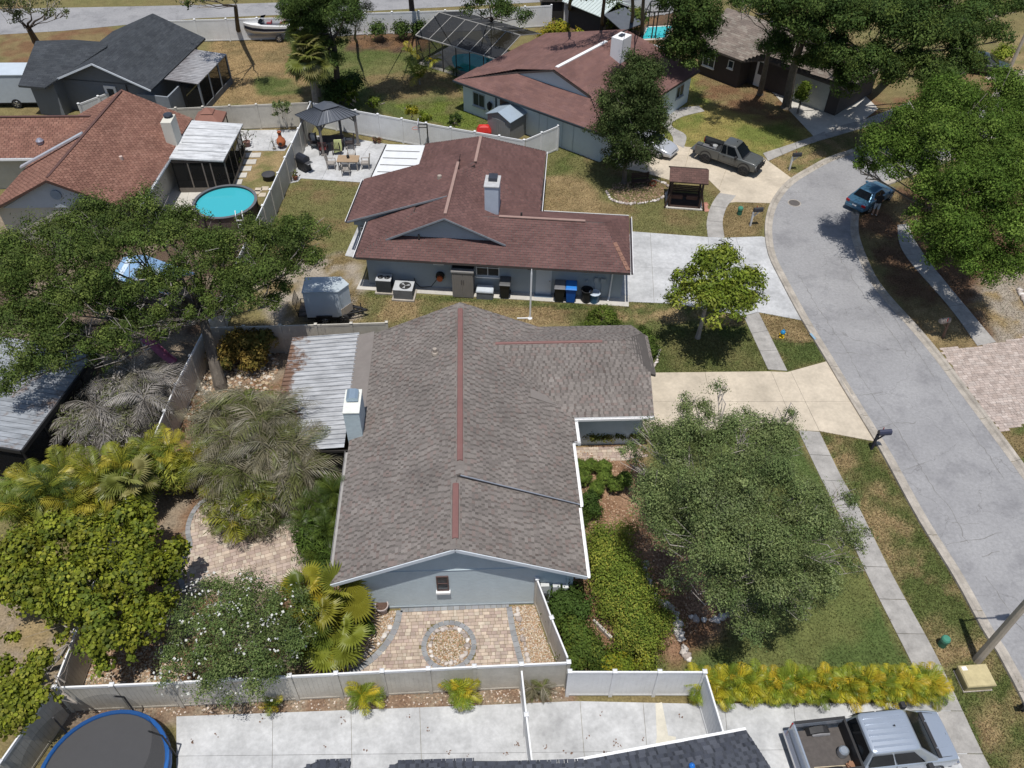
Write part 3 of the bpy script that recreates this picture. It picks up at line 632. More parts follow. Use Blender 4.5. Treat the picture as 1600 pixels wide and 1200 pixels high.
def shingles(mb, P, pal, tw=.31, ex=.15, gap=.016, lift=.014, lam=False):
    """lay tabs course by course on a planar roof face"""
    P = [Vector(p) for p in P]; n = Vector((0, 0, 0))
    for i in range(len(P)): n += (P[i]-P[0]).cross(P[(i+1) % len(P)]-P[0])
    n.normalize()
    if n.z < 0: n = -n
    e = Vector((0, 0, 1)).cross(n)
    if e.length < 1e-4: e = Vector((1, 0, 0))
    e.normalize(); s = n.cross(e).normalized()
    if s.z < 0: s = -s; e = -e
    o = P[0]; Q = [((p-o).dot(e), (p-o).dot(s)) for p in P]
    s0 = min(q[1] for q in Q); s1 = max(q[1] for q in Q); r = 0; y = s0
    while y < s1-.02:
        ym = y+ex*.5; xs = []
        for i in range(len(Q)):
            (xa, ya), (xb, yb) = Q[i], Q[(i+1) % len(Q)]
            if (ya > ym) != (yb > ym): xs.append(xa+(xb-xa)*(ym-ya)/(yb-ya))
        xs.sort(); r += 1
        for k in range(0, len(xs)-1, 2):
            a, b = xs[k], xs[k+1]; x = math.floor(a/tw)*tw+(r % 2)*tw*.5-tw+random.uniform(-.12, .12)*tw
            dk = random.random() < .5; x -= random.uniform(0, 2.2)*tw if lam else 0
            while x < b:
                dk = lam and not dk; tw_ = (tw*random.uniform(.18, .42) if dk else tw*random.uniform(.55, 1.1)) if lam else tw
                g = gap*random.uniform(.6, 1.4); l, h = max(x+g/2, a), min(x+tw_-g/2, b); x += tw_
                if h-l < .015: continue
                c = random.choice(pal); f = random.uniform(.93, 1.07)*(random.uniform(.60, .80) if dk else 1)  # narrow dark tabs: shadow of the slots put into the tab colour
                mb.cur = (c[0]*f, c[1]*f, c[2]*f)
                yt = min(y+ex+.012, s1); li = lift*random.uniform(.7, 1.3)
                p = lambda u, v, w: o+e*u+s*v+n*w
                mb.add([p(l, y, li), p(h, y, li), p(h, yt, .004), p(l, yt, .004), p(l, y, -.002), p(h, y, -.002)], [(0, 1, 2, 3), (4, 5, 1, 0)])
        y += ex
def plane_z(P, x, y):
    a, b, c = Vector(P[0]), Vector(P[1]), Vector(P[2]); n = (b-a).cross(c-a); return a.z-(n.x*(x-a.x)+n.y*(y-a.y))/n.z
def roof(root, planes, pal, t=.13, edge=None, tw=.31, ex=.15, name='roof', gap=.016, lift=.014, lam=False):
    mb = MB()
    for P in planes: mb.slab([Vector(p)-Vector((0, 0, .004)) for p in P], t)
    r = mb.build(name, edge or UNDER, root, fix=False)
    ms = MB()
    for P in planes: shingles(ms, P, pal, tw, ex, gap, lift, lam)
    s = stuff(ms.build('shingles', SHG, None)); s.parent = r; s.matrix_parent_inverse = world_of(r).inverted()
    return r
def part(root, name, mat, fn, **k):
    mb = MB(); fn(mb); return mb.build(name, mat, root, **k)
def sub(parent, name, mat, fn, **k):
    mb = MB(); fn(mb); o = mb.build(name, mat, None, **k); o.parent = parent; o.matrix_parent_inverse = world_of(parent).inverted(); return o
WFRAME = solid('window_frame_white', (.78, .78, .77), .4, .03)
PANE = glass('window_glass')
def window(root, c, w, h, d, nrm, panes=(1, 2), sill=True, frame=None, name='window'):
    """sash window on a wall: c centre on the wall face, d outward depth, nrm wall normal in plan"""
    n = Vector((nrm[0], nrm[1], 0)).normalized(); t = Vector((-n.y, n.x, 0)); c = Vector(c); up = Vector((0, 0, 1)); fw = .05
    def fr(mb):
        B = lambda u0, u1, v0, v1, q0, q1: mb.add([c+t*u+up*v+n*q for q in (q0, q1) for v in (v0, v1) for u in (u0, u1)], [(0, 2, 3, 1), (4, 5, 7, 6), (0, 1, 5, 4), (2, 6, 7, 3), (0, 4, 6, 2), (1, 3, 7, 5)])
        B(-w/2, -w/2+fw, -h/2, h/2, .002, d); B(w/2-fw, w/2, -h/2, h/2, .002, d); B(-w/2+fw, w/2-fw, h/2-fw, h/2, .002, d); B(-w/2+fw, w/2-fw, -h/2, -h/2+fw, .002, d)
        for i in range(1, panes[0]): u = -w/2+w*i/panes[0]; B(u-fw*.4, u+fw*.4, -h/2+fw, h/2-fw, .003, d*.9)
        for i in range(1, panes[1]): v = -h/2+h*i/panes[1]; B(-w/2+fw, w/2-fw, v-fw*.4, v+fw*.4, .004, d*.85)
    o = part(root, name, frame or WFRAME, fr)
    pw, ph = (w-2*fw)/panes[0], (h-2*fw)/panes[1]
    for i in range(panes[0]):
        for j in range(panes[1]):
            u = -w/2+fw+pw*i; v = -h/2+fw+ph*j
            sub(o, 'pane', PANE, lambda mb: mb.poly([c+t*(u)+up*v+n*d*.4, c+t*(u+pw)+up*v+n*d*.4, c+t*(u+pw)+up*(v+ph)+n*d*.4, c+t*u+up*(v+ph)+n*d*.4]))
    if sill:
        sub(o, 'sill', frame or WFRAME, lambda mb: mb.add([c+t*u+up*v+n*q for q in (.003, d+.08) for v in (-h/2-.09, -h/2-.01) for u in (-w/2-.04, w/2+.04)], [(0, 2, 3, 1), (4, 5, 7, 6), (0, 1, 5, 4), (2, 6, 7, 3), (0, 4, 6, 2), (1, 3, 7, 5)]))
    return o
def frame(o, ang):
    ca, sa = math.cos(ang), math.sin(ang)
    return lambda u, v, z=0.0: Vector((o[0]+u*ca-v*sa, o[1]+u*sa+v*ca, z))
GUT = solid('white_gutter', (.80, .80, .80), .4, .04)
FASC = solid('pale_fascia', (.62, .66, .70), .5, .05)
VENT = solid('ridge_vent_red', (.19, .095, .085), .6, .08)
def gutter(root, a, b, mat=GUT, w=.13, h=.12, name='gutter'):
    a, b = Vector(a), Vector(b)
    def f(mb):
        d = (b-a).normalized(); x = d.cross(Vector((0, 0, 1))).normalized(); P = [(-.5, 0), (-.5, -1), (.5, -1), (.5, 0), (.42, 0), (.42, -.85), (-.42, -.85), (-.42, 0)]
        mb.loft([[p+x*(u*w)+Vector((0, 0, v*h)) for u, v in P] for p in (a, b)])
    return part(root, name, mat, f, fix=True)

# ---------------------------------------------------------------- main house, grey shingles
BLUE = solid('pale_blue_stucco', (.50, .575, .605), .85, .05, 2.5, .5, bscale=9)
A = thing('house', (-.9, 16.6, 0), 'single storey house with weathered grey shingle roof and pale blue gable', 'house')
zn, zf = 4.34, 4.42
planes = [
 [(-5.57, 16.32, 2.33), (-.98, 16.32, zn), (-.98, 19.55, zn), (-.82, 19.55, zf), (-.82, 29.85, zf), (-5.57, 29.85, 2.33)],
 [(-.98, 16.32, zn), (3.80, 16.32, 2.33), (3.80, 19.6, 2.33), (-.98, 19.6, zn)],
 [(-.82, 19.55, zf), (3.86, 19.55, 2.40), (3.86, 22.85, 2.40), (4.11, 22.85, 2.292), (4.11, 24.3, 2.292), (4.11, 29.85, 2.292), (-.82, 29.85, zf)],
 [(.55, 27.6, 3.83), (6.4, 27.6, 3.83), (7.66, 26.1, 3.166), (7.62, 24.27, 2.355), (3.0, 24.27, 2.355)],
 [(.55, 27.6, 3.83), (6.4, 27.6, 3.83), (7.72, 28.85, 3.165), (7.5, 30.38, 2.352), (3.0, 30.38, 2.352)],
 [(6.4, 27.6, 3.83), (7.66, 26.1, 3.166), (7.92, 26.15, 3.03), (7.98, 28.8, 3.0), (7.72, 28.85, 3.165)],
]
roof(A, planes, PALA, edge=solid('shingle_shadow_grey', (.088, .078, .072), .95, .1), tw=.25, ex=.13, gap=.008, lift=.012, lam=True)
def wallsA(mb):
    sec = [(-5.05, 0), (3.36, 0), (3.36, 2.36), (-.98, 4.17), (-5.05, 2.40)]
    mb.loft([[(x, y, z) for x, z in sec] for y in (16.64, 29.5)])
    sec = [(24.72, 0), (29.95, 0), (29.95, 2.38), (28.75, 2.95), (26.2, 2.95), (24.72, 2.36)]
    mb.loft([[(x, y, z) for y, z in sec] for x in (2.8, 7.25)])
part(A, 'wall', BLUE, wallsA, fix=True)
part(A, 'belt_course', BLUE, lambda mb: mb.box(-4.9, 3.25, 16.615, 16.65, 2.5, 2.53))
part(A, 'plinth', solid('grey_plinth', (.26, .29, .31), .9, .1), lambda mb: mb.box(-5.06, 3.37, 16.60, 16.645, 0, .1))
# rakes and fascias
for a, b in (((-5.57, 16.30, 2.32), (-.98, 16.30, zn-.01)), ((-.98, 16.30, zn-.01), (3.80, 16.30, 2.32))):
    part(A, 'rake_board', FASC, lambda mb: mb.bar(Vector(a)-Vector((0, 0, .08)), Vector(b)-Vector((0, 0, .08)), .035, .16))
part(A, 'step_flashing', solid('flashing_blue_grey', (.34, .37, .43), .4, metal=.3), lambda mb: mb.bar((-.80, 19.53, zf+.005), (3.86, 19.53, 2.405), .03, .04))
gutter(A, (3.86, 16.3, 2.33), (3.86, 19.5, 2.33)); gutter(A, (3.93, 19.5, 2.40), (3.93, 22.8, 2.40)); gutter(A, (3.9, 22.84, 2.37), (4.24, 22.84, 2.35), w=.1)
gutter(A, (4.18, 22.8, 2.29), (4.18, 24.3, 2.29)); gutter(A, (4.1, 24.2, 2.35), (7.64, 24.2, 2.35));
gutter(A, (-5.64, 16.35, 2.33), (-5.64, 22.7, 2.33), mat=solid('grey_gutter', (.32, .31, .30), .6))
for x, y0, y1, z in ((-.98, 16.75, 19.2, zn), (-.82, 20.25, 29.35, zf)):
    part(A, 'ridge_vent', VENT, lambda mb: mb.loft([[(x-.12, y, z-.02), (x-.105, y, z+.04), (x, y, z+.07), (x+.105, y, z+.04), (x+.12, y, z-.02)] for y in (y0, y1)]), fix=True)
part(A, 'ridge_vent', VENT, lambda mb: mb.loft([[(x, 27.52, 3.80), (x, 27.54, 3.85), (x, 27.6, 3.87), (x, 27.66, 3.85), (x, 27.68, 3.80)] for x in (.75, 5.6)]), fix=True)
for (x0, z, ya, yb) in ((-1.15, zn+.02, 16.3, 19.5), (-.99, zf+.02, 19.6, 29.8)):
    mb = MB()
    for y in np.arange(ya, yb-.2, .22): mb.cur = random.choice(PALA); mb.slab([(x0, y, z-.06), (x0+.17, y, z+.018), (x0+.34, y, z-.06), (x0+.34, y+.24, z-.068), (x0+.17, y+.24, z+.008), (x0, y+.24, z-.068)], .012)
    stuff(mb.build('ridge_shingles', SHG, A))
part(A, 'pipe_vent', solid('galvanised', (.42, .36, .30), .5, .1, metal=.3), lambda mb: mb.lathe([(.16, 0), (.13, .1), (.09, .14), (.09, .32), (.0, .32)], (-1.95, 26.85, 3.93), 12))
part(A, 'chimney', solid('chimney_stucco', (.50, .58, .60), .85, .07, 2, .5, bscale=9), lambda mb: mb.box(-5.63, -4.98, 23.28, 24.62, 0, 3.97))
part(A, 'chimney_crown', solid('chimney_crown', (.66, .67, .62), .8, .1, 4), lambda mb: mb.box(-5.65, -4.96, 23.26, 24.64, 3.97, 4.03))
ck = part(A, 'chimney_cap', solid('galv_cap', (.33, .42, .50), .35, .05, metal=.5), lambda mb: mb.loft([[(-5.30-w, y, 4.03+z) for w, z in ((.24, .06), (.24, .20), (.12, .27), (-.12, .27), (-.24, .20), (-.24, .06))] for y in (23.86, 24.42)]), fix=True)
sub(ck, 'screen', UNDER, lambda mb: mb.box(-5.5, -5.1, 23.9, 24.38, 4.03, 4.1))
part(A, 'cricket', solid('roll_roofing', (.195, .174, .16), .95, .08, 2), lambda mb: mb.slab([(2.2, 25.3, 3.20), (2.9, 25.15, 2.90), (3.35, 24.75, 2.66), (2.2, 24.8, 3.165)], .02))
part(A, 'lean_to_strip', MATS['roll_roofing'], lambda mb: mb.slab([(-6.05, 24.7, 2.34), (-5.0, 24.7, 2.60), (-5.0, 30.0, 2.60), (-6.05, 30.0, 2.34)], .06))
wA = window(A, (-1.55, 16.64, 1.66), .46, .98, .05, (0, -1), (1, 2), frame=solid('brown_sash', (.10, .06, .055), .6), sill=False)
sub(wA, 'sill', WFRAME, lambda mb: mb.box(-1.82, -1.28, 16.50, 16.638, 1.06, 1.17))
for px, w, h, c in ((850, .32, .5, (.55, .56, .55)), (868, .28, .42, (.52, .53, .53)), (882, .22, .35, (.6, .61, .6))):
    x = G(px, 925, .8).x
    part(A, 'meter_box', solid('meter_grey_%d' % px, c, .5, .05), lambda mb: mb.box(x-w/2, x+w/2, 16.45, 16.63, 1.0, 1.0+h))
    if px == 850: part(A, 'meter', solid('meter_dark', (.12, .13, .14), .4), lambda mb: mb.tube([(x, 16.45, 1.12), (x, 16.33, 1.12)], .1, 12))
part(A, 'downspout', BLUE, lambda mb: mb.box(3.1, 3.18, 16.55, 16.63, .1, 2.2))
part(A, 'soffit', solid('soffit_white', (.7, .72, .74), .7), lambda mb: mb.box(3.37, 3.78, 16.35, 19.5, 2.14, 2.18))
part(A, 'garage_door', solid('garage_white', (.7, .7, .7), .6), lambda mb: mb.box(7.25, 7.29, 25.0, 29.6, 0, 2.1))
# corrugated patio cover and its screen room
RUST = None
def patio_metal(name, base, rust, x0, x1, side=1, thr=(.44, .62)):
    m, n, b = _base(name); geo = n.nodes.new('ShaderNodeNewGeometry'); sp = n.nodes.new('ShaderNodeSeparateXYZ'); n.links.new(geo.outputs['Position'], sp.inputs[0])
    mr = n.nodes.new('ShaderNodeMapRange'); mr.inputs['From Min'].default_value = x0; mr.inputs['From Max'].default_value = x1; n.links.new(sp.outputs[0], mr.inputs['Value'])
    nz = n.nodes.new('ShaderNodeTexNoise'); nz.inputs['Scale'].default_value = 1.1; nz.inputs['Detail'].default_value = 8; nz.inputs['Roughness'].default_value = .72; n.links.new(geo.outputs['Position'], nz.inputs['Vector'])
    ad = n.nodes.new('ShaderNodeMath'); ad.operation = 'MULTIPLY_ADD'; n.links.new(mr.outputs[0], ad.inputs[0]); ad.inputs[1].default_value = .5; n.links.new(nz.outputs['Fac'], ad.inputs[2])
    rp = n.nodes.new('ShaderNodeValToRGB'); e = rp.color_ramp.elements; e[0].position = thr[0]; e[0].color = (*rust, 1); e[1].position = thr[1]; e[1].color = (*base, 1)
    n.links.new(ad.outputs[0], rp.inputs[0])
    vm = n.nodes.new('ShaderNodeVectorMath'); vm.operation = 'MULTIPLY'; n.links.new(geo.outputs['Position'], vm.inputs[0]); vm.inputs[1].default_value = (.7, 3.2, 1); ns = n.nodes.new('ShaderNodeTexNoise'); ns.inputs['Scale'].default_value = 1.3; ns.inputs['Detail'].default_value = 7; ns.inputs['Roughness'].default_value = .7; n.links.new(vm.outputs[0], ns.inputs['Vector'])
    mq = n.nodes.new('ShaderNodeMapRange'); mq.inputs['From Min'].default_value = .32; mq.inputs['From Max'].default_value = .62; mq.inputs['To Min'].default_value = .55; mq.inputs['To Max'].default_value = 1.08; n.links.new(ns.outputs['Fac'], mq.inputs['Value'])
    mw = n.nodes.new('ShaderNodeMix'); mw.data_type = 'RGBA'; mw.blend_type = 'MULTIPLY'; mw.inputs[0].default_value = 1; n.links.new(rp.outputs[0], mw.inputs[6]); n.links.new(mq.outputs[0], mw.inputs[7])
    n.links.new(mw.outputs[2], b.inputs['Base Color']); b.inputs['Roughness'].default_value = .5; return m
def corrugated(root, name, x0, x1, y0, y1, z0, z1, mat, step=.215, along='x'):
    """ribbed pan roofing, ribs run across x, falling from z1 (x1) to z0 (x0)"""
    def f(mb):
        y = y0; prof = []
        while y < y1-.02:
            prof += [(y, 0), (y+step*.72, 0), (y+step*.74, .065), (y+step*.84, .065), (y+step*.86, 0)]; y += step
        prof.append((y, 0))
        vs = [(x, p[0], (z0 if x == x0 else z1)+p[1]) for x in (x0, x1) for p in prof]; n = len(prof)
        mb.add(vs, [(i, i+1, n+i+1, n+i) for i in range(n-1)])
        vs = [(x, p[0], (z0 if x == x0 else z1)+p[1]-.012) for x in (x0, x1) for p in prof]
        mb.add(vs, [(n+i, n+i+1, i+1, i) for i in range(n-1)])
    return stuff(part(root, name, mat, f))
PM = patio_metal('patio_white_metal', (.42, .43, .445), (.19, .115, .08), -9.3, -7.0, thr=(.64, .72))
corrugated(A, 'patio_cover', -9.0, -5.75, 22.85, 29.98, 2.16, 2.40, PM, step=.27)
DARKF = solid('bronze_frame', (.03, .027, .025), .5)
SCR = screen_mat('insect_screen', alpha=.8)
part(A, 'patio_beam', DARKF, lambda mb: (mb.box(-9.02, -8.94, 22.86, 29.95, 2.03, 2.15), mb.box(-9, -5.6, 22.84, 22.9, 2.05, 2.17)))
for y in np.linspace(22.9, 29.9, 6): part(A, 'patio_post', DARKF, lambda mb: mb.box(-9.01, -8.95, y-.03, y+.03, 0, 2.04))
for x in (-7.9, -6.8, -5.8): part(A, 'patio_post', DARKF, lambda mb: mb.box(x-.03, x+.03, 22.85, 22.9, 0, 2.06))
part(A, 'screen', SCR, lambda mb: (mb.poly([(-8.98, 22.9, 0), (-8.98, 29.9, 0), (-8.98, 29.9, 2.03), (-8.98, 22.9, 2.03)]), mb.poly([(-8.98, 22.88, 0), (-5.6, 22.88, 0), (-5.6, 22.88, 2.05), (-8.98, 22.88, 2.05)])))

# ---------------------------------------------------------------- next house, dark red-brown roof
FB = frame((-6.53, 36.33), math.atan2(-.1231, .9924))
B = thing('house', FB(7, 3), 'long house with dark red brown shingle roof and grey blue walls', 'house')
WALLB = solid('grey_blue_stucco', (.37, .415, .445), .85, .05, 2, .3, bscale=9)
f = FB
zB = lambda u: 4.42-.45*(u-4.75)
pl = [[f(0, 0, 2.4), f(14.72, 0, 2.4), f(13.2, 2.8, 3.6), f(2.8, 2.8, 3.6)],
 [f(0, 0, 2.4), f(2.8, 2.8, 3.6), f(2.8, 3.5, 3.6), f(0, 3.5, 2.4)],
 [f(13.2, 2.8, 3.6), f(14.75, 5.43, 2.4), f(9.0, 5.43, 2.4), f(6.9, 2.8, 3.6)],
 [f(14.72, 0, 2.4), f(14.75, 5.43, 2.4), f(13.2, 2.8, 3.6)],
 [f(4.75, 1.1, 4.42), f(4.75, 3.5, 4.42), f(1.5, 3.5, 2.90), f(1.5, 1.1, 2.90)],
 [f(4.75, 3.4, 4.42), f(4.75, 8, 4.42), f(-1.2, 8, 2.36), f(-1.2, 3.4, 2.36)],
 [f(4.75, 1.1, 4.42), f(4.75, 5.9, 4.42), f(9.62, 5.9, zB(9.62)), f(9.62, 5.2, zB(9.62)), f(8.0, 3.6, zB(8.0)), f(8.0, 1.1, zB(8.0))],
 [f(4.75, 5.88, 4.42), f(5.75, 7.1, 4.5), f(9.62, 5.88, zB(9.62))], [f(5.75, 7.1, 4.5), f(9.62, 5.88, zB(9.62)), f(9.62, 7.12, 2.28)],
 [f(5.75, 6.6, 4.5), f(5.75, 10, 4.5), f(1.85, 12.6, 2.4), f(1.85, 6.6, 2.4)],
 [f(5.75, 7.08, 4.5), f(9.62, 7.08, 2.28), f(9.62, 12.6, 2.28), f(5.75, 10, 4.5)],
 [f(5.75, 10, 4.5), f(1.85, 12.6, 2.4), f(9.62, 12.6, 2.3)]]
roof(B, pl, PALB, edge=solid('brown_fascia', (.075, .062, .058), .7), tw=.30, ex=.15, gap=.028, lift=.02)
def wallsB(mb):
    for (u0, u1, v0, v1, h) in ((.35, 14.45, .82, 5.0, 2.42), (-.75, 9.2, 3.75, 7.7, 2.4), (2.2, 9.2, 7.0, 12.2, 2.4)):
        mb.prism([f(u0, v0)[:2], f(u1, v0)[:2], f(u1, v1)[:2], f(u0, v1)[:2]], 0, h)
    mb.loft([[f(1.7, v, 2.6), f(7.75, v, 2.6), f(7.75, v, 2.93), f(4.75, v, 4.28), f(1.7, v, 2.93)] for v in (1.38, 2.0)])
    mb.loft([[f(-.9, v, 2.0), f(4.6, v, 2.0), f(4.6, v, 4.26), f(-.9, v, 2.34)] for v in (3.62, 3.9)])
part(B, 'wall', WALLB, wallsB, fix=True)
for a, b in (((1.5, 1.08, 2.86), (4.75, 1.08, 4.40)), ((4.75, 1.08, 4.40), (8.0, 1.08, zB(8)-.02)), ((-1.2, 3.38, 2.32), (4.6, 3.38, 4.34))):
    part(B, 'rake_board', solid('rake_grey', (.22, .24, .265), .6), lambda mb: mb.bar(f(*a), f(*b), .03, .10))
PINKV = solid('ridge_vent_tan', (.30, .20, .17), .7, .1)
for a, b in (((4.75, 1.5, 4.47), (4.75, 6.9, 4.47)), ((5.75, 6.9, 4.55), (5.75, 9.9, 4.55)), ((7.5, 2.8, 3.65), (12.2, 2.8, 3.65))):
    part(B, 'ridge_vent', PINKV, lambda mb: mb.bar(f(*a), f(*b), .16, .05))
part(B, 'hip_patch', solid('patched_hip', (.23, .125, .09), .9, .25, 6), lambda mb: [mb.bar(f(14.6-k*.13, .15+k*.26, 2.48+k*.11), f(14.6-(k+.9)*.13, .15+(k+.9)*.26, 2.48+(k+.9)*.11), .22, .02) for k in range(6)])
part(B, 'chimney', solid('chimney_blue', (.46, .52, .60), .8, .06, 2, .3), lambda mb: mb.prism([f(6.64, 3.45)[:2], f(7.40, 3.45)[:2], f(7.40, 4.6)[:2], f(6.64, 4.6)[:2]], 2.5, 5.0))
part(B, 'chimney_crown', WHITEC, lambda mb: mb.prism([f(6.6, 3.41)[:2], f(7.44, 3.41)[:2], f(7.44, 4.64)[:2], f(6.6, 4.64)[:2]], 5.0, 5.06))
part(B, 'chimney_cap', solid('cap_dark', (.06, .065, .08), .4, metal=.4), lambda mb: mb.prism([f(6.8, 3.95)[:2], f(7.28, 3.95)[:2], f(7.28, 4.5)[:2], f(6.8, 4.5)[:2]], 5.06, 5.26))
part(B, 'roof_vent', MATS['galvanised'], lambda mb: mb.lathe([(.14, 0), (.12, .2), (.0, .22)], f(3.85, 5.6, 4.1), 10))
for u, v, z in ((3.3, 1.2, 3.0), (8.7, 3.1, 3.5)): part(B, 'pipe_vent', UNDER, lambda mb: mb.lathe([(.06, 0), (.05, .25), (0, .25)], f(u, v, z), 8))
for a, b in (((-1.27, 3.4, 2.34), (-1.27, 8, 2.34)), ((-.07, .02, 2.39), (-.07, 3.4, 2.39)), ((9.7, 5.6, 2.26), (9.7, 12.5, 2.28)), ((14.82, .02, 2.39), (14.85, 5.4, 2.39)), ((9.8, 5.51, 2.4), (14.7, 5.51, 2.4))):
    gutter(B, f(*a), f(*b), mat=solid('gutter_umber', (.05, .04, .045), .5), w=.10, h=.1); part(B, 'drip_edge', GUT, lambda mb: mb.bar(f(*a)+(f(*a)-f(7, 5, a[2])).normalized()*.06, f(*b)+(f(*b)-f(7, 5, b[2])).normalized()*.06, .03, .03))
nB = (-(f(0, 1)-f(0, 0)).x, -(f(0, 1)-f(0, 0)).y)
window(B, f(7.06, .82, 1.62), 1.28, 1.1, .05, nB, (2, 2)); window(B, f(4.36, .82, 1.95), .5, .36, .04, nB, (1, 1))
window(B, f(-.3, 3.62, 1.5), .5, .8, .05, nB, (1, 2))
d = part(B, 'door', solid('door_pale', (.62, .66, .70), .5, .03), lambda mb: mb.prism([f(9.72, .77)[:2], f(10.58, .77)[:2], f(10.58, .815)[:2], f(9.72, .815)[:2]], .05, 2.08))
sub(d, 'knob', MATS['galvanised'], lambda mb: mb.lathe([(.0, -.04), (.04, 0), (0, .04)], f(10.48, .74, 1.0), 8))
part(B, 'threshold', solid('blue_step', (.2, .26, .33), .8), lambda mb: mb.prism([f(9.66, .5)[:2], f(10.64, .5)[:2], f(10.64, .81)[:2], f(9.66, .81)[:2]], 0, .06))
part(B, 'wall_lamp', UNDER, lambda mb: mb.prism([f(9.25, .66)[:2], f(9.42, .66)[:2], f(9.42, .81)[:2], f(9.25, .81)[:2]], 1.75, 2.1))
ds = part(B, 'downspout', GUT, lambda mb: (mb.bar(f(14.1, .1, 2.3), f(13.85, .72, 2.0), .08), mb.bar(f(13.85, .73, 2.02), f(13.8, .73, .12), .08), mb.bar(f(13.8, .73, .14), f(13.75, .5, .06), .08)))
for u, w, h in ((12.9, .22, .32), (13.25, .26, .3), (12.45, .12, .12)): part(B, 'meter_box', solid('meter_box_b', (.42, .45, .47), .5), lambda mb: mb.prism([f(u, .68)[:2], f(u+w, .68)[:2], f(u+w, .81)[:2], f(u, .81)[:2]], 1.1, 1.1+h))
for u in (13.0, 13.35): part(B, 'conduit', MATS['meter_box_b'], lambda mb: mb.tube([f(u, .78, .1), f(u, .78, 1.1)], .025, 6))
hr = part(B, 'hose_reel', solid('reel_black', (.02, .02, .02), .5), lambda mb: mb.tube([f(4.42, .62, .95), f(4.42, .8, .95)], .24, 14))
sub(hr, 'drum', solid('reel_orange', (.55, .12, .04), .5), lambda mb: mb.tube([f(4.42, .5, .86), f(4.42, .63, .86)], .17, 12))
part(B, 'hose', UNDER, lambda mb: mb.tube([f(4.3, .72, .8), f(3.9, .6, .25), f(3.3, .6, .15), f(3.0, .7, .4), f(2.95, .78, .62)], .022, 6))
part(B, 'flat_patio_roof', solid('patio_white_flat', (.66, .67, .68), .5, .06), lambda mb: mb.slab([f(-.84, 8.15, 2.28), f(1.95, 8.15, 2.34), f(1.95, 12.5, 2.34), f(-.66, 12.5, 2.28)], .1))
for v in (9.0, 9.85, 10.7, 11.6): part(B, 'patio_seam', solid('seam_grey', (.2, .2, .2), .6), lambda mb: mb.slab([f(-.6, v, 2.312), f(1.6, v, 2.358), f(1.6, v+.07, 2.358), f(-.6, v+.07, 2.312)], .02))
part(B, 'patio_edge', DARKF, lambda mb: mb.slab([f(-.93, 8.15, 2.25), f(-.84, 8.15, 2.25), f(-.68, 12.5, 2.25), f(-.77, 12.5, 2.25)], .12))
for v in (8.3, 12.3): part(B, 'patio_post', WFRAME, lambda mb: mb.prism([f(-.75, v)[:2], f(-.65, v)[:2], f(-.65, v+.1)[:2], f(-.75, v+.1)[:2]], 0, 2.2))

# ---------------------------------------------------------------- far house, faded red roof with white chimney
FC = frame(G(708, 125, 2.4)[:2], R_(-39.9)); f = FC
C = thing('house', f(6, 5), 'faded red roofed house with white chimney behind the columnar tree', 'house')
zC = 4.55
pl = [[f(0, 0, 2.4), f(13.1, 0, 2.4), f(11.0, 2.2, 3.28), f(2.2, 2.2, 3.28)],
 [f(0, 0, 2.4), f(4.2, 2.2, 3.4), f(7.4, 1.9, 4.55), f(7.75, 10.9, 4.55), f(.4, 11.0, 2.4)],
 [f(13.1, 0, 2.4), f(10.4, 2.2, 3.4), f(7.4, 1.9, 4.55), f(7.75, 10.9, 4.55), f(13.3, 12.8, 2.4), f(13.1, 8.4, 2.4)]]
roof(C, pl, PALC, edge=MATS['brown_fascia'], tw=.5, ex=.2, gap=.006, lift=.008)
WALLC = solid('pale_blue_white', (.58, .66, .68), .8, .04, 2)
def wallsC(mb):
    mb.prism([f(.5, .5)[:2], f(12.6, .5)[:2], f(12.7, 10.6)[:2], f(.8, 10.6)[:2]], 0, 2.42)
    mb.prism([f(11, 9)[:2], f(12.9, 9)[:2], f(12.9, 12.3)[:2], f(9.5, 12.0)[:2]], 0, 2.4)
    mb.loft([[f(4.4, v, 3.1), f(10.2, v, 3.1), f(10.2, v, 3.32), f(7.4, v, 4.42), f(4.4, v, 3.32)] for v in (2.25, 2.7)])
part(C, 'wall', WALLC, wallsC, fix=True)
part(C, 'ridge_cap', GUT, lambda mb: mb.bar(f(7.45, 2.3, 4.6), f(7.7, 8.2, 4.6), .25, .07))
part(C, 'chimney', solid('white_stucco', (.74, .75, .76), .8, .03), lambda mb: mb.prism([f(8.75, 7.1)[:2], f(9.65, 7.1)[:2], f(9.65, 8.35)[:2], f(8.75, 8.35)[:2]], 2.6, 5.5))
part(C, 'chimney_cap', MATS['cap_dark'], lambda mb: mb.prism([f(9.05, 7.5)[:2], f(9.35, 7.5)[:2], f(9.35, 7.95)[:2], f(9.05, 7.95)[:2]], 5.5, 5.6))
part(C, 'roof_stain', solid('roof_stain_brown', (.075, .04, .03), .95, .4, 6), lambda mb: [mb.slab([f(u+du, v+dv, plane_z(pl[1], *f(u+du, v+dv)[:2])+.025) for du, dv in ((-s, -s*.4), (s, -s*.7), (s*1.2, s*.5), (-s*.6, s))], .01) for u, v, s in ((3.0, 7.0, .35), (3.3, 8.3, .4), (2.0, 4.0, .2), (3.2, 5.0, .18), (4.6, 9.2, .22))])
part(C, 'patch', solid('roof_patch_tan', (.42, .27, .13), .9), lambda mb: mb.slab([f(u, v, plane_z(pl[1], *f(u, v)[:2])+.03) for u, v in ((5.6, 2.6), (6.4, 3.6), (6.2, 4.1), (5.4, 3.1))], .01))
nC = ((f(0, 0)-f(0, 1)).x, (f(0, 0)-f(0, 1)).y); nCr = ((f(1, 0)-f(0, 0)).x, (f(1, 0)-f(0, 0)).y)
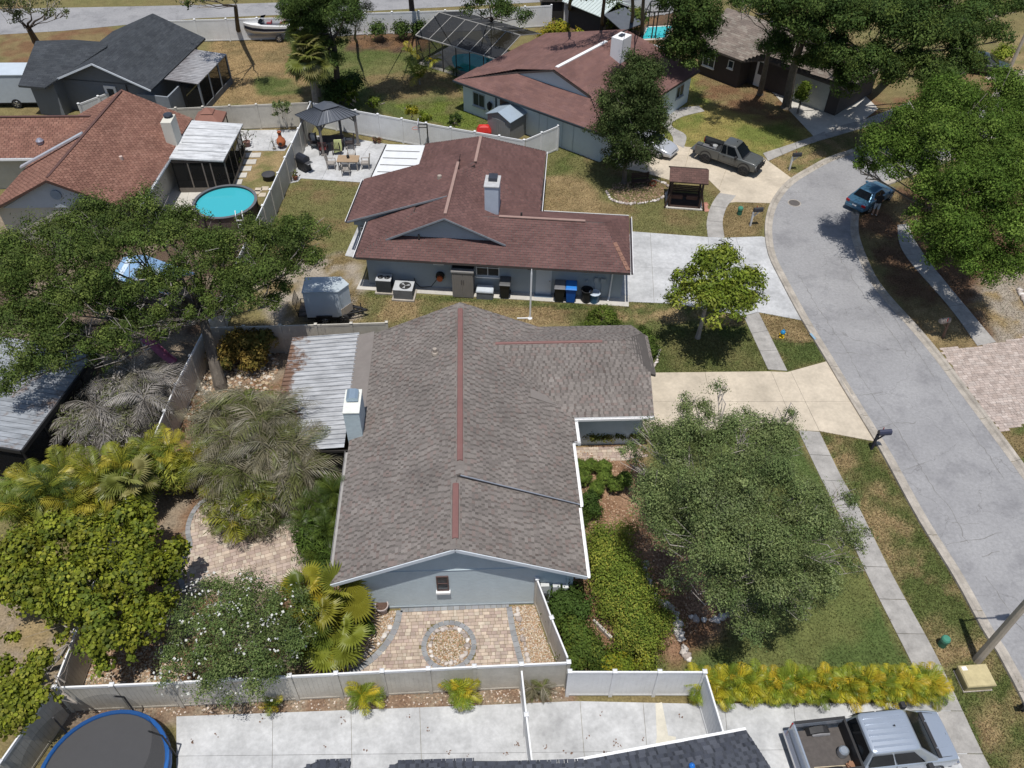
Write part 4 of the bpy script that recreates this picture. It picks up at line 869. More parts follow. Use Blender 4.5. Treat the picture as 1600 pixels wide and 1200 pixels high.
for u in (2.0,): window(C, f(u, .5, 1.3), 1.1, 1.0, .05, nC, (2, 1), frame=solid('window_frame_grey', (.35, .4, .43), .5))
window(C, f(12.9, 10.7, 1.45), 1.1, .9, .05, nCr, (2, 1), frame=MATS['window_frame_grey'])
part(C, 'downspout', solid('dark_spout', (.03, .04, .05), .5), lambda mb: mb.bar(f(3.6, .45, .1), f(3.6, .45, 2.3), .09))
part(C, 'board_hatch', solid('brown_boards', (.09, .06, .05), .8, .2, 5), lambda mb: mb.prism([f(4.0, .40)[:2], f(5.5, .40)[:2], f(5.5, .49)[:2], f(4.0, .49)[:2]], .9, 2.0))
part(C, 'wall_lantern', UNDER, lambda mb: mb.lathe([(.05, 0), (.16, .15), (.18, .5), (.06, .65), (0, .66)], f(3.1, .32, .9), 8))
for u in (7.4, 8.1, 9.4, 10.3): part(C, 'garage_joint', solid('joint_grey', (.45, .52, .55), .7), lambda mb: mb.prism([f(u, .48)[:2], f(u+.05, .48)[:2], f(u+.05, .498)[:2], f(u, .498)[:2]], .1, 2.2))
part(C, 'fascia', MATS['dark_spout'], lambda mb: mb.bar(f(0, -.04, 2.33), f(13.1, -.04, 2.33), .08, .12))

# ---------------------------------------------------------------- left house, red-brown shingles
Dh = thing('house', (-23.3, 46, 0), 'red brown shingle house with cream chimney beside the round pool', 'house')
rdg = [(-23.66, 41.0, 4.5), (-22.75, 52.2, 4.5)]
pl = [[(-19.45, 41.0, 2.42), rdg[0], rdg[1], (-18.75, 52.2, 2.42)],
 [(-27.85, 41.0, 2.42), rdg[0], rdg[1], (-26.94, 52.2, 2.42)],
 [(-38, 47.3, 2.42), (-26.9, 47.3, 2.42), (-23.6, 49.85, 3.85), (-38, 49.85, 3.85)],
 [(-38, 52.4, 2.42), (-26.9, 52.4, 2.42), (-23.6, 49.85, 3.85), (-38, 49.85, 3.85)]]
roof(Dh, pl, PALD, edge=solid('red_shadow', (.075, .042, .034), .9), tw=.30, ex=.15, gap=.03)
CREAM = solid('cream_stucco', (.50, .47, .40), .85, .06, 2, .3)
def wallsD(mb):
    mb.loft([[(-27.3+k, y, 0), (-19.95+k, y, 0), (-19.95+k, y, 2.42), (-23.6+k*.7, y, 4.33), (-27.3+k, y, 2.45)] for y, k in ((41.45, 0), (52.0, .7))])
    mb.box(-38, -26.5, 47.75, 52, 0, 2.42)
part(Dh, 'wall', CREAM, wallsD, fix=True)
part(Dh, 'gable_siding', solid('grey_siding', (.42, .46, .52), .7, .04), lambda mb: mb.loft([[(-26.9, y, 2.55), (-20.3, y, 2.55), (-23.62, y, 4.33)] for y in (41.38, 41.44)]), fix=True)
part(Dh, 'gable_vent', solid('vent_blue', (.24, .3, .38), .6), lambda mb: mb.tube([(-23.62, 41.36, 3.4), (-23.62, 41.30, 3.4)], .3, 16))
part(Dh, 'ridge_cap', solid('ridge_dark', (.10, .05, .042), .8), lambda mb: mb.bar(Vector(rdg[0])+Vector((0, .3, .04)), Vector(rdg[1])+Vector((0, -.2, .04)), .16, .05))
part(Dh, 'ridge_cap', MATS['ridge_dark'], lambda mb: mb.bar((-36, 49.85, 3.89), (-24.2, 49.85, 3.89), .16, .05))
part(Dh, 'step_flashing', solid('flash_metal', (.55, .58, .64), .35, metal=.4), lambda mb: mb.bar((-27.5, 45.75, 2.68), (-23.35, 46.25, 4.58), .28, .1))
part(Dh, 'chimney', solid('chimney_cream', (.58, .56, .49), .85, .05, 2, .3), lambda mb: mb.box(-19.5, -18.86, 48.5, 49.65, 0, 4.05))
part(Dh, 'chimney_cap', MATS['cap_dark'], lambda mb: (mb.lathe([(.2, 0), (.2, .12), (.3, .14), (.26, .2), (0, .22)], (-19.2, 49.3, 4.05), 12)))
part(Dh, 'pipe_vent', solid('vent_tan', (.55, .42, .36), .6), lambda mb: mb.lathe([(.1, 0), (.1, .42), (0, .42)], (-21.1, 45.2, 3.2), 10))
part(Dh, 'roof_vent', solid('vent_grey', (.30, .30, .36), .4, metal=.3), lambda mb: mb.lathe([(.2, 0), (.2, .1), (.24, .2), (.12, .34), (0, .36)], (-27.1, 48.2, 2.9), 12))
gutter(Dh, (-19.35, 41.0, 2.42), (-18.7, 52.2, 2.42))
gutter(Dh, (-38, 47.22, 2.42), (-27.2, 47.22, 2.42))
PM2 = patio_metal('lanai_white_metal', (.60, .61, .62), (.33, .33, .33), -12.0, -20.0, thr=(.52, .74))
part(Dh, 'lanai_roof', PM2, lambda mb: mb.slab([(-19.0, 46.95, 2.5), (-15.7, 46.9, 2.3), (-15.4, 51.75, 2.3), (-18.75, 51.9, 2.5)], .1))
for y in (47.9, 48.9, 49.85, 50.8): part(Dh, 'roof_seam', solid('seam_pale', (.40, .41, .42), .5), lambda mb: mb.slab([(-18.7, y, 2.53), (-15.75, y, 2.345), (-15.75, y+.06, 2.345), (-18.7, y+.06, 2.53)], .03))
part(Dh, 'lanai_beam', DARKF, lambda mb: (mb.box(-15.72, -15.62, 46.9, 51.7, 2.12, 2.26), mb.box(-19, -15.65, 46.95, 47.03, 2.14, 2.26)))
for x in (-18.0, -17.1, -16.6, -15.7): part(Dh, 'lanai_post', solid('post_tan', (.16, .14, .12), .6), lambda mb: mb.box(x-.04, x+.04, 46.97, 47.03, 0, 2.2))
for y in (48.2, 49.4, 50.6, 51.6): part(Dh, 'lanai_post', MATS['post_tan'], lambda mb: mb.box(-15.72, -15.66, y-.04, y+.04, 0, 2.2))
part(Dh, 'screen', SCR, lambda mb: (mb.poly([(-19, 47, .1), (-15.7, 47, .1), (-15.7, 47, 2.15), (-19, 47, 2.15)]), mb.poly([(-15.69, 47, .1), (-15.69, 51.6, .1), (-15.69, 51.6, 2.15), (-15.69, 47, 2.15)])))
part(Dh, 'knee_wall', MATS['post_tan'], lambda mb: (mb.box(-18.95, -15.7, 46.98, 47.02, 0, .35), mb.box(-15.71, -15.67, 47, 51.6, 0, .35)))

# ---------------------------------------------------------------- dark grey house at the upper left
fE = frame((-22.7, 56.6), R_(-11.0)); f = fE
E_ = thing('house', f(-4, 4), 'dark charcoal roofed grey house in the upper left', 'house')
zE = 4.9
pl = [[f(0, 0, 2.42), f(-3.85, 0, 4.05), f(-3.85, 9.3, 4.05), f(0, 9.3, 2.42)],
 [f(-7.7, 0, 2.42), f(-3.85, 0, 4.05), f(-3.85, 9.3, 4.05), f(-7.7, 9.3, 2.42)],
 [f(-9.5, -.9, 2.42), f(-7.5, -.9, 2.42), f(-4.4, 3.1, 3.95), f(-9.9, 3.1, 3.95)],
 [f(-9.9, 7.2, 2.42), f(-7.0, 7.2, 2.42), f(-4.4, 3.1, 3.95), f(-9.9, 3.1, 3.95)]]
roof(E_, pl, PALE, edge=solid('fascia_dark', (.05, .055, .06), .6), tw=.4, ex=.18, gap=.008, lift=.01)
GREYW = solid('slate_grey_wall', (.17, .185, .205), .8, .05, 2)
def wallsE(mb):
    mb.prism([f(-9.1, -.3)[:2], f(-7.2, -.3)[:2], f(-7.2, .8)[:2], f(-.5, .8)[:2], f(-.5, 8.6)[:2], f(-7, 8.4)[:2], f(-7.0, 6.6)[:2], f(-9.3, 6.6)[:2]], 0, 2.4)
    mb.loft([[f(-7.2, v, 2.3), f(-.5, v, 2.3), f(-.5, v, 2.48), f(-3.85, v, 3.9), f(-7.2, v, 2.48)] for v in (.8, 1.4)])
part(E_, 'wall', GREYW, wallsE, fix=True)
for a, b in (((-7.7, -.03, 2.38), (-3.85, -.03, 4.0)), ((-3.85, -.03, 4.0), (0, -.03, 2.38))): part(E_, 'rake_board', FASC, lambda mb: mb.bar(f(*a), f(*b), .04, .12))
dE = part(E_, 'door', GUT, lambda mb: mb.prism([f(-4.1, .73)[:2], f(-3.2, .73)[:2], f(-3.2, .79)[:2], f(-4.1, .79)[:2]], .1, 2.1))
sub(dE, 'pane', PANE, lambda mb: mb.prism([f(-3.9, .715)[:2], f(-3.4, .715)[:2], f(-3.4, .728)[:2], f(-3.9, .728)[:2]], 1.2, 1.9))
part(E_, 'conduit', UNDER, lambda mb: mb.bar(f(-2.5, .75, .3), f(-2.3, .75, 2.3), .05))
part(E_, 'side_enclosure', solid('enclosure_grey', (.22, .24, .265), .8), lambda mb: (mb.prism([f(-1.4, .3)[:2], f(.9, .2)[:2], f(.9, .32)[:2], f(-1.4, .42)[:2]], 0, 1.9), mb.prism([f(.9, .2)[:2], f(1.02, .2)[:2], f(1.02, 2.6)[:2], f(.9, 2.6)[:2]], 0, 1.9)))
PM3 = patio_metal('patio_grey_metal', (.36, .355, .36), (.15, .13, .125), -21.5, -19.2, thr=(.35, .75))
corr = [f(.2, 1.9, 2.4), f(2.6, 1.9, 2.25), f(2.7, 7.0, 2.25), f(.2, 7.0, 2.4)]
part(E_, 'patio_cover', PM3, lambda mb: [mb.slab([f(.1, v, 2.42), f(2.6, v, 2.25), f(2.6, v+.19, 2.25), f(.1, v+.19, 2.42)], .05) for v in np.arange(1.9, 7.0, .24)])
stuff(E_.children[-1])
part(E_, 'patio_cover_base', solid('patio_dark', (.12, .11, .11), .6), lambda mb: mb.slab([f(.1, 1.9, 2.38), f(2.6, 1.9, 2.21), f(2.6, 7.0, 2.21), f(.1, 7.0, 2.38)], .03))
part(E_, 'screen', SCR, lambda mb: (mb.poly([f(2.55, 2, .3), f(2.55, 7, .3), f(2.55, 7, 2.2), f(2.55, 2, 2.2)]), mb.poly([f(1.1, 2, .0), f(2.55, 2, .0), f(2.55, 2, 2.2), f(1.1, 2, 2.2)])))
part(E_, 'knee_wall', solid('knee_grey', (.13, .135, .14), .8), lambda mb: mb.prism([f(2.5, 2)[:2], f(2.62, 2)[:2], f(2.62, 7)[:2], f(2.5, 7)[:2]], 0, .45))
for v in (2.0, 3.7, 5.4, 7.0): part(E_, 'patio_post', GREYW, lambda mb: mb.prism([f(2.5, v-.06)[:2], f(2.62, v-.06)[:2], f(2.62, v+.06)[:2], f(2.5, v+.06)[:2]], 0, 2.2))

# ---------------------------------------------------------------- brown house at the upper right
fF = frame(G(1160, 95, 2.4)[:2], R_(-48)); f = fF
F_ = thing('house', f(-2, 4), 'dark brown house under the oaks with dappled tan roof', 'house')
pl = [[f(-4.6, 0, 2.4), f(0, 0, 2.4), f(1.2, 4.0, 4.1), f(-4.6, 4.0, 4.1)], [f(-4.6, 8, 2.4), f(8, 8, 2.4), f(5, 4.0, 4.1), f(-4.6, 4.0, 4.1)],
 [f(0, 0, 2.4), f(1.0, 1.4, 2.4), f(8, 1.4, 2.4), f(6, 4.0, 4.1), f(1.2, 4.0, 4.1)], [f(8, 1.4, 2.4), f(8, 8, 2.4), f(5.5, 4, 4.1)]]
roof(F_, pl, PALF, edge=solid('tan_shadow', (.09, .075, .065), .9), tw=.45, ex=.2, gap=.01)
part(F_, 'wall', solid('dark_brown_siding', (.055, .045, .042), .8, .1), lambda mb: (mb.prism([f(-4.2, .5)[:2], f(-.3, .5)[:2], f(-.3, 7.5)[:2], f(-4.2, 7.5)[:2]], 0, 2.4), mb.prism([f(-.4, 1.9)[:2], f(7.5, 1.9)[:2], f(7.5, 7.5)[:2], f(-.4, 7.5)[:2]], 0, 2.4)))
nF = ((f(0, 0)-f(0, 1)).x, (f(0, 0)-f(0, 1)).y)
window(F_, f(-3.2, .5, 1.4), 1.1, 1.2, .05, nF, (2, 2)); window(F_, f(-1.2, .5, 1.6), .5, .6, .04, nF, (1, 1))
part(F_, 'door', GUT, lambda mb: mb.prism([f(.3, 1.84)[:2], f(1.15, 1.84)[:2], f(1.15, 1.89)[:2], f(.3, 1.89)[:2]], .05, 2.1))
sub(F_.children[-1], 'pane', PANE, lambda mb: mb.prism([f(.5, 1.82)[:2], f(.95, 1.82)[:2], f(.95, 1.838)[:2], f(.5, 1.838)[:2]], 1.0, 1.95))
part(F_, 'garage_door', solid('garage_tan', (.36, .37, .34), .7), lambda mb: mb.prism([f(3.2, 1.84)[:2], f(6.6, 1.84)[:2], f(6.6, 1.89)[:2], f(3.2, 1.89)[:2]], .05, 2.1))
part(F_, 'roof_vent', MATS['flash_metal'], lambda mb: mb.lathe([(.3, 0), (.3, .25), (0, .4)], f(-.5, 4.4, 4.0), 10))

# ---------------------------------------------------------------- foreground house roof at the bottom edge
H_ = thing('house', (5, 8, 0), 'dark slate shingle roof corner cut by the bottom edge', 'house')
e1, e2, e3 = G(868, 1196, 2.6), G(1166, 1141, 2.6), G(1197, 1200, 2.75)
dn = Vector((e3.x-e2.x, e3.y-e2.y, 0)).normalized()
q = lambda p, d, z: Vector((p.x+dn.x*d, p.y+dn.y*d, z))
pl = [[e1, e2, q(e2, 5.5, 4.6), q(e1, 5.5, 4.6)]]
g2, g3 = G(628, 1188, 2.55), G(912, 1190, 2.55)
pl.append([g2, g3, Vector((g3.x, 5.0, 4.3)), Vector((-6.0, 5.0, 4.3)), Vector((g2.x-1.3, g2.y-.75, 2.78))])
h1, h2 = G(500, 1187, 2.5), G(548, 1189, 2.5)
pl.append([h1, h2, Vector((h2.x, 5, 4.3)), Vector((-8.5, 5, 4.3)), Vector((h1.x-1.0, h1.y-.55, 2.68))])
roof(H_, pl, PALG, edge=MATS['fascia_dark'], tw=.28, ex=.15, gap=.012, lift=.018, lam=True)
part(H_, 'drip_edge', GUT, lambda mb: mb.bar(Vector(e1)+Vector((0, .05, -.02)), Vector(e2)+Vector((0, .05, -.02)), .09, .06))
part(H_, 'wall', solid('hidden_wall', (.4, .42, .45), .8), lambda mb: mb.box(-6.5, 8.1, 0, 9.0, 0, 2.45))
part(H_, 'roof_ornament', solid('bright_blue', (.02, .16, .55), .4), lambda mb: mb.lathe([(.10, 0), (.09, .06), (.03, .12), (0, .13)], G(1081, 1197, 2.95), 8))
# ================================================================ trees and plants
LEAF = attr_mat('leaf', rough=.7, var=0, transl=.25, spec=.12)
LEAFG = attr_mat('glossy_leaf', rough=.6, var=0, transl=.2, spec=.22)
BARK = solid('grey_bark', (.125, .108, .09), .95, .3, 5, .8, bscale=22)
BARKP = solid('pale_bark', (.33, .29, .25), .95, .25, 5, .6, bscale=22)
BARKD = solid('dark_bark', (.075, .06, .05), .95, .3, 5, .8, bscale=22)
def leaves(name, parent, pos, nrm, L, W_, cols, mat=None, rnd=False):
    """every leaf is a small kite-shaped (or rounded) face, gently cupped"""
    N = len(pos); a = rng.normal(size=(N, 3)); t = np.cross(nrm, a); t /= np.linalg.norm(t, axis=1)[:, None]+1e-9; b = np.cross(nrm, t)
    L = L[:, None]; W_ = W_[:, None]; dr = nrm*L*.12
    if rnd:
        V = np.stack([pos+t*L*.5*math.cos(q)+b*W_*.5*math.sin(q)-dr*(1 if k % 3 else .2) for k, q in enumerate(np.linspace(0, 2*math.pi, 6, endpoint=False))], 1).reshape(-1, 3); n = 6
    else:
        V = np.stack([pos-t*L*.5-dr, pos+b*W_*.5, pos+t*L*.5-dr, pos-b*W_*.5], 1).reshape(-1, 3); n = 4
    F = np.arange(N*n, dtype=np.int32).reshape(-1, n)
    me = raw_mesh(name, V, F); col_attr(me, np.repeat(cols, n, axis=0))
    o = link(name, me, mat or LEAF, parent); return o
def lobe(px, py, z, rpx, fl=.9):
    p = G(px, py, z); r = rpx*MPP(p); return (p.x, p.y, p.z, r, r, r*fl)
def crown_points(lobes, clumps, per, cr, shell=.70, zmin=-.6, zcut=.6):
    """billowing crown: clumps of many sizes sit on and beyond the shells of the lobes, leaves fill the clumps"""
    Lb = np.array(lobes); w = Lb[:, 3]*Lb[:, 4]; k = rng.choice(len(Lb), clumps, p=w/w.sum()); d = rng.normal(size=(clumps*4, 3)); d /= np.linalg.norm(d, axis=1)[:, None]
    d = d[d[:, 2] > zmin][:clumps]
    while len(d) < clumps: d = np.vstack([d, d])[:clumps]
    rad = shell+(1-shell)*rng.random(clumps); R = cr*np.exp(.38*rng.normal(size=clumps)).clip(.4, 1.9); out = rng.random(clumps) < .10
    rad = np.where(out, rad*rng.uniform(1.05, 1.35, clumps), rad); R = np.where(out, R*.6, R); R = np.minimum(R, Lb[k, 3]*.8)
    c = Lb[k, :3]+d*np.maximum(Lb[k, 3:6]-R[:, None]*.35, .05)*rad[:, None]; c[:, 2] = np.maximum(c[:, 2], zcut)
    cnt = np.maximum(4, (per*(R/cr)**1.7)).astype(int); ci = np.repeat(np.arange(clumps), cnt); n = len(ci)
    e = rng.normal(size=(n, 3)); e /= np.linalg.norm(e, axis=1)[:, None]
    st = rng.normal(size=(clumps, 3)); st[:, 2] *= .4; st /= np.linalg.norm(st, axis=1)[:, None]; st = st*.5+d*.5
    e2 = e+st[ci]*(e*st[ci]).sum(1)[:, None]*.9
    rr = R[ci]*rng.random(n)**.45*(1+.2*np.abs(rng.normal(size=n)))
    p = c[ci]+e2*rr[:, None]*np.array([1, 1, .8]); p[:, 2] = np.maximum(p[:, 2], zcut*.5)
    o = e*.6+d[ci]*.75+np.array([0, 0, .3])+rng.normal(size=(n, 3))*.42; o /= np.linalg.norm(o, axis=1)[:, None]
    return c, ci, p, o
def billows(lobes, k=5.0):
    """break every lobe of a crown into smaller rounded billows with hollows between them"""
    out = []
    for x, y, z, r, _, q in lobes:
        if r < .45: out.append((x, y, z, r, r, q)); continue
        m = max(6, int(k+4+r*3.0))
        for i in range(m):
            d = rng.normal(size=3); d /= np.linalg.norm(d); d[2] = d[2] if d[2] > -.3 else -d[2]
            t = r*rng.uniform(.33, .52); f = rng.uniform(.55, .85); out.append((x+d[0]*r*f, y+d[1]*r*f, z+d[2]*q*f, t, t, t*.85))
    return out
def cols_for(ci, clumps, pal, jit=.22, cj=.32):
    P = np.array(pal); base = P[rng.integers(0, len(P), clumps)]*(1+cj*(rng.random(clumps)-.5)*2)[:, None]
    return np.clip(base[ci]*(1+jit*(rng.random(len(ci))-.5)*2)[:, None], .002, 1)
OAK = [(.078, .118, .026), (.10, .142, .032), (.058, .092, .021), (.125, .162, .038), (.088, .12, .034)]
OAKG = [(.142, .19, .068), (.175, .222, .08), (.105, .148, .052), (.208, .25, .098), (.155, .188, .082)]
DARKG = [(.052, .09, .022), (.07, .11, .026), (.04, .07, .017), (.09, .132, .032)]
BRIGHT = [(.10, .145, .018), (.125, .17, .022), (.08, .12, .016), (.15, .19, .03)]
LIME = [(.15, .20, .02), (.19, .235, .028), (.11, .155, .018), (.24, .27, .04), (.135, .175, .022)]
YEL = [(.24, .24, .022), (.30, .27, .025), (.18, .20, .02), (.36, .29, .03)]
def limbs(mb, base, lobes, trunk_top, r0, n_twig, tw=(.015, .035), mt=None):
    mt = mt or mb
    base = Vector(base); top = Vector(trunk_top)
    mid = base.lerp(top, .5)+Vector((random.uniform(-.15, .15), random.uniform(-.15, .15), 0))
    mb.tube([base-Vector((0, 0, .1)), base+Vector((0, 0, .25)), mid, top], [r0*1.45, r0*1.05, r0*.85, r0*.7], 9)
    ends = []
    for L in lobes:
        e = Vector(L[:3])+Vector((0, 0, -L[5]*.25)); m = top.lerp(e, .5)+Vector((random.uniform(-.25, .25), random.uniform(-.25, .25), random.uniform(-.25, .1)))
        q = top.lerp(m, .5)+Vector((random.uniform(-.2, .2), random.uniform(-.2, .2), .1))
        rr = r0*random.uniform(.2, .34)*min(1, L[3]/1.1); mb.tube([top, q, m, e], [rr*1.3, rr, rr*.7, rr*.3], 6); ends.append((m, e, L))
    for k in range(n_twig):
        m, e, L = random.choice(ends); s = m.lerp(e, random.uniform(.4, 1)); d = Vector(rng.normal(size=3)); d.z = abs(d.z)*.8-.1; d.normalize()
        t = Vector((L[0]+d.x*L[3]*1.0, L[1]+d.y*L[4]*1.0, L[2]+d.z*L[5]*1.05)); h = s.lerp(t, .55)+Vector(rng.normal(size=3))*.22; rr = random.uniform(*tw)
        mt.tube([s, h, t], [rr*1.6, rr, rr*.4], 4, cap=False)
def tree(label, base, lobes, clumps, per, cr, leaf, pal, r0=.2, top=None, twigs=30, group=None, name='tree', cat='tree', bark=None, mat=None, asp=.5, shell=.55, zmin=-.6, jit=.3, tw=(.015, .035), zcut=.6, limbn=None, twigm=None, sub_=True):
    base = Vector((base[0], base[1], 0)); root = thing(name, base, label, cat, group)
    cz = np.array(lobes)[:, :3].mean(0); top = Vector(top) if top is not None else base.lerp(Vector(cz), .55)
    mb = MB(); mt = MB(); limbs(mb, base, lobes if limbn is None else lobes[:limbn], top, r0, twigs, tw, mt); mb.build('trunk', bark or BARK, root, smooth=True)
    if mt.v: stuff(mt.build('twigs', twigm or BARKP, root))
    c, ci, p, n = crown_points(billows(lobes) if sub_ else lobes, clumps, per, cr, shell, zmin, zcut=zcut); N = len(p)
    L = leaf*(.5+.85*rng.random(N)); leaves('crown', root, p, n, L, L*asp, cols_for(ci, clumps, pal, jit), mat, asp > .8); return root
def bush(label, lobes, clumps, per, cr, leaf, pal, group=None, name='shrub', cat='shrub', mat=None, asp=.55, flowers=0, fcol=(.75, .75, .7), shell=.6, zcut=.1, jit=.22):
    b = np.array(lobes)[:, :2].mean(0); root = thing(name, (b[0], b[1], 0), label, cat, group)
    mb = MB()
    for L in lobes[:12]:
        for k in range(3): mb.tube([(b[0]*.3+L[0]*.7, b[1]*.3+L[1]*.7, -.05), (L[0]+random.uniform(-.3, .3)*L[3], L[1]+random.uniform(-.3, .3)*L[4], L[2])], [.03, .012], 5)
    mb.build('stem', BARK, root)
    c, ci, p, n = crown_points(lobes, clumps, int(per*1.6), cr*1.4, shell, -.3, zcut=zcut); N = len(p); L = leaf*(.7+.6*rng.random(N))
    leaves('foliage', root, p, n, L, L*asp, cols_for(ci, clumps, pal, jit), mat)
    if flowers:
        i = rng.choice(N, flowers); q = p[i]+np.array([0, 0, .08]); m = np.tile([0, -.2, 1.0], (flowers, 1))+rng.normal(size=(flowers, 3))*.3; m /= np.linalg.norm(m, axis=1)[:, None]
        Lf = leaf*(.8+.5*rng.random(flowers)); leaves('blossom', root, q, m, Lf, Lf*.9, np.tile(fcol, (flowers, 1))*(.85+.2*rng.random((flowers, 1))))
    return root
# ---- palms: one frond mesh of each kind, each frond its own piece
def feather_frond(L=2.2, n=34, ll=.42, droop=.9, w=.035, vee=.5):
    V = []; F = []; up0 = .9
    for i in range(n+1):
        t = i/n; x = L*(t-.18*droop*t*t); z = L*(.55*t-droop*.75*t*t)
        if i == 0: px, pz = x, z; continue
        d = Vector((x-px, 0, z-pz)).normalized(); px, pz = x, z
        l = ll*math.sin(math.pi*min(1, .12+.88*t))**.7*(1 if t < .92 else .7)
        for s in (-1, 1):
            a = Vector((x, 0, z)); tip = a+d*l*.55+Vector((0, s*l*.8, -l*vee*random.uniform(.3, .9))); m = a.lerp(tip, .5)+Vector((0, 0, l*.12)); sd = d*w
            k = len(V); V += [a-sd*.5, m-sd, tip, m+sd]; F.append((k, k+1, k+2, k+3))
    mb = MB(); mb.add(V, F)
    mb.tube([(L*(t-.18*droop*t*t), 0, L*(.55*t-droop*.75*t*t)) for t in np.linspace(0, 1, 9)], [.03*(1-.8*t) for t in np.linspace(0, 1, 9)], 4, cap=False)
    return mb
def fan_frond(stem=.7, r=.75, seg=26, arc=290, droop=.25):
    mb = MB(); mb.tube([(0, 0, 0), (stem*.6, 0, stem*.30), (stem, 0, stem*.32)], [.022, .018, .014], 4, cap=False); c = Vector((stem, 0, stem*.32))
    for i in range(seg):
        a = R_(-arc/2+arc*i/(seg-1)); a2 = R_(arc/seg*.62); ln = r*(1-.25*abs(a)/math.pi)*random.uniform(.92, 1.05)
        p = lambda q, l, dz: c+Vector((math.cos(q)*l, math.sin(q)*l, dz))
        V = [c, p(a-a2*.8, ln*.6, -.02), p(a+random.uniform(-.04, .04), ln, -droop*ln*random.uniform(.4, 1.0)), p(a+a2*.8, ln*.6, -.02), p(a, ln*.55, .045)]
        mb.add(V, [(0, 1, 4), (1, 2, 4), (4, 2, 3), (0, 4, 3)])
    return mb
def frondmats(nm, cols):
    out = []
    for i, c in enumerate(cols):
        m, n, b = _base('%s_%d' % (nm, i)); b.inputs['Base Color'].default_value = (*c, 1); b.inputs['Roughness'].default_value = .45; b.inputs['Specular IOR Level'].default_value = .4
        oi = n.nodes.new('ShaderNodeObjectInfo'); mr = n.nodes.new('ShaderNodeMapRange'); mr.inputs['To Min'].default_value = .72; mr.inputs['To Max'].default_value = 1.28; n.links.new(oi.outputs['Random'], mr.inputs[0])
        mx = n.nodes.new('ShaderNodeMix'); mx.data_type = 'RGBA'; mx.blend_type = 'MULTIPLY'; mx.inputs[0].default_value = 1; mx.inputs[6].default_value = (*c, 1); n.links.new(mr.outputs[0], mx.inputs[7]); n.links.new(mx.outputs[2], b.inputs['Base Color'])
        tr = n.nodes.new('ShaderNodeBsdfTranslucent'); n.links.new(mx.outputs[2], tr.inputs[0]); ms = n.nodes.new('ShaderNodeMixShader'); ms.inputs[0].default_value = .28
        n.links.new(b.outputs[0], ms.inputs[1]); n.links.new(tr.outputs[0], ms.inputs[2]); n.links.new(ms.outputs[0], n.nodes['Material Output'].inputs['Surface']); out.append(m)
    return out
FM = {'green': frondmats('frond_green', [(.085, .125, .02), (.115, .15, .024), (.065, .10, .02)]),
      'areca': frondmats('frond_areca', [(.17, .20, .025), (.26, .26, .03), (.12, .16, .022), (.34, .29, .035)]),
      'golden': frondmats('frond_golden', [(.36, .355, .03), (.44, .39, .03), (.22, .28, .028), (.48, .36, .028), (.29, .34, .035), (.17, .24, .025)]),
      'dry': frondmats('frond_dry', [(.27, .245, .22), (.36, .335, .305), (.20, .18, .155), (.24, .22, .15)]),
      'mixdry': frondmats('frond_mixdry', [(.20, .18, .11), (.25, .22, .15), (.14, .16, .045), (.29, .265, .20), (.17, .18, .06)]),
      'fan': frondmats('frond_fan', [(.19, .215, .028), (.26, .25, .03), (.13, .17, .025), (.35, .29, .035)]),
      'sabal': frondmats('frond_sabal', [(.15, .17, .035), (.19, .20, .05), (.11, .135, .03), (.26, .24, .09)])}
MESHES = {}
def fmesh(kind, mats, variant, L):
    key = (kind, mats, variant, round(L, 1))
    if key in MESHES: return MESHES[key]
    if kind == 'feather' and mats in ('golden', 'areca'): mb = feather_frond(1.0*L, 18, .34*L, random.uniform(.6, 1.25), .021*L, .9)
    elif kind == 'feather': mb = feather_frond(1.0*L, 22, .34*L, random.uniform(.7, 1.15), .0135*L, .9)
    elif kind == 'dead': mb = feather_frond(1.0*L, 18, .26*L, random.uniform(1.2, 1.7), .013*L, 1.3)
    else: mb = fan_frond(.55*L, .58*L, 26, random.uniform(260, 320), random.uniform(.15, .4))
    me = mb.mesh('frond'); me.materials.append(FM[mats][variant % len(FM[mats])]); MESHES[key] = me; return me
def palm(label, base, hearts, kind, mats, L, n, tilt=(20, 90), name='palm', group=None, trunk=None, bark=None, cat='palm'):
    """hearts: crown centres (x, y, z); every frond springs from one of them"""
    base = Vector((base[0], base[1], 0)); root = thing(name, base, label, cat, group); mb = MB()
    for h in hearts:
        h = Vector(h); b0 = base.lerp(Vector((h.x, h.y, 0)), .8) if len(hearts) > 1 else base
        r = trunk or .05; mb.tube([b0-Vector((0, 0, .05)), b0.lerp(h, .5)+Vector((random.uniform(-.05, .05), random.uniform(-.05, .05), 0)), h], [r*1.3, r, r*.9], 7)
    mb.build('trunk' if trunk else 'cane', bark or BARKP, root, smooth=True)
    for h in hearts:
        for i in range(n):
            az = 2*math.pi*(i*.381966+random.uniform(-.05, .05)); el = R_(random.uniform(*tilt)); l = random.choice((.85, 1.0, 1.15))*L
            me = fmesh(kind, mats, random.randrange(6), round(l, 1))
            M = Matrix.Translation(Vector(h)) @ Matrix.Rotation(az, 4, 'Z') @ Matrix.Rotation(.45-el, 4, 'Y') @ Matrix.Rotation(random.uniform(-.4, .4), 4, 'X')
            inst('frond', me, root, M)
    return root

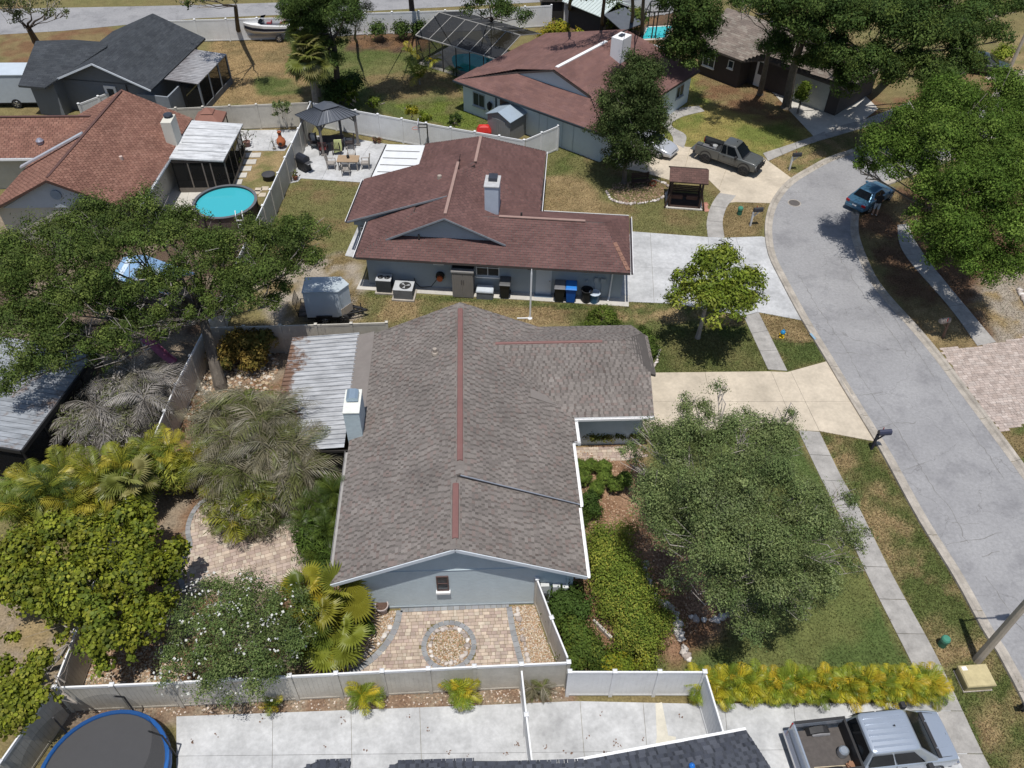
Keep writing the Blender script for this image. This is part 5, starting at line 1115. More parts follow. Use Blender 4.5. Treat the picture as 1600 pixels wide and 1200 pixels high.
# ---------------------------------------------------------------- the big oaks
oakL = [lobe(*q) for q in [(35, 400, 6.0, 46), (95, 378, 6.4, 48), (160, 350, 6.8, 48), (235, 340, 7.0, 46), (140, 415, 6.6, 58), (60, 450, 6.0, 60), (210, 390, 6.6, 42), (295, 352, 6.8, 40), (345, 390, 6.4, 38), (412, 376, 6.0, 38), (440, 385, 6.0, 48), (490, 365, 5.4, 34), (470, 410, 5.2, 36), (405, 430, 5.6, 45), (360, 450, 5.2, 36), (120, 485, 5.6, 50), (20, 520, 5.0, 48), (80, 555, 4.4, 45), (30, 590, 4.0, 34), (185, 475, 5.2, 40), (190, 525, 4.6, 34), (250, 510, 4.6, 30), (160, 560, 4.0, 24), (430, 455, 4.6, 26), (270, 460, 5.4, 24), (270, 370, 6.8, 34), (310, 395, 6.4, 40), (280, 425, 5.9, 26), (345, 415, 5.8, 38), (225, 440, 5.6, 28), (380, 465, 5.0, 34), (310, 450, 5.2, 24), (200, 500, 4.4, 34), (110, 530, 4.8, 36), (60, 505, 5.2, 40), (150, 450, 6.0, 36), (345, 478, 4.6, 30), (300, 500, 4.2, 24), (255, 455, 5.2, 30), (420, 475, 4.4, 22), (25, 440, 6.0, 34)]]
tree('sprawling live oak with grey twigs at the left of the picture', G(345, 605), oakL, 2900, 82, .29, .105, OAK, r0=.30, top=G(318, 500, 3.0), twigs=380, name='oak_tree', tw=(.012, .026), twigm=solid('twig_grey', (.30, .27, .245), .95, .3, 5, .6, bscale=22))
oakF = [lobe(*q) for q in [(1100, 635, 4.2, 30), (1070, 645, 4.0, 26), (1120, 610, 4.2, 16), (1020, 690, 3.8, 40), (985, 705, 3.2, 20), (1075, 705, 5.2, 62), (1150, 690, 5.2, 52), (1210, 700, 4.8, 44), (1225, 655, 4.2, 20), (1045, 775, 5.2, 62), (1125, 775, 6.4, 72), (1205, 775, 5.8, 62), (1270, 780, 4.8, 50), (1320, 770, 3.8, 26), (1045, 845, 4.4, 40), (1100, 850, 5.8, 66), (1180, 850, 6.2, 70), (1255, 850, 5.2, 60), (1320, 845, 4.0, 36), (1130, 915, 4.6, 52), (1205, 920, 4.8, 56), (1270, 905, 4.4, 46), (1325, 890, 3.6, 26), (1175, 965, 3.8, 36), (1060, 905, 3.8, 26), (1165, 650, 4.4, 26), (1240, 955, 3.6, 30)]]
oakF = [(a, b, c+random.uniform(-.5, .5), r*random.uniform(.8, 1.02), r*.92, q*.9) for a, b, c, r, _, q in oakF]
tree('wide grey green live oak shading the front lawn', G(1125, 880), oakF, 2300, 74, .25, .08, OAKG, r0=.24, top=G(1130, 850, 2.4), twigs=260, name='oak_tree', twigm=MATS['twig_grey'], tw=(.01, .022))
mag = [lobe(*q) for q in [(1125, 430, 3.9, 46), (1085, 470, 3.3, 34), (1120, 475, 3.6, 44), (1165, 450, 3.4, 30), (1160, 475, 3.0, 28), (1075, 440, 3.5, 25), (1130, 405, 4.1, 24), (1100, 415, 4.0, 22), (1175, 435, 3.3, 18)]]
tree('round bright green magnolia on the side lawn', G(1090, 528), mag, 420, 44, .27, .19, LIME, r0=.12, top=G(1103, 478, 1.9), twigs=10, name='magnolia_tree', bark=BARKP, mat=LEAFG, asp=.45, shell=.7)
colb = G(975, 286)
colt = [(colb.x+dx, colb.y+dy, z, r, r, r*.9) for dx, dy, z, r in [(0, 0, 1.6, 1.2), (.1, 0, 2.5, 1.8), (-.4, .2, 3.4, 2.0), (.5, -.1, 3.6, 2.0), (-.2, .1, 4.6, 2.1), (.4, .1, 5.0, 2.0), (0, 0, 5.9, 1.9), (-.3, .1, 6.7, 1.6), (.3, 0, 7.2, 1.4), (0, 0, 7.9, 1.0)]]
tree('tall dense columnar tree in front of the white chimney house', colb, colt, 1150, 64, .31, .13, [(.055, .085, .025), (.07, .10, .03), (.045, .068, .02), (.09, .115, .04)], r0=.16, top=(colb.x, colb.y, 2.2), twigs=20, name='columnar_tree')
oakR = [lobe(*q) for q in [(1380, 230, 6.5, 40), (1430, 200, 7.5, 45), (1490, 170, 8.0, 50), (1550, 150, 8.0, 45), (1352, 262, 5.2, 22), (1345, 240, 5.8, 16), (1420, 260, 6.5, 40), (1480, 240, 7.5, 52), (1545, 220, 8, 52), (1595, 200, 8, 48), (1455, 305, 6.2, 38), (1500, 300, 7, 50), (1560, 290, 7.5, 50), (1610, 270, 7.5, 45), (1460, 362, 5.2, 36), (1500, 365, 5.5, 50), (1555, 360, 6, 50), (1600, 340, 6.5, 45), (1530, 415, 4.6, 42), (1480, 400, 4.4, 30), (1570, 410, 5, 34), (1435, 340, 5.0, 24)]]
tree('large bright green oak over the blue car at the right', G(1500, 395), oakR, 2600, 95, .38, .125, [(.085, .145, .022), (.108, .172, .028), (.065, .115, .018), (.135, .20, .036)], r0=.35, top=G(1500, 350, 3.0), twigs=110, name='oak_tree')
oakU = [lobe(*q) for q in [(1240, 20, 8, 40), (1300, 30, 8.5, 48), (1360, 40, 8.5, 48), (1420, 50, 8.5, 48), (1480, 60, 8, 45), (1500, 30, 8, 38), (1310, 85, 6.5, 36), (1360, 105, 6.5, 40), (1420, 115, 6.5, 42), (1470, 125, 6, 34), (1560, 60, 7, 26), (1500, 95, 6.5, 30), (1380, 10, 9, 40), (1450, 8, 9, 40), (1540, 15, 8, 32), (1590, 10, 7.5, 22), (1320, 140, 4.5, 22), (1270, 60, 7.5, 30)]]
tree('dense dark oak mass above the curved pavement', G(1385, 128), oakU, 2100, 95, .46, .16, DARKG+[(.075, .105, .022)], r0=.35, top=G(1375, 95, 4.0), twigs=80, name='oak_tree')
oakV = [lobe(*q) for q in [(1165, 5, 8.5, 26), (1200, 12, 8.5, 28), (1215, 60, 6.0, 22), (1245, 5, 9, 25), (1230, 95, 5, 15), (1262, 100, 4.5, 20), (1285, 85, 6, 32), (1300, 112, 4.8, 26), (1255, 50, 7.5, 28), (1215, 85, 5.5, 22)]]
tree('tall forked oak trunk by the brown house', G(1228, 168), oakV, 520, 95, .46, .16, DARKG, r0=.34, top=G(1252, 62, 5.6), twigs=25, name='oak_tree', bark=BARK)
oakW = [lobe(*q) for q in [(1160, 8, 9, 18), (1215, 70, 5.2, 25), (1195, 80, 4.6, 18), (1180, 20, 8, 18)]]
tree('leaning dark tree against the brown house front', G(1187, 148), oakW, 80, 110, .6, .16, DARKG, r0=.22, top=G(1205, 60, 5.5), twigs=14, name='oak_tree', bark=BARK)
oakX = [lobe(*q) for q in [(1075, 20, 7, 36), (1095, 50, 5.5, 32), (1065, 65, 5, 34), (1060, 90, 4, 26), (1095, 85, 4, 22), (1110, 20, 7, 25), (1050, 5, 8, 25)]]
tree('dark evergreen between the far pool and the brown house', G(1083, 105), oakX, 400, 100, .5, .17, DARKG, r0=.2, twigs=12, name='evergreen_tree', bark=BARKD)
ul = [lobe(*q) for q in [(15, 12, 5.5, 20), (45, 8, 5.5, 20), (80, 6, 5, 20), (30, 30, 4.6, 14), (75, 25, 4.2, 14), (100, 22, 4, 12), (5, 8, 6, 22)]]
tree('leaning oak at the top left corner beside the street', G(58, 70), ul, 90, 70, .55, .17, [(.12, .14, .05), (.09, .115, .035), (.14, .15, .07)], r0=.28, top=G(45, 45, 2.8), twigs=50, name='oak_tree', bark=BARKD)
ut = [lobe(*q) for q in [(300, -6, 7, 22), (330, -8, 7.2, 26), (365, -4, 7, 22), (285, 2, 6, 10), (320, 6, 5.8, 12)]]
tree('dark trunked tree behind the boat with its crown cut off', G(374, 56), ut, 60, 90, .55, .17, OAK, r0=.2, top=G(368, 10, 5), twigs=14, name='oak_tree', bark=BARKD)
pine = [lobe(*q) for q in [(500, 5, 8, 34), (470, 15, 7, 28), (520, 30, 7, 30), (490, 45, 6, 28), (540, 15, 8, 30), (455, 10, 7.5, 22), (535, 60, 5, 20), (520, 95, 4, 20), (505, 75, 5, 18)]]
tree('dark shaggy pine behind the cabbage palm', G(528, 160), pine, 800, 90, .52, .2, DARKG, r0=.26, top=G(522, 70, 5), twigs=20, name='pine_tree', bark=BARKD, asp=.2)
street_oak = [lobe(*q) for q in [(600, -40, 9, 40), (655, -45, 9, 42), (560, -30, 9, 40), (710, -38, 8.5, 36), (625, -18, 8, 18)]]
tree('tall street oak rising above the far fence, crown out of sight', (-5.2, 74.6), street_oak, 420, 90, .5, .2, DARKG, r0=.25, top=(-5.0, 72.0, 7.0), twigs=10, name='oak_tree', bark=BARKD)
fine = [lobe(*q) for q in [(555, 35, 6, 20), (560, 15, 7, 20), (545, 25, 6.6, 16)]]
tree('pale weeping casuarina by the far fence', G(558, 70), fine, 70, 110, .5, .22, [(.12, .14, .055), (.15, .165, .075), (.10, .12, .05)], r0=.12, twigs=10, name='casuarina_tree', asp=.12)
t3 = [lobe(*q) for q in [(745, 15, 6, 22), (775, 20, 5, 24), (805, 25, 4, 22), (765, 5, 7, 22), (830, 28, 3.5, 14)]]
tree('dark tree and vine clump on the far fence behind the pool cage', G(752, 42), t3, 110, 100, .6, .17, DARKG, r0=.2, twigs=10, name='evergreen_tree', bark=BARKD)
for (bx, by, tx, ty, lab, lst) in [(1003, 55, 1006, -10, 'bare trunked pine left of the far turquoise pool', [(1008, -18, 10, 30), (990, -12, 9.5, 22)]), (940, 48, 945, -6, 'dark trunk behind the metal roofed shed', [(945, -12, 8, 30), (965, -5, 7.5, 22), (960, 5, 6.5, 14)]), (985, 48, 988, -12, 'slim pine trunk beside the metal roofed shed', [(985, -20, 10, 20)]), (890, 22, 895, -12, 'dark tree behind the shed with its top out of sight', [(885, -15, 8, 25), (905, -8, 8, 18)])]:
    tree(lab, G(bx, by), [lobe(*q) for q in lst], 45, 80, .6, .18, DARKG, r0=.17, top=G(tx, ty, 7), twigs=6, name='pine_tree', bark=BARK if bx > 980 else BARKD, group='tall trunks by the far fence')

# ---------------------------------------------------------------- left garden
sg = [lobe(*q) for q in [(40, 870, 2.6, 48), (110, 850, 2.8, 52), (190, 840, 2.9, 46), (215, 800, 2.7, 28), (60, 930, 2.8, 50), (140, 915, 3.1, 58), (220, 900, 2.9, 50), (265, 870, 2.4, 26), (285, 858, 2.0, 14), (170, 975, 2.8, 48), (100, 960, 2.6, 24), (230, 960, 2.6, 36), (150, 1015, 2.3, 28), (210, 1010, 2.1, 22), (20, 1000, 2.2, 16), (15, 910, 2.4, 34), (100, 995, 2.2, 14), (265, 935, 2.2, 18), (160, 1045, 2.0, 14)]]
tree('bright lime sea grape tree with big round leaves at lower left', G(150, 985), sg, 1500, 26, .19, .125, [(.15, .175, .016), (.18, .205, .018), (.115, .145, .014), (.215, .225, .024), (.09, .12, .014)], r0=.12, twigs=24, name='sea_grape_tree', bark=BARKP, mat=LEAFG, asp=.92, shell=.6, jit=.3)
sg2 = [lobe(*q) for q in [(30, 1075, 2.4, 32), (20, 1115, 2.2, 34), (60, 1090, 2.4, 20), (45, 1060, 2.4, 18), (65, 1030, 2.3, 18), (10, 1040, 2.3, 14), (95, 1090, 2, 8)]]
tree('smaller lime sea grape with bare pale branches at the corner fence', G(75, 1050), sg2, 330, 26, .18, .12, [(.155, .18, .016), (.19, .215, .02), (.12, .15, .014), (.23, .235, .03)], r0=.1, top=G(106, 1006, 2.0), twigs=14, name='sea_grape_tree', bark=BARKP, mat=LEAFG, asp=.92, jit=.3)
wf = [lobe(*q) for q in [(330, 930, 2.4, 36), (390, 940, 2.6, 46), (440, 960, 2.5, 42), (300, 970, 2.4, 36), (350, 990, 2.8, 52), (420, 1010, 2.7, 48), (460, 1000, 2.4, 30), (290, 1030, 2.3, 40), (340, 1050, 2.4, 42), (400, 1055, 2.3, 40), (270, 1060, 2.0, 26), (310, 1085, 1.8, 20), (360, 1090, 1.8, 18), (450, 1035, 2.0, 20)]]
r = tree('loose green tree dotted with small white blossom', G(370, 1030), wf, 900, 42, .22, .08, [(.115, .165, .05), (.14, .19, .06), (.092, .135, .042), (.17, .21, .072)], r0=.09, twigs=60, name='flowering_tree', tw=(.008, .018))
c, ci, p, n = crown_points(wf, 150, 1, .2, .85); Lf = .09*(.7+.7*rng.random(len(p))); leaves('blossom', r, p+np.array([0, 0, .1]), n, Lf, Lf*.95, np.tile((.68, .68, .64), (len(p), 1)))
# dead and living areca clumps
def hearts(pxs): return [tuple(G(*q)) for q in pxs]
palm('withered grey palm clump against the rear fence', G(185, 680), hearts([(150, 640, 1.9), (190, 600, 2.4), (225, 625, 2.3), (170, 670, 1.6), (215, 590, 2.5), (240, 600, 2.2), (125, 660, 1.5)]), 'dead', 'dry', 1.75, 19, (-10, 80), name='dead_palm')
palm('withered tan palm clump beside the corrugated patio roof', G(385, 740), hearts([(340, 640, 2.6), (390, 630, 2.9), (430, 650, 2.9), (360, 690, 2.6), (420, 700, 2.7), (460, 705, 2.4), (380, 740, 2.2), (440, 745, 2.0), (330, 665, 2.3), (405, 665, 3.0), (350, 740, 1.9), (395, 790, 1.3), (470, 740, 1.9)]), 'dead', 'mixdry', 1.9, 19, (-10, 85), name='dead_palm')
palm('yellow green areca clump under the withered palms', G(375, 800), hearts([(345, 780, 1.3), (400, 770, 1.6), (365, 815, .9), (300, 715, 1.9), (270, 720, 1.8)]), 'feather', 'areca', 1.25, 13, (10, 80), name='areca_palm')
palm('deep green lady palm at the house corner', G(500, 830), hearts([(490, 790, 1.6), (520, 770, 1.7), (475, 815, 1.2), (510, 830, 1.1), (500, 870, .6), (525, 800, 1.3)]), 'feather', 'green', .95, 17, (10, 90), name='lady_palm')
palm('large areca clump with yellow tips at the left edge', G(95, 790), hearts([(50, 760, 1.9), (100, 740, 2.2), (150, 745, 2.1), (40, 800, 1.7), (110, 790, 1.9), (190, 730, 2.0), (75, 770, 2.4), (140, 780, 1.8)]), 'feather', 'areca', 1.35, 17, (10, 85), name='areca_palm')
palm('single glossy upright palm frond clump among the arecas', G(80, 770), hearts([(80, 765, 2.5)]), 'feather', 'green', 1.5, 9, (40, 90), name='areca_palm')
palm('small fan palm with brown skirt behind the sea grape', G(207, 790), hearts([(207, 755, 2.1)]), 'fan', 'sabal', 1.15, 17, (-20, 80), name='fan_palm', trunk=.09)
palm('areca clump in front of the fan palm', G(160, 830), hearts([(130, 820, 1.5), (165, 815, 1.6), (230, 700, 2.1), (265, 700, 2.2)]), 'feather', 'areca', 1.2, 13, (10, 80), name='areca_palm')
palm('yellow green fan palm group beside the terracotta bed', G(505, 965), hearts([(480, 925, 1.6), (530, 935, 1.6), (500, 965, 1.3), (535, 990, .9), (495, 1005, .8), (465, 945, 1.3), (515, 1020, .5)]), 'fan', 'fan', 1.25, 6, (20, 85), name='fan_palm')
bush('dark leafy shrub between the fan palms and gravel', [lobe(545, 950, .7, 20), lobe(560, 965, .5, 16), lobe(575, 980, .4, 10)], 70, 24, .12, .13, [(.07, .11, .02), (.09, .13, .025)])
bush('orange green croton shrubs under the oak by the cross fence', [lobe(*q) for q in [(375, 540, 1.2, 26), (410, 530, 1.2, 24), (350, 560, .9, 20), (395, 560, .8, 24)]], 160, 26, .17, .2, [(.24, .16, .04), (.16, .13, .03), (.30, .22, .06), (.12, .12, .03)], name='croton_shrub', asp=.3)
bush('small bright shrub at the foot of the lady palm', [lobe(505, 872, .5, 12), lobe(515, 880, .4, 10)], 26, 20, .1, .14, LIME)

# ---------------------------------------------------------------- front garden
ball = [(905, 727, .45, 11), (924, 726, .45, 12), (944, 730, .45, 14), (911, 746, .5, 16), (945, 748, .5, 15), (932, 763, .5, 14), (962, 757, .5, 15), (976, 749, .5, 15)]
whr = ['touching the gutter beside the tan walk', 'second along the tan walk', 'dark one third along the tan walk', 'largest one close to the gutter', 'in the middle of the clipped group', 'nearest the bark bed in the front row', 'between the front row and the oak', 'at the oak side of the clipped group']
for (px, py, z, r), w in zip(ball, whr):
    bush('round clipped shrub, '+w, [lobe(px, py, z, r*.8, .95)], 170, 20, .04, .05, [(.125, .185, .034), (.155, .215, .04), (.10, .155, .028)], name='clipped_shrub', shell=.93, group='round clipped shrubs in the front bed')
bush('dark upright shrub standing in the bark bed by the gutter', [lobe(922, 782, .8, 15, 1.1), lobe(926, 795, .6, 13)], 80, 26, .09, .085, [(.045, .08, .018), (.06, .10, .02)], name='clipped_shrub', shell=.8)
bush('small shrub half hidden under the gutter edge', [lobe(910, 800, .5, 10), lobe(911, 815, .4, 8)], 30, 24, .08, .08, OAK, name='clipped_shrub')
hedge = [(935, 840, .9, 24), (955, 855, .9, 28), (940, 875, .9, 26), (965, 890, .9, 30), (950, 910, .9, 28), (975, 925, .9, 32), (990, 900, .9, 26), (960, 945, .8, 26), (990, 955, .8, 30), (1010, 935, .8, 24), (980, 980, .7, 28), (1005, 985, .7, 26), (1030, 970, .7, 22), (1000, 1015, .6, 22), (970, 1010, .5, 16), (1020, 1010, .5, 18), (975, 830, .8, 20)]
bush('broad yellow green hedge sloping along the front bed', [lobe(*q) for q in hedge], 420, 60, .24, .085, [(.165, .215, .034), (.21, .25, .04), (.12, .17, .028), (.28, .285, .05), (.14, .19, .03)], name='hedge', cat='hedge', shell=.7)
bush('dark green bushy shrub beside the meter boxes', [lobe(*q) for q in [(885, 935, .9, 24), (905, 950, .8, 20), (870, 950, .8, 16)]], 150, 26, .14, .11, [(.055, .095, .02), (.07, .115, .024)], name='shrub')
bush('green bushy shrub behind the white fence corner', [lobe(*q) for q in [(895, 985, .8, 24), (910, 1005, .7, 26), (925, 1020, .6, 24), (900, 1025, .6, 22), (880, 970, .7, 14), (935, 1035, .5, 14)]], 230, 26, .14, .11, [(.07, .11, .02), (.09, .135, .024), (.13, .16, .028)], name='shrub')
bush('low yellow leaved shrub just above the white fence', [lobe(*q) for q in [(955, 1035, .5, 18), (975, 1040, .45, 16), (1010, 1035, .4, 14)]], 90, 24, .12, .12, LIME+YEL[:2], name='shrub')
bush('row of low yellowish shrubs under the porch eave', [lobe(*q) for q in [(912, 678, .5, 10), (930, 681, .5, 11), (950, 681, .5, 11), (968, 679, .5, 11), (990, 676, .5, 12)]], 130, 24, .1, .09, [(.13, .135, .03), (.09, .11, .024), (.19, .17, .04)], name='shrub')
pts = [(1090+i*16.5, 1062+(i % 3-1)*4, .8) for i in range(23)]
for k in range(6):
    q = pts[k*4:k*4+4]
    lab = ['next to the white fence corner', 'second from the white fence', 'left of the middle', 'right of the middle', 'fifth from the white fence', 'at the pavement end'][k]
    palm('golden palm clump of the yellow hedge, '+lab, G(q[len(q)//2][0], 1075), hearts([(a, b+6, z*.8) for a, b, z in q]+[(a+8, b+15, .4) for a, b, z in q]), 'feather', 'golden', .82, 14, (15, 88), name='golden_palm', group='golden palm hedge')
for (px, py, lab) in ((569, 1098, 'left small golden palm against the long front fence'), (717, 1090, 'right small golden palm against the long front fence')):
    palm(lab, G(px, py), hearts([(px-4, py-12, .7), (px+6, py-8, .6)]), 'feather', 'golden', .8, 11, (25, 90), name='golden_palm', group='small golden palms by the fence')
palm('tiny golden palm at the foot of the flowering tree', G(423, 1108), hearts([(423, 1103, .3)]), 'feather', 'golden', .5, 9, (20, 85), name='golden_palm')
for k, (px, py) in enumerate(((832, 1085), (848, 1082))):
    palm(('left' if k == 0 else 'right')+' dry orange cordyline by the edge on gate', G(px, py), hearts([(px, py-8, .6), (px, py-2, .3)]), 'dead', 'mixdry', .5, 13, (0, 85), name='cordyline', cat='plant')
bush('clipped shrub dome showing above the garage roof', [lobe(940, 500, .6, 24), lobe(925, 503, .5, 14), lobe(955, 503, .5, 14)], 110, 26, .1, .1, [(.085, .13, .022), (.11, .15, .025)], name='clipped_shrub', shell=.85)
bush('rounded shrub hugging the garage hip corner', [lobe(1005, 522, .6, 12), lobe(1014, 532, .6, 12), lobe(1019, 545, .5, 11)], 90, 26, .1, .09, [(.065, .10, .02), (.08, .12, .022)], name='clipped_shrub', shell=.85)

# ---------------------------------------------------------------- back yards
palm('stout cabbage palm with hanging yellow fronds by the fence corner', G(487, 158), hearts([(483, 98, 4.2), (482, 78, 4.7)]), 'fan', 'sabal', 1.6, 44, (-60, 85), name='cabbage_palm', trunk=.17)
palm('dark cabbage palm behind the stout one', G(500, 110), hearts([(480, 45, 5.5), (475, 30, 6)]), 'fan', 'green', 1.7, 20, (-30, 85), name='cabbage_palm', trunk=.15)
palm('young coconut palm on the back lawn', G(656, 132), hearts([(656, 122, .6)]), 'feather', 'areca', 1.7, 8, (25, 88), name='young_palm')
palm('short palm left of the pool cage', G(645, 92), hearts([(644, 82, .7)]), 'feather', 'areca', 1.1, 11, (10, 80), name='young_palm')
palm('spiky low palm by the pool cage edge', G(679, 104), hearts([(678, 96, .5)]), 'feather', 'golden', .9, 10, (10, 80), name='young_palm')
palm('small dark cycad by the pool cage corner', G(709, 115), hearts([(709, 109, .4)]), 'feather', 'green', .8, 11, (5, 70), name='cycad')
for px, py, z, rr, lab, pal in ((441, 168, 1.9, 15, 'small leafy fruit tree against the almond back fence', OAKG), (540, 132, 1.8, 12, 'slim leafy sapling in the tree shade', BRIGHT), (548, 148, 1.3, 14, 'bushy sapling behind the pale fence', BRIGHT), (585, 158, 1.4, 9, 'thin sapling with white tube on the back lawn', BRIGHT), (643, 170, 1.2, 9, 'yellow leaved sapling behind the pale fence', YEL), (663, 182, 1.0, 9, 'low green sapling near the basketball hoop', LIME), (710, 188, 1.2, 11, 'dark green sapling left of the small shed', DARKG), (365, 250, .6, 7, 'yellow green bush beside the lanai screen', LIME)):
    p0 = G(px, py+z*14); tree(lab, p0, [lobe(px, py, z, rr), lobe(px-rr*.5, py+rr*.5, z*.75, rr*.6), lobe(px+rr*.5, py+rr*.4, z*.8, rr*.6)], 36, 22, .14, .15, pal, r0=.035, twigs=6, name='sapling', zcut=.2)
bush('row of yellow flowering shrubs behind the far shed', [lobe(*q) for q in [(862, 48, .7, 12), (878, 45, .8, 12), (905, 55, .6, 9), (920, 58, .6, 9), (935, 60, .5, 8), (850, 55, .5, 9)]], 120, 24, .2, .2, YEL+LIME[:2], name='shrub')
bush('vine covered heap under the far fence trees', [lobe(*q) for q in [(985, 35, 1.2, 22), (960, 30, 1.4, 18), (1000, 25, 1.4, 16)]], 120, 24, .25, .2, OAK+YEL[:1], name='shrub')
bush('leafy hedge at the far right lawn', [lobe(*q) for q in [(1570, 82, .8, 14), (1562, 88, .7, 10)]], 50, 24, .2, .18, LIME, name='shrub')
for px, py, lab in ((452, 345, 'small shrub by the rear fence on the dry lawn'), (470, 352, 'small dark shrub in the dry lawn')):
    bush(lab, [lobe(px, py, .5, 10)], 26, 22, .14, .13, OAK)
bush('green hanging ivy clump by the oak trunk', [lobe(1252, 150, 1.4, 10, 1.4), lobe(1258, 138, 2.0, 8, 1.3)], 70, 22, .16, .15, BRIGHT, name='ivy')

bush('dark shady shrub thicket at the foot of the pine', [lobe(*q) for q in [(535, 138, 1.4, 18), (518, 150, 1.1, 14), (552, 128, 1.3, 16), (508, 128, 1.6, 14)]], 150, 26, .26, .17, DARKG, name='shrub')
bush('dark ground shrubs under the far fence by the casuarina', [lobe(*q) for q in [(590, 48, .9, 14), (625, 46, .9, 14), (655, 44, .8, 12)]], 90, 24, .25, .18, DARKG, name='shrub')

# dense tangles under and between the palms of the left garden
def tangle(label, qs, n, pal, leaf=.26, asp=.13, name='dry_shrub', cr=.26):
    return bush(label, [lobe(*q) for q in qs], n, 40, cr, leaf, pal, name=name, asp=asp, shell=.5)
tangle('bushy grey brown tangle of dry palm leaves by the rear fence', [(135, 655, 1.3, 34), (180, 615, 1.8, 36), (220, 610, 1.9, 34), (165, 680, 1.0, 34), (210, 660, 1.2, 34), (240, 640, 1.4, 24), (190, 580, 2.0, 24)], 420, [(.25, .23, .205), (.33, .305, .28), (.17, .155, .13), (.20, .20, .12), (.12, .14, .05)])
tangle('dense tan and olive tangle beside the corrugated roof', [(330, 660, 1.8, 34), (380, 640, 2.2, 38), (430, 655, 2.3, 36), (350, 700, 1.8, 38), (410, 705, 2.0, 40), (455, 705, 1.9, 30), (370, 755, 1.4, 38), (425, 760, 1.4, 36), (345, 800, .9, 24), (400, 810, .8, 30)], 620, [(.21, .19, .12), (.27, .24, .17), (.15, .155, .055), (.12, .15, .04), (.30, .275, .21), (.10, .13, .03)])
tangle('leafy green undergrowth between the areca clumps', [(60, 800, 1.2, 34), (120, 770, 1.4, 36), (180, 760, 1.4, 34), (235, 740, 1.4, 30), (280, 740, 1.3, 26), (30, 770, 1.3, 30)], 380, [(.13, .16, .03), (.20, .21, .035), (.09, .13, .022), (.26, .24, .05)], .24, .2, 'undergrowth')
tangle('dark green undergrowth against the house eave', [(500, 800, 1.0, 26), (520, 770, 1.1, 22), (485, 845, .8, 24), (505, 880, .5, 18)], 220, [(.07, .115, .02), (.095, .145, .025), (.05, .085, .016)], .24, .2, 'undergrowth')
# ================================================================ vehicles
TYRE = solid('tyre_rubber', (.018, .018, .019), .85, .1); RIM = solid('alloy_rim', (.45, .46, .48), .3, .05, metal=.7); RIMB = solid('black_rim', (.03, .03, .032), .4)
CARGL = glass('car_glass', (.006, .008, .010), .1); CARGL.node_tree.nodes['Principled BSDF'].inputs['Specular IOR Level'].default_value = .16; CHROME = solid('chrome', (.6, .6, .62), .2, .03, metal=.9); BLKP = solid('black_plastic', (.022, .022, .024), .6)
TAIL = glass('tail_lamp', (.35, .015, .015), .15); HEAD = glass('head_lamp', (.6, .62, .64), .1)
def L_(root, name, mat, fn, **k):
    mb = MB(); fn(mb); return mb.build(name, mat, root, local=True, **k)
def LS(parent, name, mat, fn, **k):
    mb = MB(); fn(mb); return mb.build(name, mat, parent, local=True, **k)
def wheel(root, x, y, r=.34, w=.23, rim=None, side=1):
    o = L_(root, 'wheel', TYRE, lambda mb: mb.loft([[(x+q*math.cos(a), y+yy, r+q*math.sin(a)) for a in np.linspace(0, 2*math.pi, 22, endpoint=False)] for q, yy in ((r*.62, -w*.5), (r*.93, -w*.5), (r, -w*.36), (r, w*.36), (r*.93, w*.5), (r*.62, w*.5))]), smooth=True, fix=True)
    def rimf(mb):
        yo = y+side*w*.40
        mb.loft([[(x+q*math.cos(a), yo+side*dy, r+q*math.sin(a)) for a in np.linspace(0, 2*math.pi, 20, endpoint=False)] for q, dy in ((r*.66, 0), (r*.60, .03), (r*.56, .0), (r*.05, .01))], cap=True)
        for k in range(5):
            a = k*2*math.pi/5; mb.bar((x, yo+side*.03, r), (x+r*.58*math.cos(a), yo+side*.03, r+r*.58*math.sin(a)), .06, .03, up=(0, 1, 0))
    LS(o, 'rim', rim or RIM, rimf)
    return o
def face_patch(mb, Q, u0, u1, v0, v1, off=.008, n=1):
    """patch lying just proud of the bilinear quad Q (a,b along bottom; d,c along top)"""
    a, b, c, d = [Vector(q) for q in Q]; nr = (b-a).cross(d-a).normalized()
    P = lambda u, v: (a*(1-u)*(1-v)+b*u*(1-v)+c*u*v+d*(1-u)*v)+nr*off
    mb.poly([P(u0, v0), P(u1, v0), P(u1, v1), P(u0, v1)])
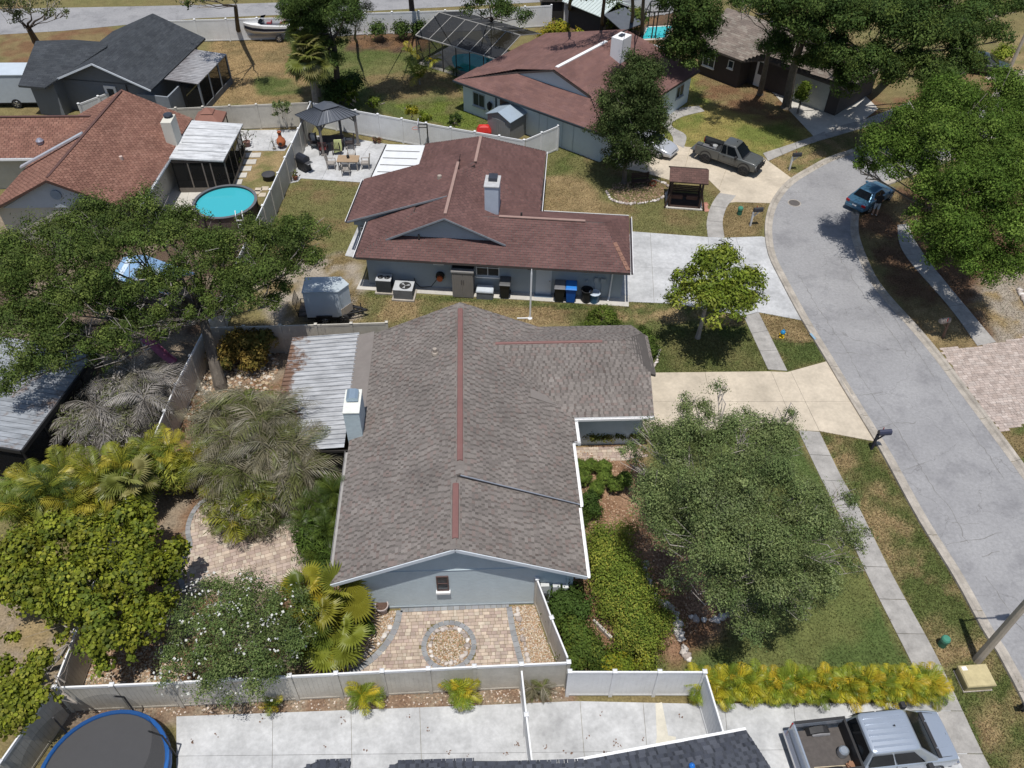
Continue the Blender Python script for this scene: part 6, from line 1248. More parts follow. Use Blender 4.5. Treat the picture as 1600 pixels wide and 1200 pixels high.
def greenhouse(root, pm, xb0, xb1, xt0, xt1, zb, zt, yb, yt, split, roof_ribs=0, sunroof=False):
    cb = [(xb0, -yb, zb), (xb1, -yb, zb), (xb1, yb, zb), (xb0, yb, zb)]; ct = [(xt0, -yt, zt-.04), (xt1, -yt, zt-.04), (xt1, yt, zt-.04), (xt0, yt, zt-.04)]
    k = .9; cr = [(xt0+.06, -yt*k, zt), (xt1-.08, -yt*k, zt), (xt1-.08, yt*k, zt), (xt0+.06, yt*k, zt)]
    def rr(c4, q):
        out = []
        for i in range(4):
            a, b, d = Vector(c4[i-1]), Vector(c4[i]), Vector(c4[(i+1) % 4]); u = (a-b).normalized()*q; v = (d-b).normalized()*q
            out += [tuple(b+u), tuple(b+u*.29+v*.29), tuple(b+v)]
        return out
    cm = [tuple(Vector(a).lerp(Vector(b), .9)) for a, b in zip(cb, ct)]
    cab = L_(root, 'cab', pm, lambda mb: mb.loft([rr(cb, .10), rr(cm, .12), rr(ct, .14), rr([tuple(Vector(a).lerp(Vector(b), .5)+Vector((0, 0, .008))) for a, b in zip(ct, cr)], .14), rr(cr, .14)]), fix=True, smooth=True)
    R = [cb[0], cb[1], ct[1], ct[0]]; Lf = [cb[2], cb[3], ct[3], ct[2]]; Fr = [cb[1], cb[2], ct[2], ct[1]]; Bk = [cb[3], cb[0], ct[0], ct[3]]
    L_(root, 'windscreen', CARGL, lambda mb: face_patch(mb, Fr, .05, .95, .06, .95, .035)); L_(root, 'rear_window', CARGL, lambda mb: face_patch(mb, Bk, .08, .92, .15, .92, .035))
    for Q, flip in ((R, 0), (Lf, 1)):
        for (s0, s1) in split:
            a, b = (s0, s1) if not flip else (1-s1, 1-s0)
            L_(root, 'side_window', CARGL, lambda mb: face_patch(mb, Q, a, b, .10, .90, .033))
    for i in range(roof_ribs):
        y = -yt*.72+yt*1.44*i/max(1, roof_ribs-1); LS(cab, 'roof_rib', pm, lambda mb: mb.bar((xt0+.12, y, zt+.008), (xt1-.16, y, zt+.008), .07, .03))
    return cab
def bodyloft(root, pm, S, name='body'):
    """S: (x, half width, z low, z waist, z top), blended into many rounded sections"""
    S = np.array(S); xs = []
    for i in range(len(S)-1): xs += list(np.linspace(S[i, 0], S[i+1, 0], 5)[:-1])
    xs.append(S[-1, 0]); rings = []
    for x in xs:
        w, zl, zw, zt = [float(np.interp(x, S[:, 0], S[:, k])) for k in (1, 2, 3, 4)]; h = zt-zw
        half = [(w*.93, zl), (w*.985, zl+.07), (w, zl+.16), (w*1.005, zw-.12), (w*.995, zw), (w*.985, zw+h*.35), (w*.955, zw+h*.75), (w*.90, zt), (w*.72, zt+.018), (w*.4, zt+.03)]
        rings.append([(x, -y, z) for y, z in half]+[(x, y, z) for y, z in half[::-1]])
    return L_(root, name, pm, lambda mb: mb.loft(rings), smooth=True, fix=True)
def shutline(root, pts, w=.012):
    """dark gap between body panels"""
    L_(root, 'panel_gap', BLKP, lambda mb: [mb.bar(a, b, w) for a, b in zip(pts[:-1], pts[1:])])
def pickup(label, loc, rz, pm, L=5.3, W=1.8, lift=0.0, rim=None, cab=(-.72, 1.75, -.6, .95), split=((.03, .40), (.43, .82)), ribs=6, tyre=.37, tub=None, tailgate_down=False, bar=False):
    root = thing('pickup_truck', loc, label, 'pickup truck', None, rz); h = W/2; z = lift; xr = -L/2; xc = cab[0]
    bodyloft(root, pm, [(xc, h*.97, .38+z, .98+z, 1.10+z), (.6, h, .36+z, .98+z, 1.10+z), (cab[1]-.05, h, .36+z, .98+z, 1.10+z), (L/2-.45, h*.98, .36+z, .92+z, 1.04+z), (L/2-.12, h*.93, .38+z, .86+z, .98+z), (L/2-.02, h*.84, .42+z, .74+z, .84+z)])
    greenhouse(root, pm, cab[0]+.02, cab[1], cab[2], cab[3], 1.08+z, 1.86+z, h*.93, h*.74, split, ribs)
    for s in (-1, 1):
        L_(root, 'bed_side', pm, lambda mb: mb.loft([[(x, s*(h-.13), .95+z), (x, s*h*.97, .42+z), (x, s*h, .50+z), (x, s*h, 1.12+z), (x, s*(h-.05), 1.17+z), (x, s*(h-.13), 1.17+z)] for x in (xr+.04, xc)]), fix=True)
        L_(root, 'bed_rail', BLKP, lambda mb: mb.box(xr+.05, xc, s*(h-.075)-.05, s*(h-.075)+.05, 1.17+z, 1.20+z))
        L_(root, 'inner_arch', BLKP, lambda mb: mb.loft([[(x0, s*(h-.13), zz+z) for x0, zz in ((xr+.55, .56), (xr+.65, .78), (xr+.85, .86), (xr+1.1, .86), (xr+1.3, .78), (xr+1.4, .56))], [(x0, s*(h-.33), zz+z) for x0, zz in ((xr+.55, .56), (xr+.65, .74), (xr+.85, .80), (xr+1.1, .80), (xr+1.3, .74), (xr+1.4, .56))]]), fix=True)
        for wx in (xr+.98, L/2-.92):
            L_(root, 'wheel_arch', BLKP, lambda mb: mb.loft([[(wx+(tyre+dq)*math.cos(a), s*(h+.006), max(.3, tyre+z*.8+(tyre+dq)*math.sin(a))) for a in np.linspace(0, math.pi, 14)] for dq in (0.0, .09)], cap=False))
            wheel(root, wx, s*(h-.12), tyre, .25, rim, s)
        L_(root, 'head_lamp', HEAD, lambda mb: mb.box(L/2-.2, L/2-.03, s*h*.72-.13, s*h*.72+.13, .70+z, .86+z)); L_(root, 'tail_lamp', TAIL, lambda mb: mb.box(xr+.015, xr+.06, s*(h-.1)-.08, s*(h-.1)+.08, .72+z, 1.08+z))
        m = L_(root, 'mirror', BLKP, lambda mb: mb.box(cab[1]-.55, cab[1]-.38, s*(h+.02)-.0 if s > 0 else s*(h+.24), s*(h+.24) if s > 0 else s*(h+.02), 1.06+z, 1.28+z), bevel=.03)
        for dx in (.35, 1.3): L_(root, 'door_handle', BLKP, lambda mb: mb.box(xc+dx, xc+dx+.18, s*h-.015, s*h+.02, .92+z, .96+z))
    L_(root, 'bed_floor', tub or BLKP, lambda mb: mb.box(xr+.06, xc-.02, -h+.13, h-.13, .52+z, .58+z)); L_(root, 'bed_front', BLKP, lambda mb: mb.box(xc-.08, xc, -h+.1, h-.1, .5+z, 1.18+z))
    if tailgate_down: L_(root, 'tailgate', pm, lambda mb: mb.box(xr-.42, xr+.02, -h+.14, h-.14, .55+z, .61+z))
    else: L_(root, 'tailgate', pm, lambda mb: mb.box(xr, xr+.07, -h+.1, h-.1, .5+z, 1.16+z), bevel=.015)
    L_(root, 'rear_bumper', CHROME if not tailgate_down else BLKP, lambda mb: mb.box(xr-.17, xr-.01, -h*.95, h*.95, .42+z, .58+z), bevel=.02)
    L_(root, 'front_bumper', CHROME if not bar else BLKP, lambda mb: mb.box(L/2-.08, L/2+.08, -h*.92, h*.92, .40+z, .60+z), bevel=.03)
    L_(root, 'grille', BLKP, lambda mb: mb.box(L/2-.06, L/2+.005, -h*.5, h*.5, .62+z, .82+z)); L_(root, 'underbody', BLKP, lambda mb: mb.box(xr+.2, L/2-.2, -h*.8, h*.8, .3+z, .45+z))
    for s in (-1, 1):
        for x in (xc+.03, xc+1.12, cab[1]-.32): shutline(root, [(x, s*(h+.002), .45+z), (x, s*(h+.004), .97+z), (x, s*(h*.97), 1.06+z)])
        shutline(root, [(cab[1]+.1, s*h*.84, 1.118+z), (L/2-.3, s*h*.80, 1.012+z)]); shutline(root, [(xc+.03, s*(h+.004), .46+z), (cab[1]-.32, s*(h+.004), .46+z)])
    shutline(root, [(L/2-.3, -h*.8, 1.012+z), (L/2-.2, 0, 1.02+z), (L/2-.3, h*.8, 1.012+z)])
    L_(root, 'aerial', BLKP, lambda mb: mb.bar((xr*0+.4, .12, 1.87+z), (.35, .12, 1.95+z), .04))
    L_(root, 'cowl', BLKP, lambda mb: mb.box(cab[1]-.03, cab[1]+.10, -h*.86, h*.86, 1.085+z, 1.128+z))
    L_(root, 'hood_crease', pm, lambda mb: [mb.bar((cab[1]+.05, s*h*.5, 1.125+z), (L/2-.25, s*h*.42, 1.03+z), .05, .02) for s in (-1, 1)])
    if bar: L_(root, 'bull_bar', BLKP, lambda mb: [mb.tube([(L/2+.1, y, .4+z), (L/2+.16, y, .9+z), (L/2+.02, y, 1.0+z)], .03, 6) for y in (-.55, -.2, .2, .55)]+[mb.tube([(L/2+.15, -.62, q+z), (L/2+.15, .62, q+z)], .03, 6) for q in (.6, .85)])
    return root
def sedan(label, loc, rz, pm, L=4.5, W=1.76):
    root = thing('car', loc, label, 'car', None, rz); h = W/2
    bodyloft(root, pm, [(-L/2+.02, h*.80, .42, .66, .80), (-L/2+.14, h*.93, .34, .74, .93), (-L/2+.7, h, .30, .80, .97), (-.2, h, .28, .80, .95), (.9, h, .28, .80, .93), (L/2-.7, h*.98, .30, .74, .84), (L/2-.22, h*.90, .34, .62, .70), (L/2, h*.72, .40, .52, .58)])
    greenhouse(root, pm, -L/2+.55, L/2-1.15, -L/2+1.15, L/2-2.0, .93, 1.43, h*.9, h*.66, ((.22, .46), (.49, .76)))
    for s in (-1, 1):
        for wx in (-L/2+.85, L/2-.85):
            L_(root, 'wheel_arch', BLKP, lambda mb: mb.loft([[(wx+(.32+dq)*math.cos(a), s*(h+.008), .32+(.32+dq)*math.sin(a)) for a in np.linspace(0, math.pi, 12)] for dq in (0, .05)], cap=False)); wheel(root, wx, s*(h-.10), .32, .2, None, s)
        L_(root, 'head_lamp', HEAD, lambda mb: mb.loft([[(L/2-.38, s*h*.80, .60), (L/2-.12, s*h*.62, .54), (L/2-.12, s*h*.62, .66), (L/2-.42, s*h*.80, .73)], [(L/2-.36, s*h*.93, .60), (L/2-.10, s*h*.78, .54), (L/2-.12, s*h*.78, .64), (L/2-.42, s*h*.90, .73)]]), fix=True)
        L_(root, 'tail_lamp', TAIL, lambda mb: mb.box(-L/2+.01, -L/2+.22, s*h*.72-.15, s*h*.72+.15, .70, .86)); L_(root, 'mirror', pm, lambda mb: mb.box(L/2-1.62, L/2-1.46, (s*h if s > 0 else s*(h+.18)), (s*(h+.18) if s > 0 else s*h), .92, 1.06), bevel=.03)
        for dx in (-.75, .25): L_(root, 'door_handle', CHROME, lambda mb: mb.box(dx, dx+.16, s*h-.01, s*h+.018, .80, .83))
    L_(root, 'rear_bumper', pm, lambda mb: mb.box(-L/2-.05, -L/2+.2, -h*.86, h*.86, .34, .58), bevel=.05); L_(root, 'front_bumper', pm, lambda mb: mb.box(L/2-.2, L/2+.05, -h*.78, h*.78, .30, .50), bevel=.05)
    L_(root, 'grille', BLKP, lambda mb: mb.box(L/2-.04, L/2+.02, -h*.45, h*.45, .5, .57)); L_(root, 'number_plate', GUT, lambda mb: mb.box(-L/2-.065, -L/2-.045, -.16, .16, .6, .7))
    return root
SILV = paint('silver_paint', (.40, .45, .52), .26, .45); PRIM = paint('primer_grey_paint', (.075, .08, .078), .45); SIL2 = paint('light_silver_paint', (.50, .52, .56), .3, .3); BLUP = paint('steel_blue_paint', (.06, .15, .235), .3, .35)
pickup('silver crew cab pickup parked on the pale driveway', (12.92, 10.46, 0), .065, SILV, 5.25, 1.78, .05, cab=(-.80, 1.80, -.68, .95), tub=solid('bed_liner', (.085, .075, .07), .8, .2, 6))
fw = Vector((math.cos(R_(-38)), math.sin(R_(-38)), 0)); lf = Vector((-fw.y, fw.x, 0))
w0 = (G(1097, 254.4)+G(1160.6, 276.3))/2; c = w0+lf*.78
pickup('matte grey lifted pickup on the curving driveway', (c.x, c.y, 0), R_(-38), PRIM, 5.1, 1.76, .18, RIMB, (-.55, 1.35, -.45, .62), ((.06, .30), (.36, .86)), 0, .43, tub=solid('bed_grey', (.12, .12, .13), .7), tailgate_down=True, bar=True).scale = (.87, .87, .87)
for (dx, dy, s, cc, nm, lab) in ((-1.15, .1, .16, (.75, .75, .73), 'bucket', 'white bucket in the bed of the grey pickup'), (-.72, -.05, .3, (.03, .03, .03), 'tool_box', 'black tool box behind the cab of the grey pickup')):
    p = Vector((c.x, c.y, .66))+fw*dx+lf*dy; mb = MB()
    if nm == 'bucket': mb.lathe([(s*.8, 0), (s, .4), (s*.93, .4), (s*.75, .03), (0, .03)], p, 12)
    else: mb.cbox((p.x, p.y, p.z+.16), (.36, 1.05, .30), R_(-38)); mb.cbox((p.x, p.y, p.z+.32), (.39, 1.08, .04), R_(-38))
    tag(mb.build(nm, solid(nm+'_c', cc, .5)), lab, nm.replace('_', ' '))
f0 = G(1031, 249); cs = f0-fw*1.35+lf*.72
sedan('pale silver sedan half hidden by the columnar tree', (cs.x, cs.y, 0), R_(-38), SIL2).scale = (.9, .9, .9)
sedan('steel blue sedan parked at the kerb under the oak', (25.4, 44.85, 0), R_(38), BLUP).scale = (.86, .86, .86)
sedan('dark parked car on the far right driveway', (G(1531, 112).x, G(1531, 112).y, 0), R_(-20), paint('black_paint', (.02, .022, .026), .3))
q = Matrix.Translation((12.92, 10.46, 0)) @ Matrix.Rotation(.065, 4, 'Z')
p = q @ Vector((-1.12, -.12, .63)); mb = MB(); mb.lathe([(.0, 0), (.16, .0), (.18, .06), (.165, .12), (.18, .18), (.17, .30), (.13, .34), (.11, .32), (0, .32)], p, 16)
tag(mb.build('keg', solid('keg_steel', (.5, .55, .6), .3, metal=.7), smooth=True), 'round steel keg standing in the silver pickup bed', 'keg')
p = q @ Vector((-1.9, .58, .66)); mb = MB(); mb.tube([p, p+Vector((.3, .03, .02)), p+Vector((.62, .02, 0))], [.07, .1, .06], 8); tag(mb.build('rolled_tarp', solid('tarp_grey', (.2, .2, .21), .7)), 'rolled grey tarp along the far side of the silver pickup bed', 'tarp')
p = q @ Vector((-1.0, -.55, .63)); mb = MB(); mb.cbox((p.x, p.y, p.z+.06), (.26, .22, .12), .3); mb.cbox((p.x-.02, p.y+.03, p.z+.15), (.18, .14, .06), .9); tag(mb.build('brick_pile', solid('brick_brown', (.28, .15, .09), .9)), 'small brown brick pile in the silver pickup bed corner', 'bricks')
a, b = q @ Vector((-2.2, -.45, .62)), q @ Vector((-1.15, -.5, .64)); mb = MB(); mb.tube([a, b], .02, 6); tag(mb.build('wooden_pole', solid('pole_tan', (.5, .42, .3), .7)), 'thin tan pole lying in the silver pickup bed', 'pole')

# ================================================================ street furniture
def mailbox(label, p, rz, post, col, h=1.05, arm=True):
    root = thing('mailbox', (p.x, p.y, 0), label, 'mailbox', None, rz); pm = solid('mb_post_'+label[:9], post, .7)
    L_(root, 'post', pm, lambda mb: mb.box(-.05, .05, -.05, .05, 0, h)); L_(root, 'arm', pm, lambda mb: (mb.box(-.05, .45, -.045, .045, h-.06, h), mb.bar((.03, 0, h-.4), (.35, 0, h-.05), .05)))
    bx = L_(root, 'box', solid('mb_box_'+label[:9], col, .45), lambda mb: mb.loft([[(x, -.11, h), (x, -.11, h+.13), (x, -.07, h+.22), (x, 0, h+.25), (x, .07, h+.22), (x, .11, h+.13), (x, .11, h)] for x in (-.02, .56)]), fix=True)
    LS(bx, 'flag', solid('flag_red', (.5, .03, .03), .5), lambda mb: mb.box(.2, .24, .115, .125, h+.1, h+.3)); return root
mailbox('dark navy mailbox at the corner of the beige driveway', G(1361, 702), .05, (.03, .03, .045), (.035, .04, .075))
mailbox('dark mailbox on a white post beside the round driveway', G(1233, 266), .1, (.6, .6, .6), (.03, .03, .035))
mailbox('dark mailbox by the wide pale driveway kerb', G(1172, 353), .1, (.6, .6, .6), (.03, .035, .05))
mb0 = mailbox('weathered wooden mailbox leaning on the right verge', G(1473, 528), math.pi+.2, (.16, .10, .07), (.22, .19, .17)); mb0.rotation_euler = (.12, 0, math.pi+.2)
pb = G(1526, 1032)
pole = thing('street_lamp', pb, 'tall concrete street lamp pole at the right edge', 'street lamp')
part(pole, 'pole', solid('pole_concrete', (.42, .36, .29), .85, .15, 3, .3), lambda mb: mb.loft([[(pb.x+sx*s, pb.y+sy*s, z) for sx, sy in ((-1, -.5), (-.5, -1), (.5, -1), (1, -.5), (1, .5), (.5, 1), (-.5, 1), (-1, .5))] for s, z in ((.15, 0), (.12, 3.5), (.09, 6.9))]), fix=True)
ar = part(pole, 'arm', solid('arm_alu', (.5, .5, .5), .4, metal=.5), lambda mb: mb.tube([(pb.x, pb.y, 6.7), (pb.x+.6, pb.y+.02, 6.95), (pb.x+1.5, pb.y+.04, 7.0)], .035, 6))
sub(ar, 'lamp_head', MATS['arm_alu'], lambda mb: mb.loft([[(pb.x+1.4, pb.y-.06, 6.95), (pb.x+1.4, pb.y+.14, 6.95), (pb.x+1.4, pb.y+.1, 7.07), (pb.x+1.4, pb.y-.02, 7.07)], [(pb.x+2.0, pb.y-.13, 6.95), (pb.x+2.0, pb.y+.21, 6.95), (pb.x+2.0, pb.y+.15, 7.1), (pb.x+2.0, pb.y-.07, 7.1)]]), fix=True)
p2 = G(1570, 124); pole2 = thing('utility_pole', p2, 'slim utility pole beside the far right driveway', 'utility pole')
part(pole2, 'pole', MATS['pole_concrete'], lambda mb: mb.tube([(p2.x, p2.y, 0), (p2.x+.1, p2.y, 8)], [.14, .1], 8))
part(pole2, 'cross_arm', BARKD, lambda mb: mb.box(p2.x-.9, p2.x+1.1, p2.y-.05, p2.y+.05, 7.3, 7.42))
ub = G(1519, 1064); u = thing('utility_box', ub, 'tan square utility box beside the street lamp', 'utility box', None, .03)
L_(u, 'cabinet', solid('box_tan', (.40, .335, .18), .7, .12), lambda mb: mb.box(-.56, .56, -.42, .42, .06, .46)); L_(u, 'lid', solid('box_tan_lid', (.46, .39, .215), .7, .14, 5), lambda mb: mb.loft([[(-.6*k, -.46*k, z), (.6*k, -.46*k, z), (.6*k, .46*k, z), (-.6*k, .46*k, z)] for k, z in ((1, .44), (1, .54), (.93, .60))]), fix=True)
L_(u, 'pad', CONC, lambda mb: mb.box(-.6, .6, -.46, .46, 0, .06)); L_(u, 'sticker', GUT, lambda mb: mb.box(-.5, -.3, .22, .38, .601, .606)); u.scale = (.9, .9, .8)
def pedestal(label, p):
    u = thing('cable_pedestal', p, label, 'cable pedestal'); GP = solid('pedestal_green', (.03, .13, .085), .5)
    L_(u, 'post', GP, lambda mb: mb.lathe([(.15, 0), (.15, .36), (.16, .37)], n=12)); L_(u, 'cap', solid('pedestal_cap', (.06, .22, .15), .45), lambda mb: mb.lathe([(.17, .36), (.17, .48), (.13, .54), (0, .55)], n=12))
pedestal('green cable pedestal on the verge near the street lamp', G(1471, 1008)); pedestal('green cable pedestal beside the curved pavement', G(1155, 335))
m = G(1241, 317.5); u = thing('manhole_cover', m, 'dark round manhole cover in the street bend', 'manhole cover')
L_(u, 'rim', CONC, lambda mb: mb.lathe([(.42, 0), (.42, .022), (.36, .022), (.36, .0)], n=20)); L_(u, 'lid', solid('cast_iron', (.10, .09, .085), .7, .3, 12), lambda mb: mb.lathe([(.355, .01), (.355, .026), (0, .026)], n=20))
sg_ = G(1597, 1112); u = thing('yard_sign', sg_, 'black object standing at the right lower verge', 'sign'); L_(u, 'stake', BLKP, lambda mb: mb.box(-.03, .03, -.03, .03, 0, .5)); L_(u, 'panel', BLKP, lambda mb: (mb.box(-.25, .25, -.06, .06, .3, .62), mb.box(-.1, .35, -.1, .1, .5, .7)))
h = G(1221, 527); u = thing('fire_hydrant', h, 'blue and yellow fire hydrant on the grass verge', 'fire hydrant'); u.scale = (.72, .72, .72)
L_(u, 'base', solid('hydrant_yellow', (.62, .42, .02), .5), lambda mb: mb.lathe([(.2, 0), (.2, .06), (.11, .08), (.11, .42), (.14, .44)], n=12))
L_(u, 'bonnet', solid('hydrant_blue', (.02, .22, .45), .45), lambda mb: mb.lathe([(.17, .42), (.19, .48), (.15, .6), (.06, .68), (.05, .74), (0, .74)], n=12))
L_(u, 'nozzle', MATS['hydrant_yellow'], lambda mb: (mb.tube([(-.24, 0, .32), (.24, 0, .32)], .06, 8), mb.tube([(0, 0, .3), (0, -.22, .3)], .075, 8)))
km = G(1270, 528); mb = MB(); mb.cbox((km.x-.02, km.y, .114), (.12, .5, .006), .25); o = mb.build('kerb_mark', solid('mark_blue', (.22, .34, .44), .9)); tag(o, 'small blue painted mark on the kerb by the hydrant', 'mark')

# ================================================================ things beside the houses
f = FB
def wheelie(label, uv, col, lid, rz=-.124, s=1.0, group=None):
    p = f(*uv); root = thing('wheelie_bin', p, label, 'bin', group, rz)
    L_(root, 'body', solid('bin_'+label[:14], col, .45), lambda mb: mb.loft([[(-w, -d, z), (w, -d, z), (w, d, z), (-w, d, z)] for w, d, z in ((.22*s, .25*s, .08), (.28*s, .33*s, 1.0*s), (.31*s, .36*s, 1.0*s), (.31*s, .36*s, 1.03*s))]), fix=True)
    L_(root, 'lid', solid('lid_'+label[:14], lid, .4), lambda mb: mb.loft([[(-.31*s, -.38*s, 1.03*s), (.31*s, -.38*s, 1.03*s), (.31*s, .37*s, 1.06*s), (-.31*s, .37*s, 1.06*s)], [(-.27*s, -.32*s, 1.09*s), (.27*s, -.32*s, 1.09*s), (.28*s, .35*s, 1.14*s), (-.28*s, .35*s, 1.14*s)]]), fix=True)
    for sx in (-1, 1): L_(root, 'wheel', TYRE, lambda mb: mb.tube([(sx*.24*s, .3*s, .12), (sx*.3*s, .3*s, .12)], .12, 10))
    L_(root, 'handle', BLKP, lambda mb: mb.tube([(-.24*s, .42*s, 1.02*s), (.24*s, .42*s, 1.02*s)], .02, 6)); return root
BK, BL = (.02, .02, .021), (.012, .10, .42)
wheelie('black wheelie bin with grey lid right of the blue house door', (11.06, .4), BK, (.16, .16, .17)); wheelie('blue wheelie bin right of the black one by the door', (11.68, .4), BL, (.03, .2, .6))
wheelie('dark wheelie bin under the double window', (8.05, .42), BK, (.12, .12, .12))
gb = thing('dustbin', f(12.55, .42), 'round black dustbin left of the meter boxes', 'dustbin'); L_(gb, 'body', BLKP, lambda mb: mb.lathe([(.24, 0), (.30, .8), (.33, .8), (.33, .84), (.29, .84), (.23, .05), (0, .05)], n=16))
gb = thing('dustbin', f(12.98, .40), 'small blue round tub beneath the meter boxes', 'dustbin'); L_(gb, 'body', solid('tub_blue', (.06, .16, .28), .5), lambda mb: mb.lathe([(.22, 0), (.28, .62), (.31, .62), (.31, .66), (.26, .66), (.2, .05), (0, .05)], n=16)); L_(gb, 'bag', solid('bag_pale', (.45, .52, .6), .5), lambda mb: mb.lathe([(.3, .60), (.33, .66), (.27, .70), (.22, .55), (0, .5)], n=12))
def ac(label, p, rz, w, d, h, dark, two=False):
    root = thing('air_conditioner', p, label, 'air conditioner', None, rz); top = solid('ac_top', (.45, .46, .47), .5)
    L_(root, 'casing', solid('ac_case_'+label[:8], dark, .55), lambda mb: [mb.box(-w/2, w/2, -d/2, d/2, .1, h-.04)]+[mb.box(-w/2-.008, w/2+.008, -d/2-.008, d/2+.008, z, z+.025) for z in np.arange(.16, h-.1, .055)])
    L_(root, 'top_panel', top, lambda mb: mb.box(-w/2-.015, w/2+.015, -d/2-.015, d/2+.015, h-.04, h)); L_(root, 'pad', CONC, lambda mb: mb.box(-w/2-.1, w/2+.1, -d/2-.1, d/2+.1, 0, .1))
    for sx in ((-w*.22, w*.22) if two else (w*.08,)):
        r = w*.19 if two else w*.3; g = L_(root, 'fan_well', UNDER, lambda mb: mb.lathe([(r, h+.002), (r, h+.006), (0, h+.006)], (sx, 0, 0), 18))
        for k in range(3): a = k*2.1; LS(g, 'blade', top, lambda mb: mb.add([(sx, 0, h+.012), (sx+r*.85*math.cos(a), r*.85*math.sin(a), h+.02), (sx+r*.85*math.cos(a+.6), r*.85*math.sin(a+.6), h+.012)], [(0, 1, 2)]))
        LS(g, 'grille', BLKP, lambda mb: [mb.lathe([(q, h+.025), (q+.012, h+.025)], (sx, 0, 0), 18, cap=False) for q in np.linspace(r*.3, r, 4)])
    return root
ac('dark air conditioner unit with two fan rings at the wall end', f(1.35, .32), -.124, .82, .62, .92, (.05, .055, .06), True); ac('grey air conditioner with one big fan on its own slab', f(2.5, -.05), -.124, 1.05, .85, .72, (.15, .155, .16))
cb = thing('storage_cabinet', f(5.75, .38), 'tall grey brown plastic storage cabinet with two doors', 'storage cabinet', None, -.124); CT = solid('cabinet_taupe', (.20, .185, .17), .6, .06); 
L_(cb, 'body', CT, lambda mb: mb.box(-.58, .58, -.3, .34, .02, 1.72)); L_(cb, 'lid', solid('cabinet_lid', (.27, .26, .25), .55), lambda mb: mb.box(-.62, .62, -.36, .36, 1.72, 1.82)); L_(cb, 'lid_top', BLKP, lambda mb: mb.box(-.58, .58, -.05, .34, 1.82, 1.87))
for sx in (-1, 1):
    dd = L_(cb, 'door', CT, lambda mb: [mb.box(sx*.29-.275+i*.11+.004, sx*.29-.275+(i+1)*.11-.004, -.325, -.30, .06, 1.68) for i in range(5)]); LS(dd, 'handle', BLKP, lambda mb: mb.tube([(sx*.05, -.34, .95), (sx*.05, -.37, 1.1), (sx*.05, -.34, 1.25)], .014, 5))
db = thing('deck_box', f(6.95, .32), 'low grey deck box with pale lid next to the cabinet', 'deck box', None, -.124); L_(db, 'body', solid('deck_dark', (.13, .14, .155), .6), lambda mb: mb.box(-.45, .45, -.28, .28, 0, .48)); L_(db, 'lid', solid('deck_lid', (.52, .56, .60), .45), lambda mb: mb.loft([[(-.48*k, -.31*k, z), (.48*k, -.31*k, z), (.48*k, .31*k, z), (-.48*k, .31*k, z)] for k, z in ((1, .47), (1, .53), (.93, .58))]), fix=True)
fp = G(828, 498); fl = thing('flag_pole', fp, 'white pole rising beside the grey roof gable', 'pole'); L_(fl, 'pole', GUT, lambda mb: mb.tube([(0, 0, 0), (0, 0, 3.0), (0, 0, 3.3)], [.05, .05, .02], 8)); L_(fl, 'foot', GUT, lambda mb: (mb.lathe([(.13, 0), (.13, .05), (.05, .12)], n=10), mb.box(-.7, 0, -.03, .03, .02, .07)))
# pebble pot on the gravel
pp = G(598, 955); pt = thing('planter', pp, 'round pale clay planter full of dark soil by the gable', 'planter')
L_(pt, 'pot', solid('clay_pale', (.42, .36, .34), .8, .1), lambda mb: mb.lathe([(.17, 0), (.24, .38), (.265, .40), (.265, .46), (.225, .46), (.215, .40)], n=22, cap=False), smooth=True); L_(pt, 'soil', solid('soil_brown', (.10, .06, .045), .95, .3, 20), lambda mb: mb.lathe([(.22, .41), (0, .42)], n=22, cap=True))

# ---------------------------------------------------------------- gazebo patio
gz = [G(506, 243), G(560, 227), G(534, 214), G(478, 228)]
gzl = thing('gazebo', (gz[0]+gz[2])/2, 'grey two tier roofed gazebo on the white patio', 'gazebo'); POST = solid('gazebo_post', (.20, .18, .165), .7, .1); SLT = solid('gazebo_metal', (.085, .095, .115), .45, .08, metal=.2)
cen = (gz[0]+gz[1]+gz[2]+gz[3])/4; zz = 2.25
for p in gz:
    po = part(gzl, 'post', POST, lambda mb: mb.box(p.x-.08, p.x+.08, p.y-.08, p.y+.08, 0, zz)); sub(po, 'foot', POST, lambda mb: mb.box(p.x-.15, p.x+.15, p.y-.15, p.y+.15, 0, .12))
    for q in gz:
        d = (q-p)
        if 0 < d.length < 3.6: part(gzl, 'brace', POST, lambda mb: mb.bar(p+Vector((0, 0, zz-.5)), p+d.normalized()*.5+Vector((0, 0, zz)), .08))
for i in range(4): part(gzl, 'beam', POST, lambda mb: mb.bar(gz[i]+Vector((0, 0, zz)), gz[(i+1) % 4]+Vector((0, 0, zz)), .1, .16))
ev = [cen+(p-cen)*1.2+Vector((0, 0, zz+.05)) for p in gz]; md = [cen+(p-cen)*.42+Vector((0, 0, zz+.62)) for p in gz]; e2 = [cen+(p-cen)*.5+Vector((0, 0, zz+.70)) for p in gz]
rg = [e2[0].lerp(e2[1], .5).lerp(e2[3].lerp(e2[2], .5), .3)+Vector((0, 0, .28)), e2[0].lerp(e2[1], .5).lerp(e2[3].lerp(e2[2], .5), .7)+Vector((0, 0, .28))]
for i in range(4):
    j = (i+1) % 4; pnl = part(gzl, 'roof_panel', SLT, lambda mb: mb.slab([ev[i], ev[j], md[j], md[i]], .03))
    sub(pnl, 'rib', SLT, lambda mb: [mb.bar(ev[i].lerp(ev[j], t)+Vector((0, 0, .02)), md[i].lerp(md[j], t)+Vector((0, 0, .02)), .04, .03) for t in np.linspace(.0, 1, 12)])
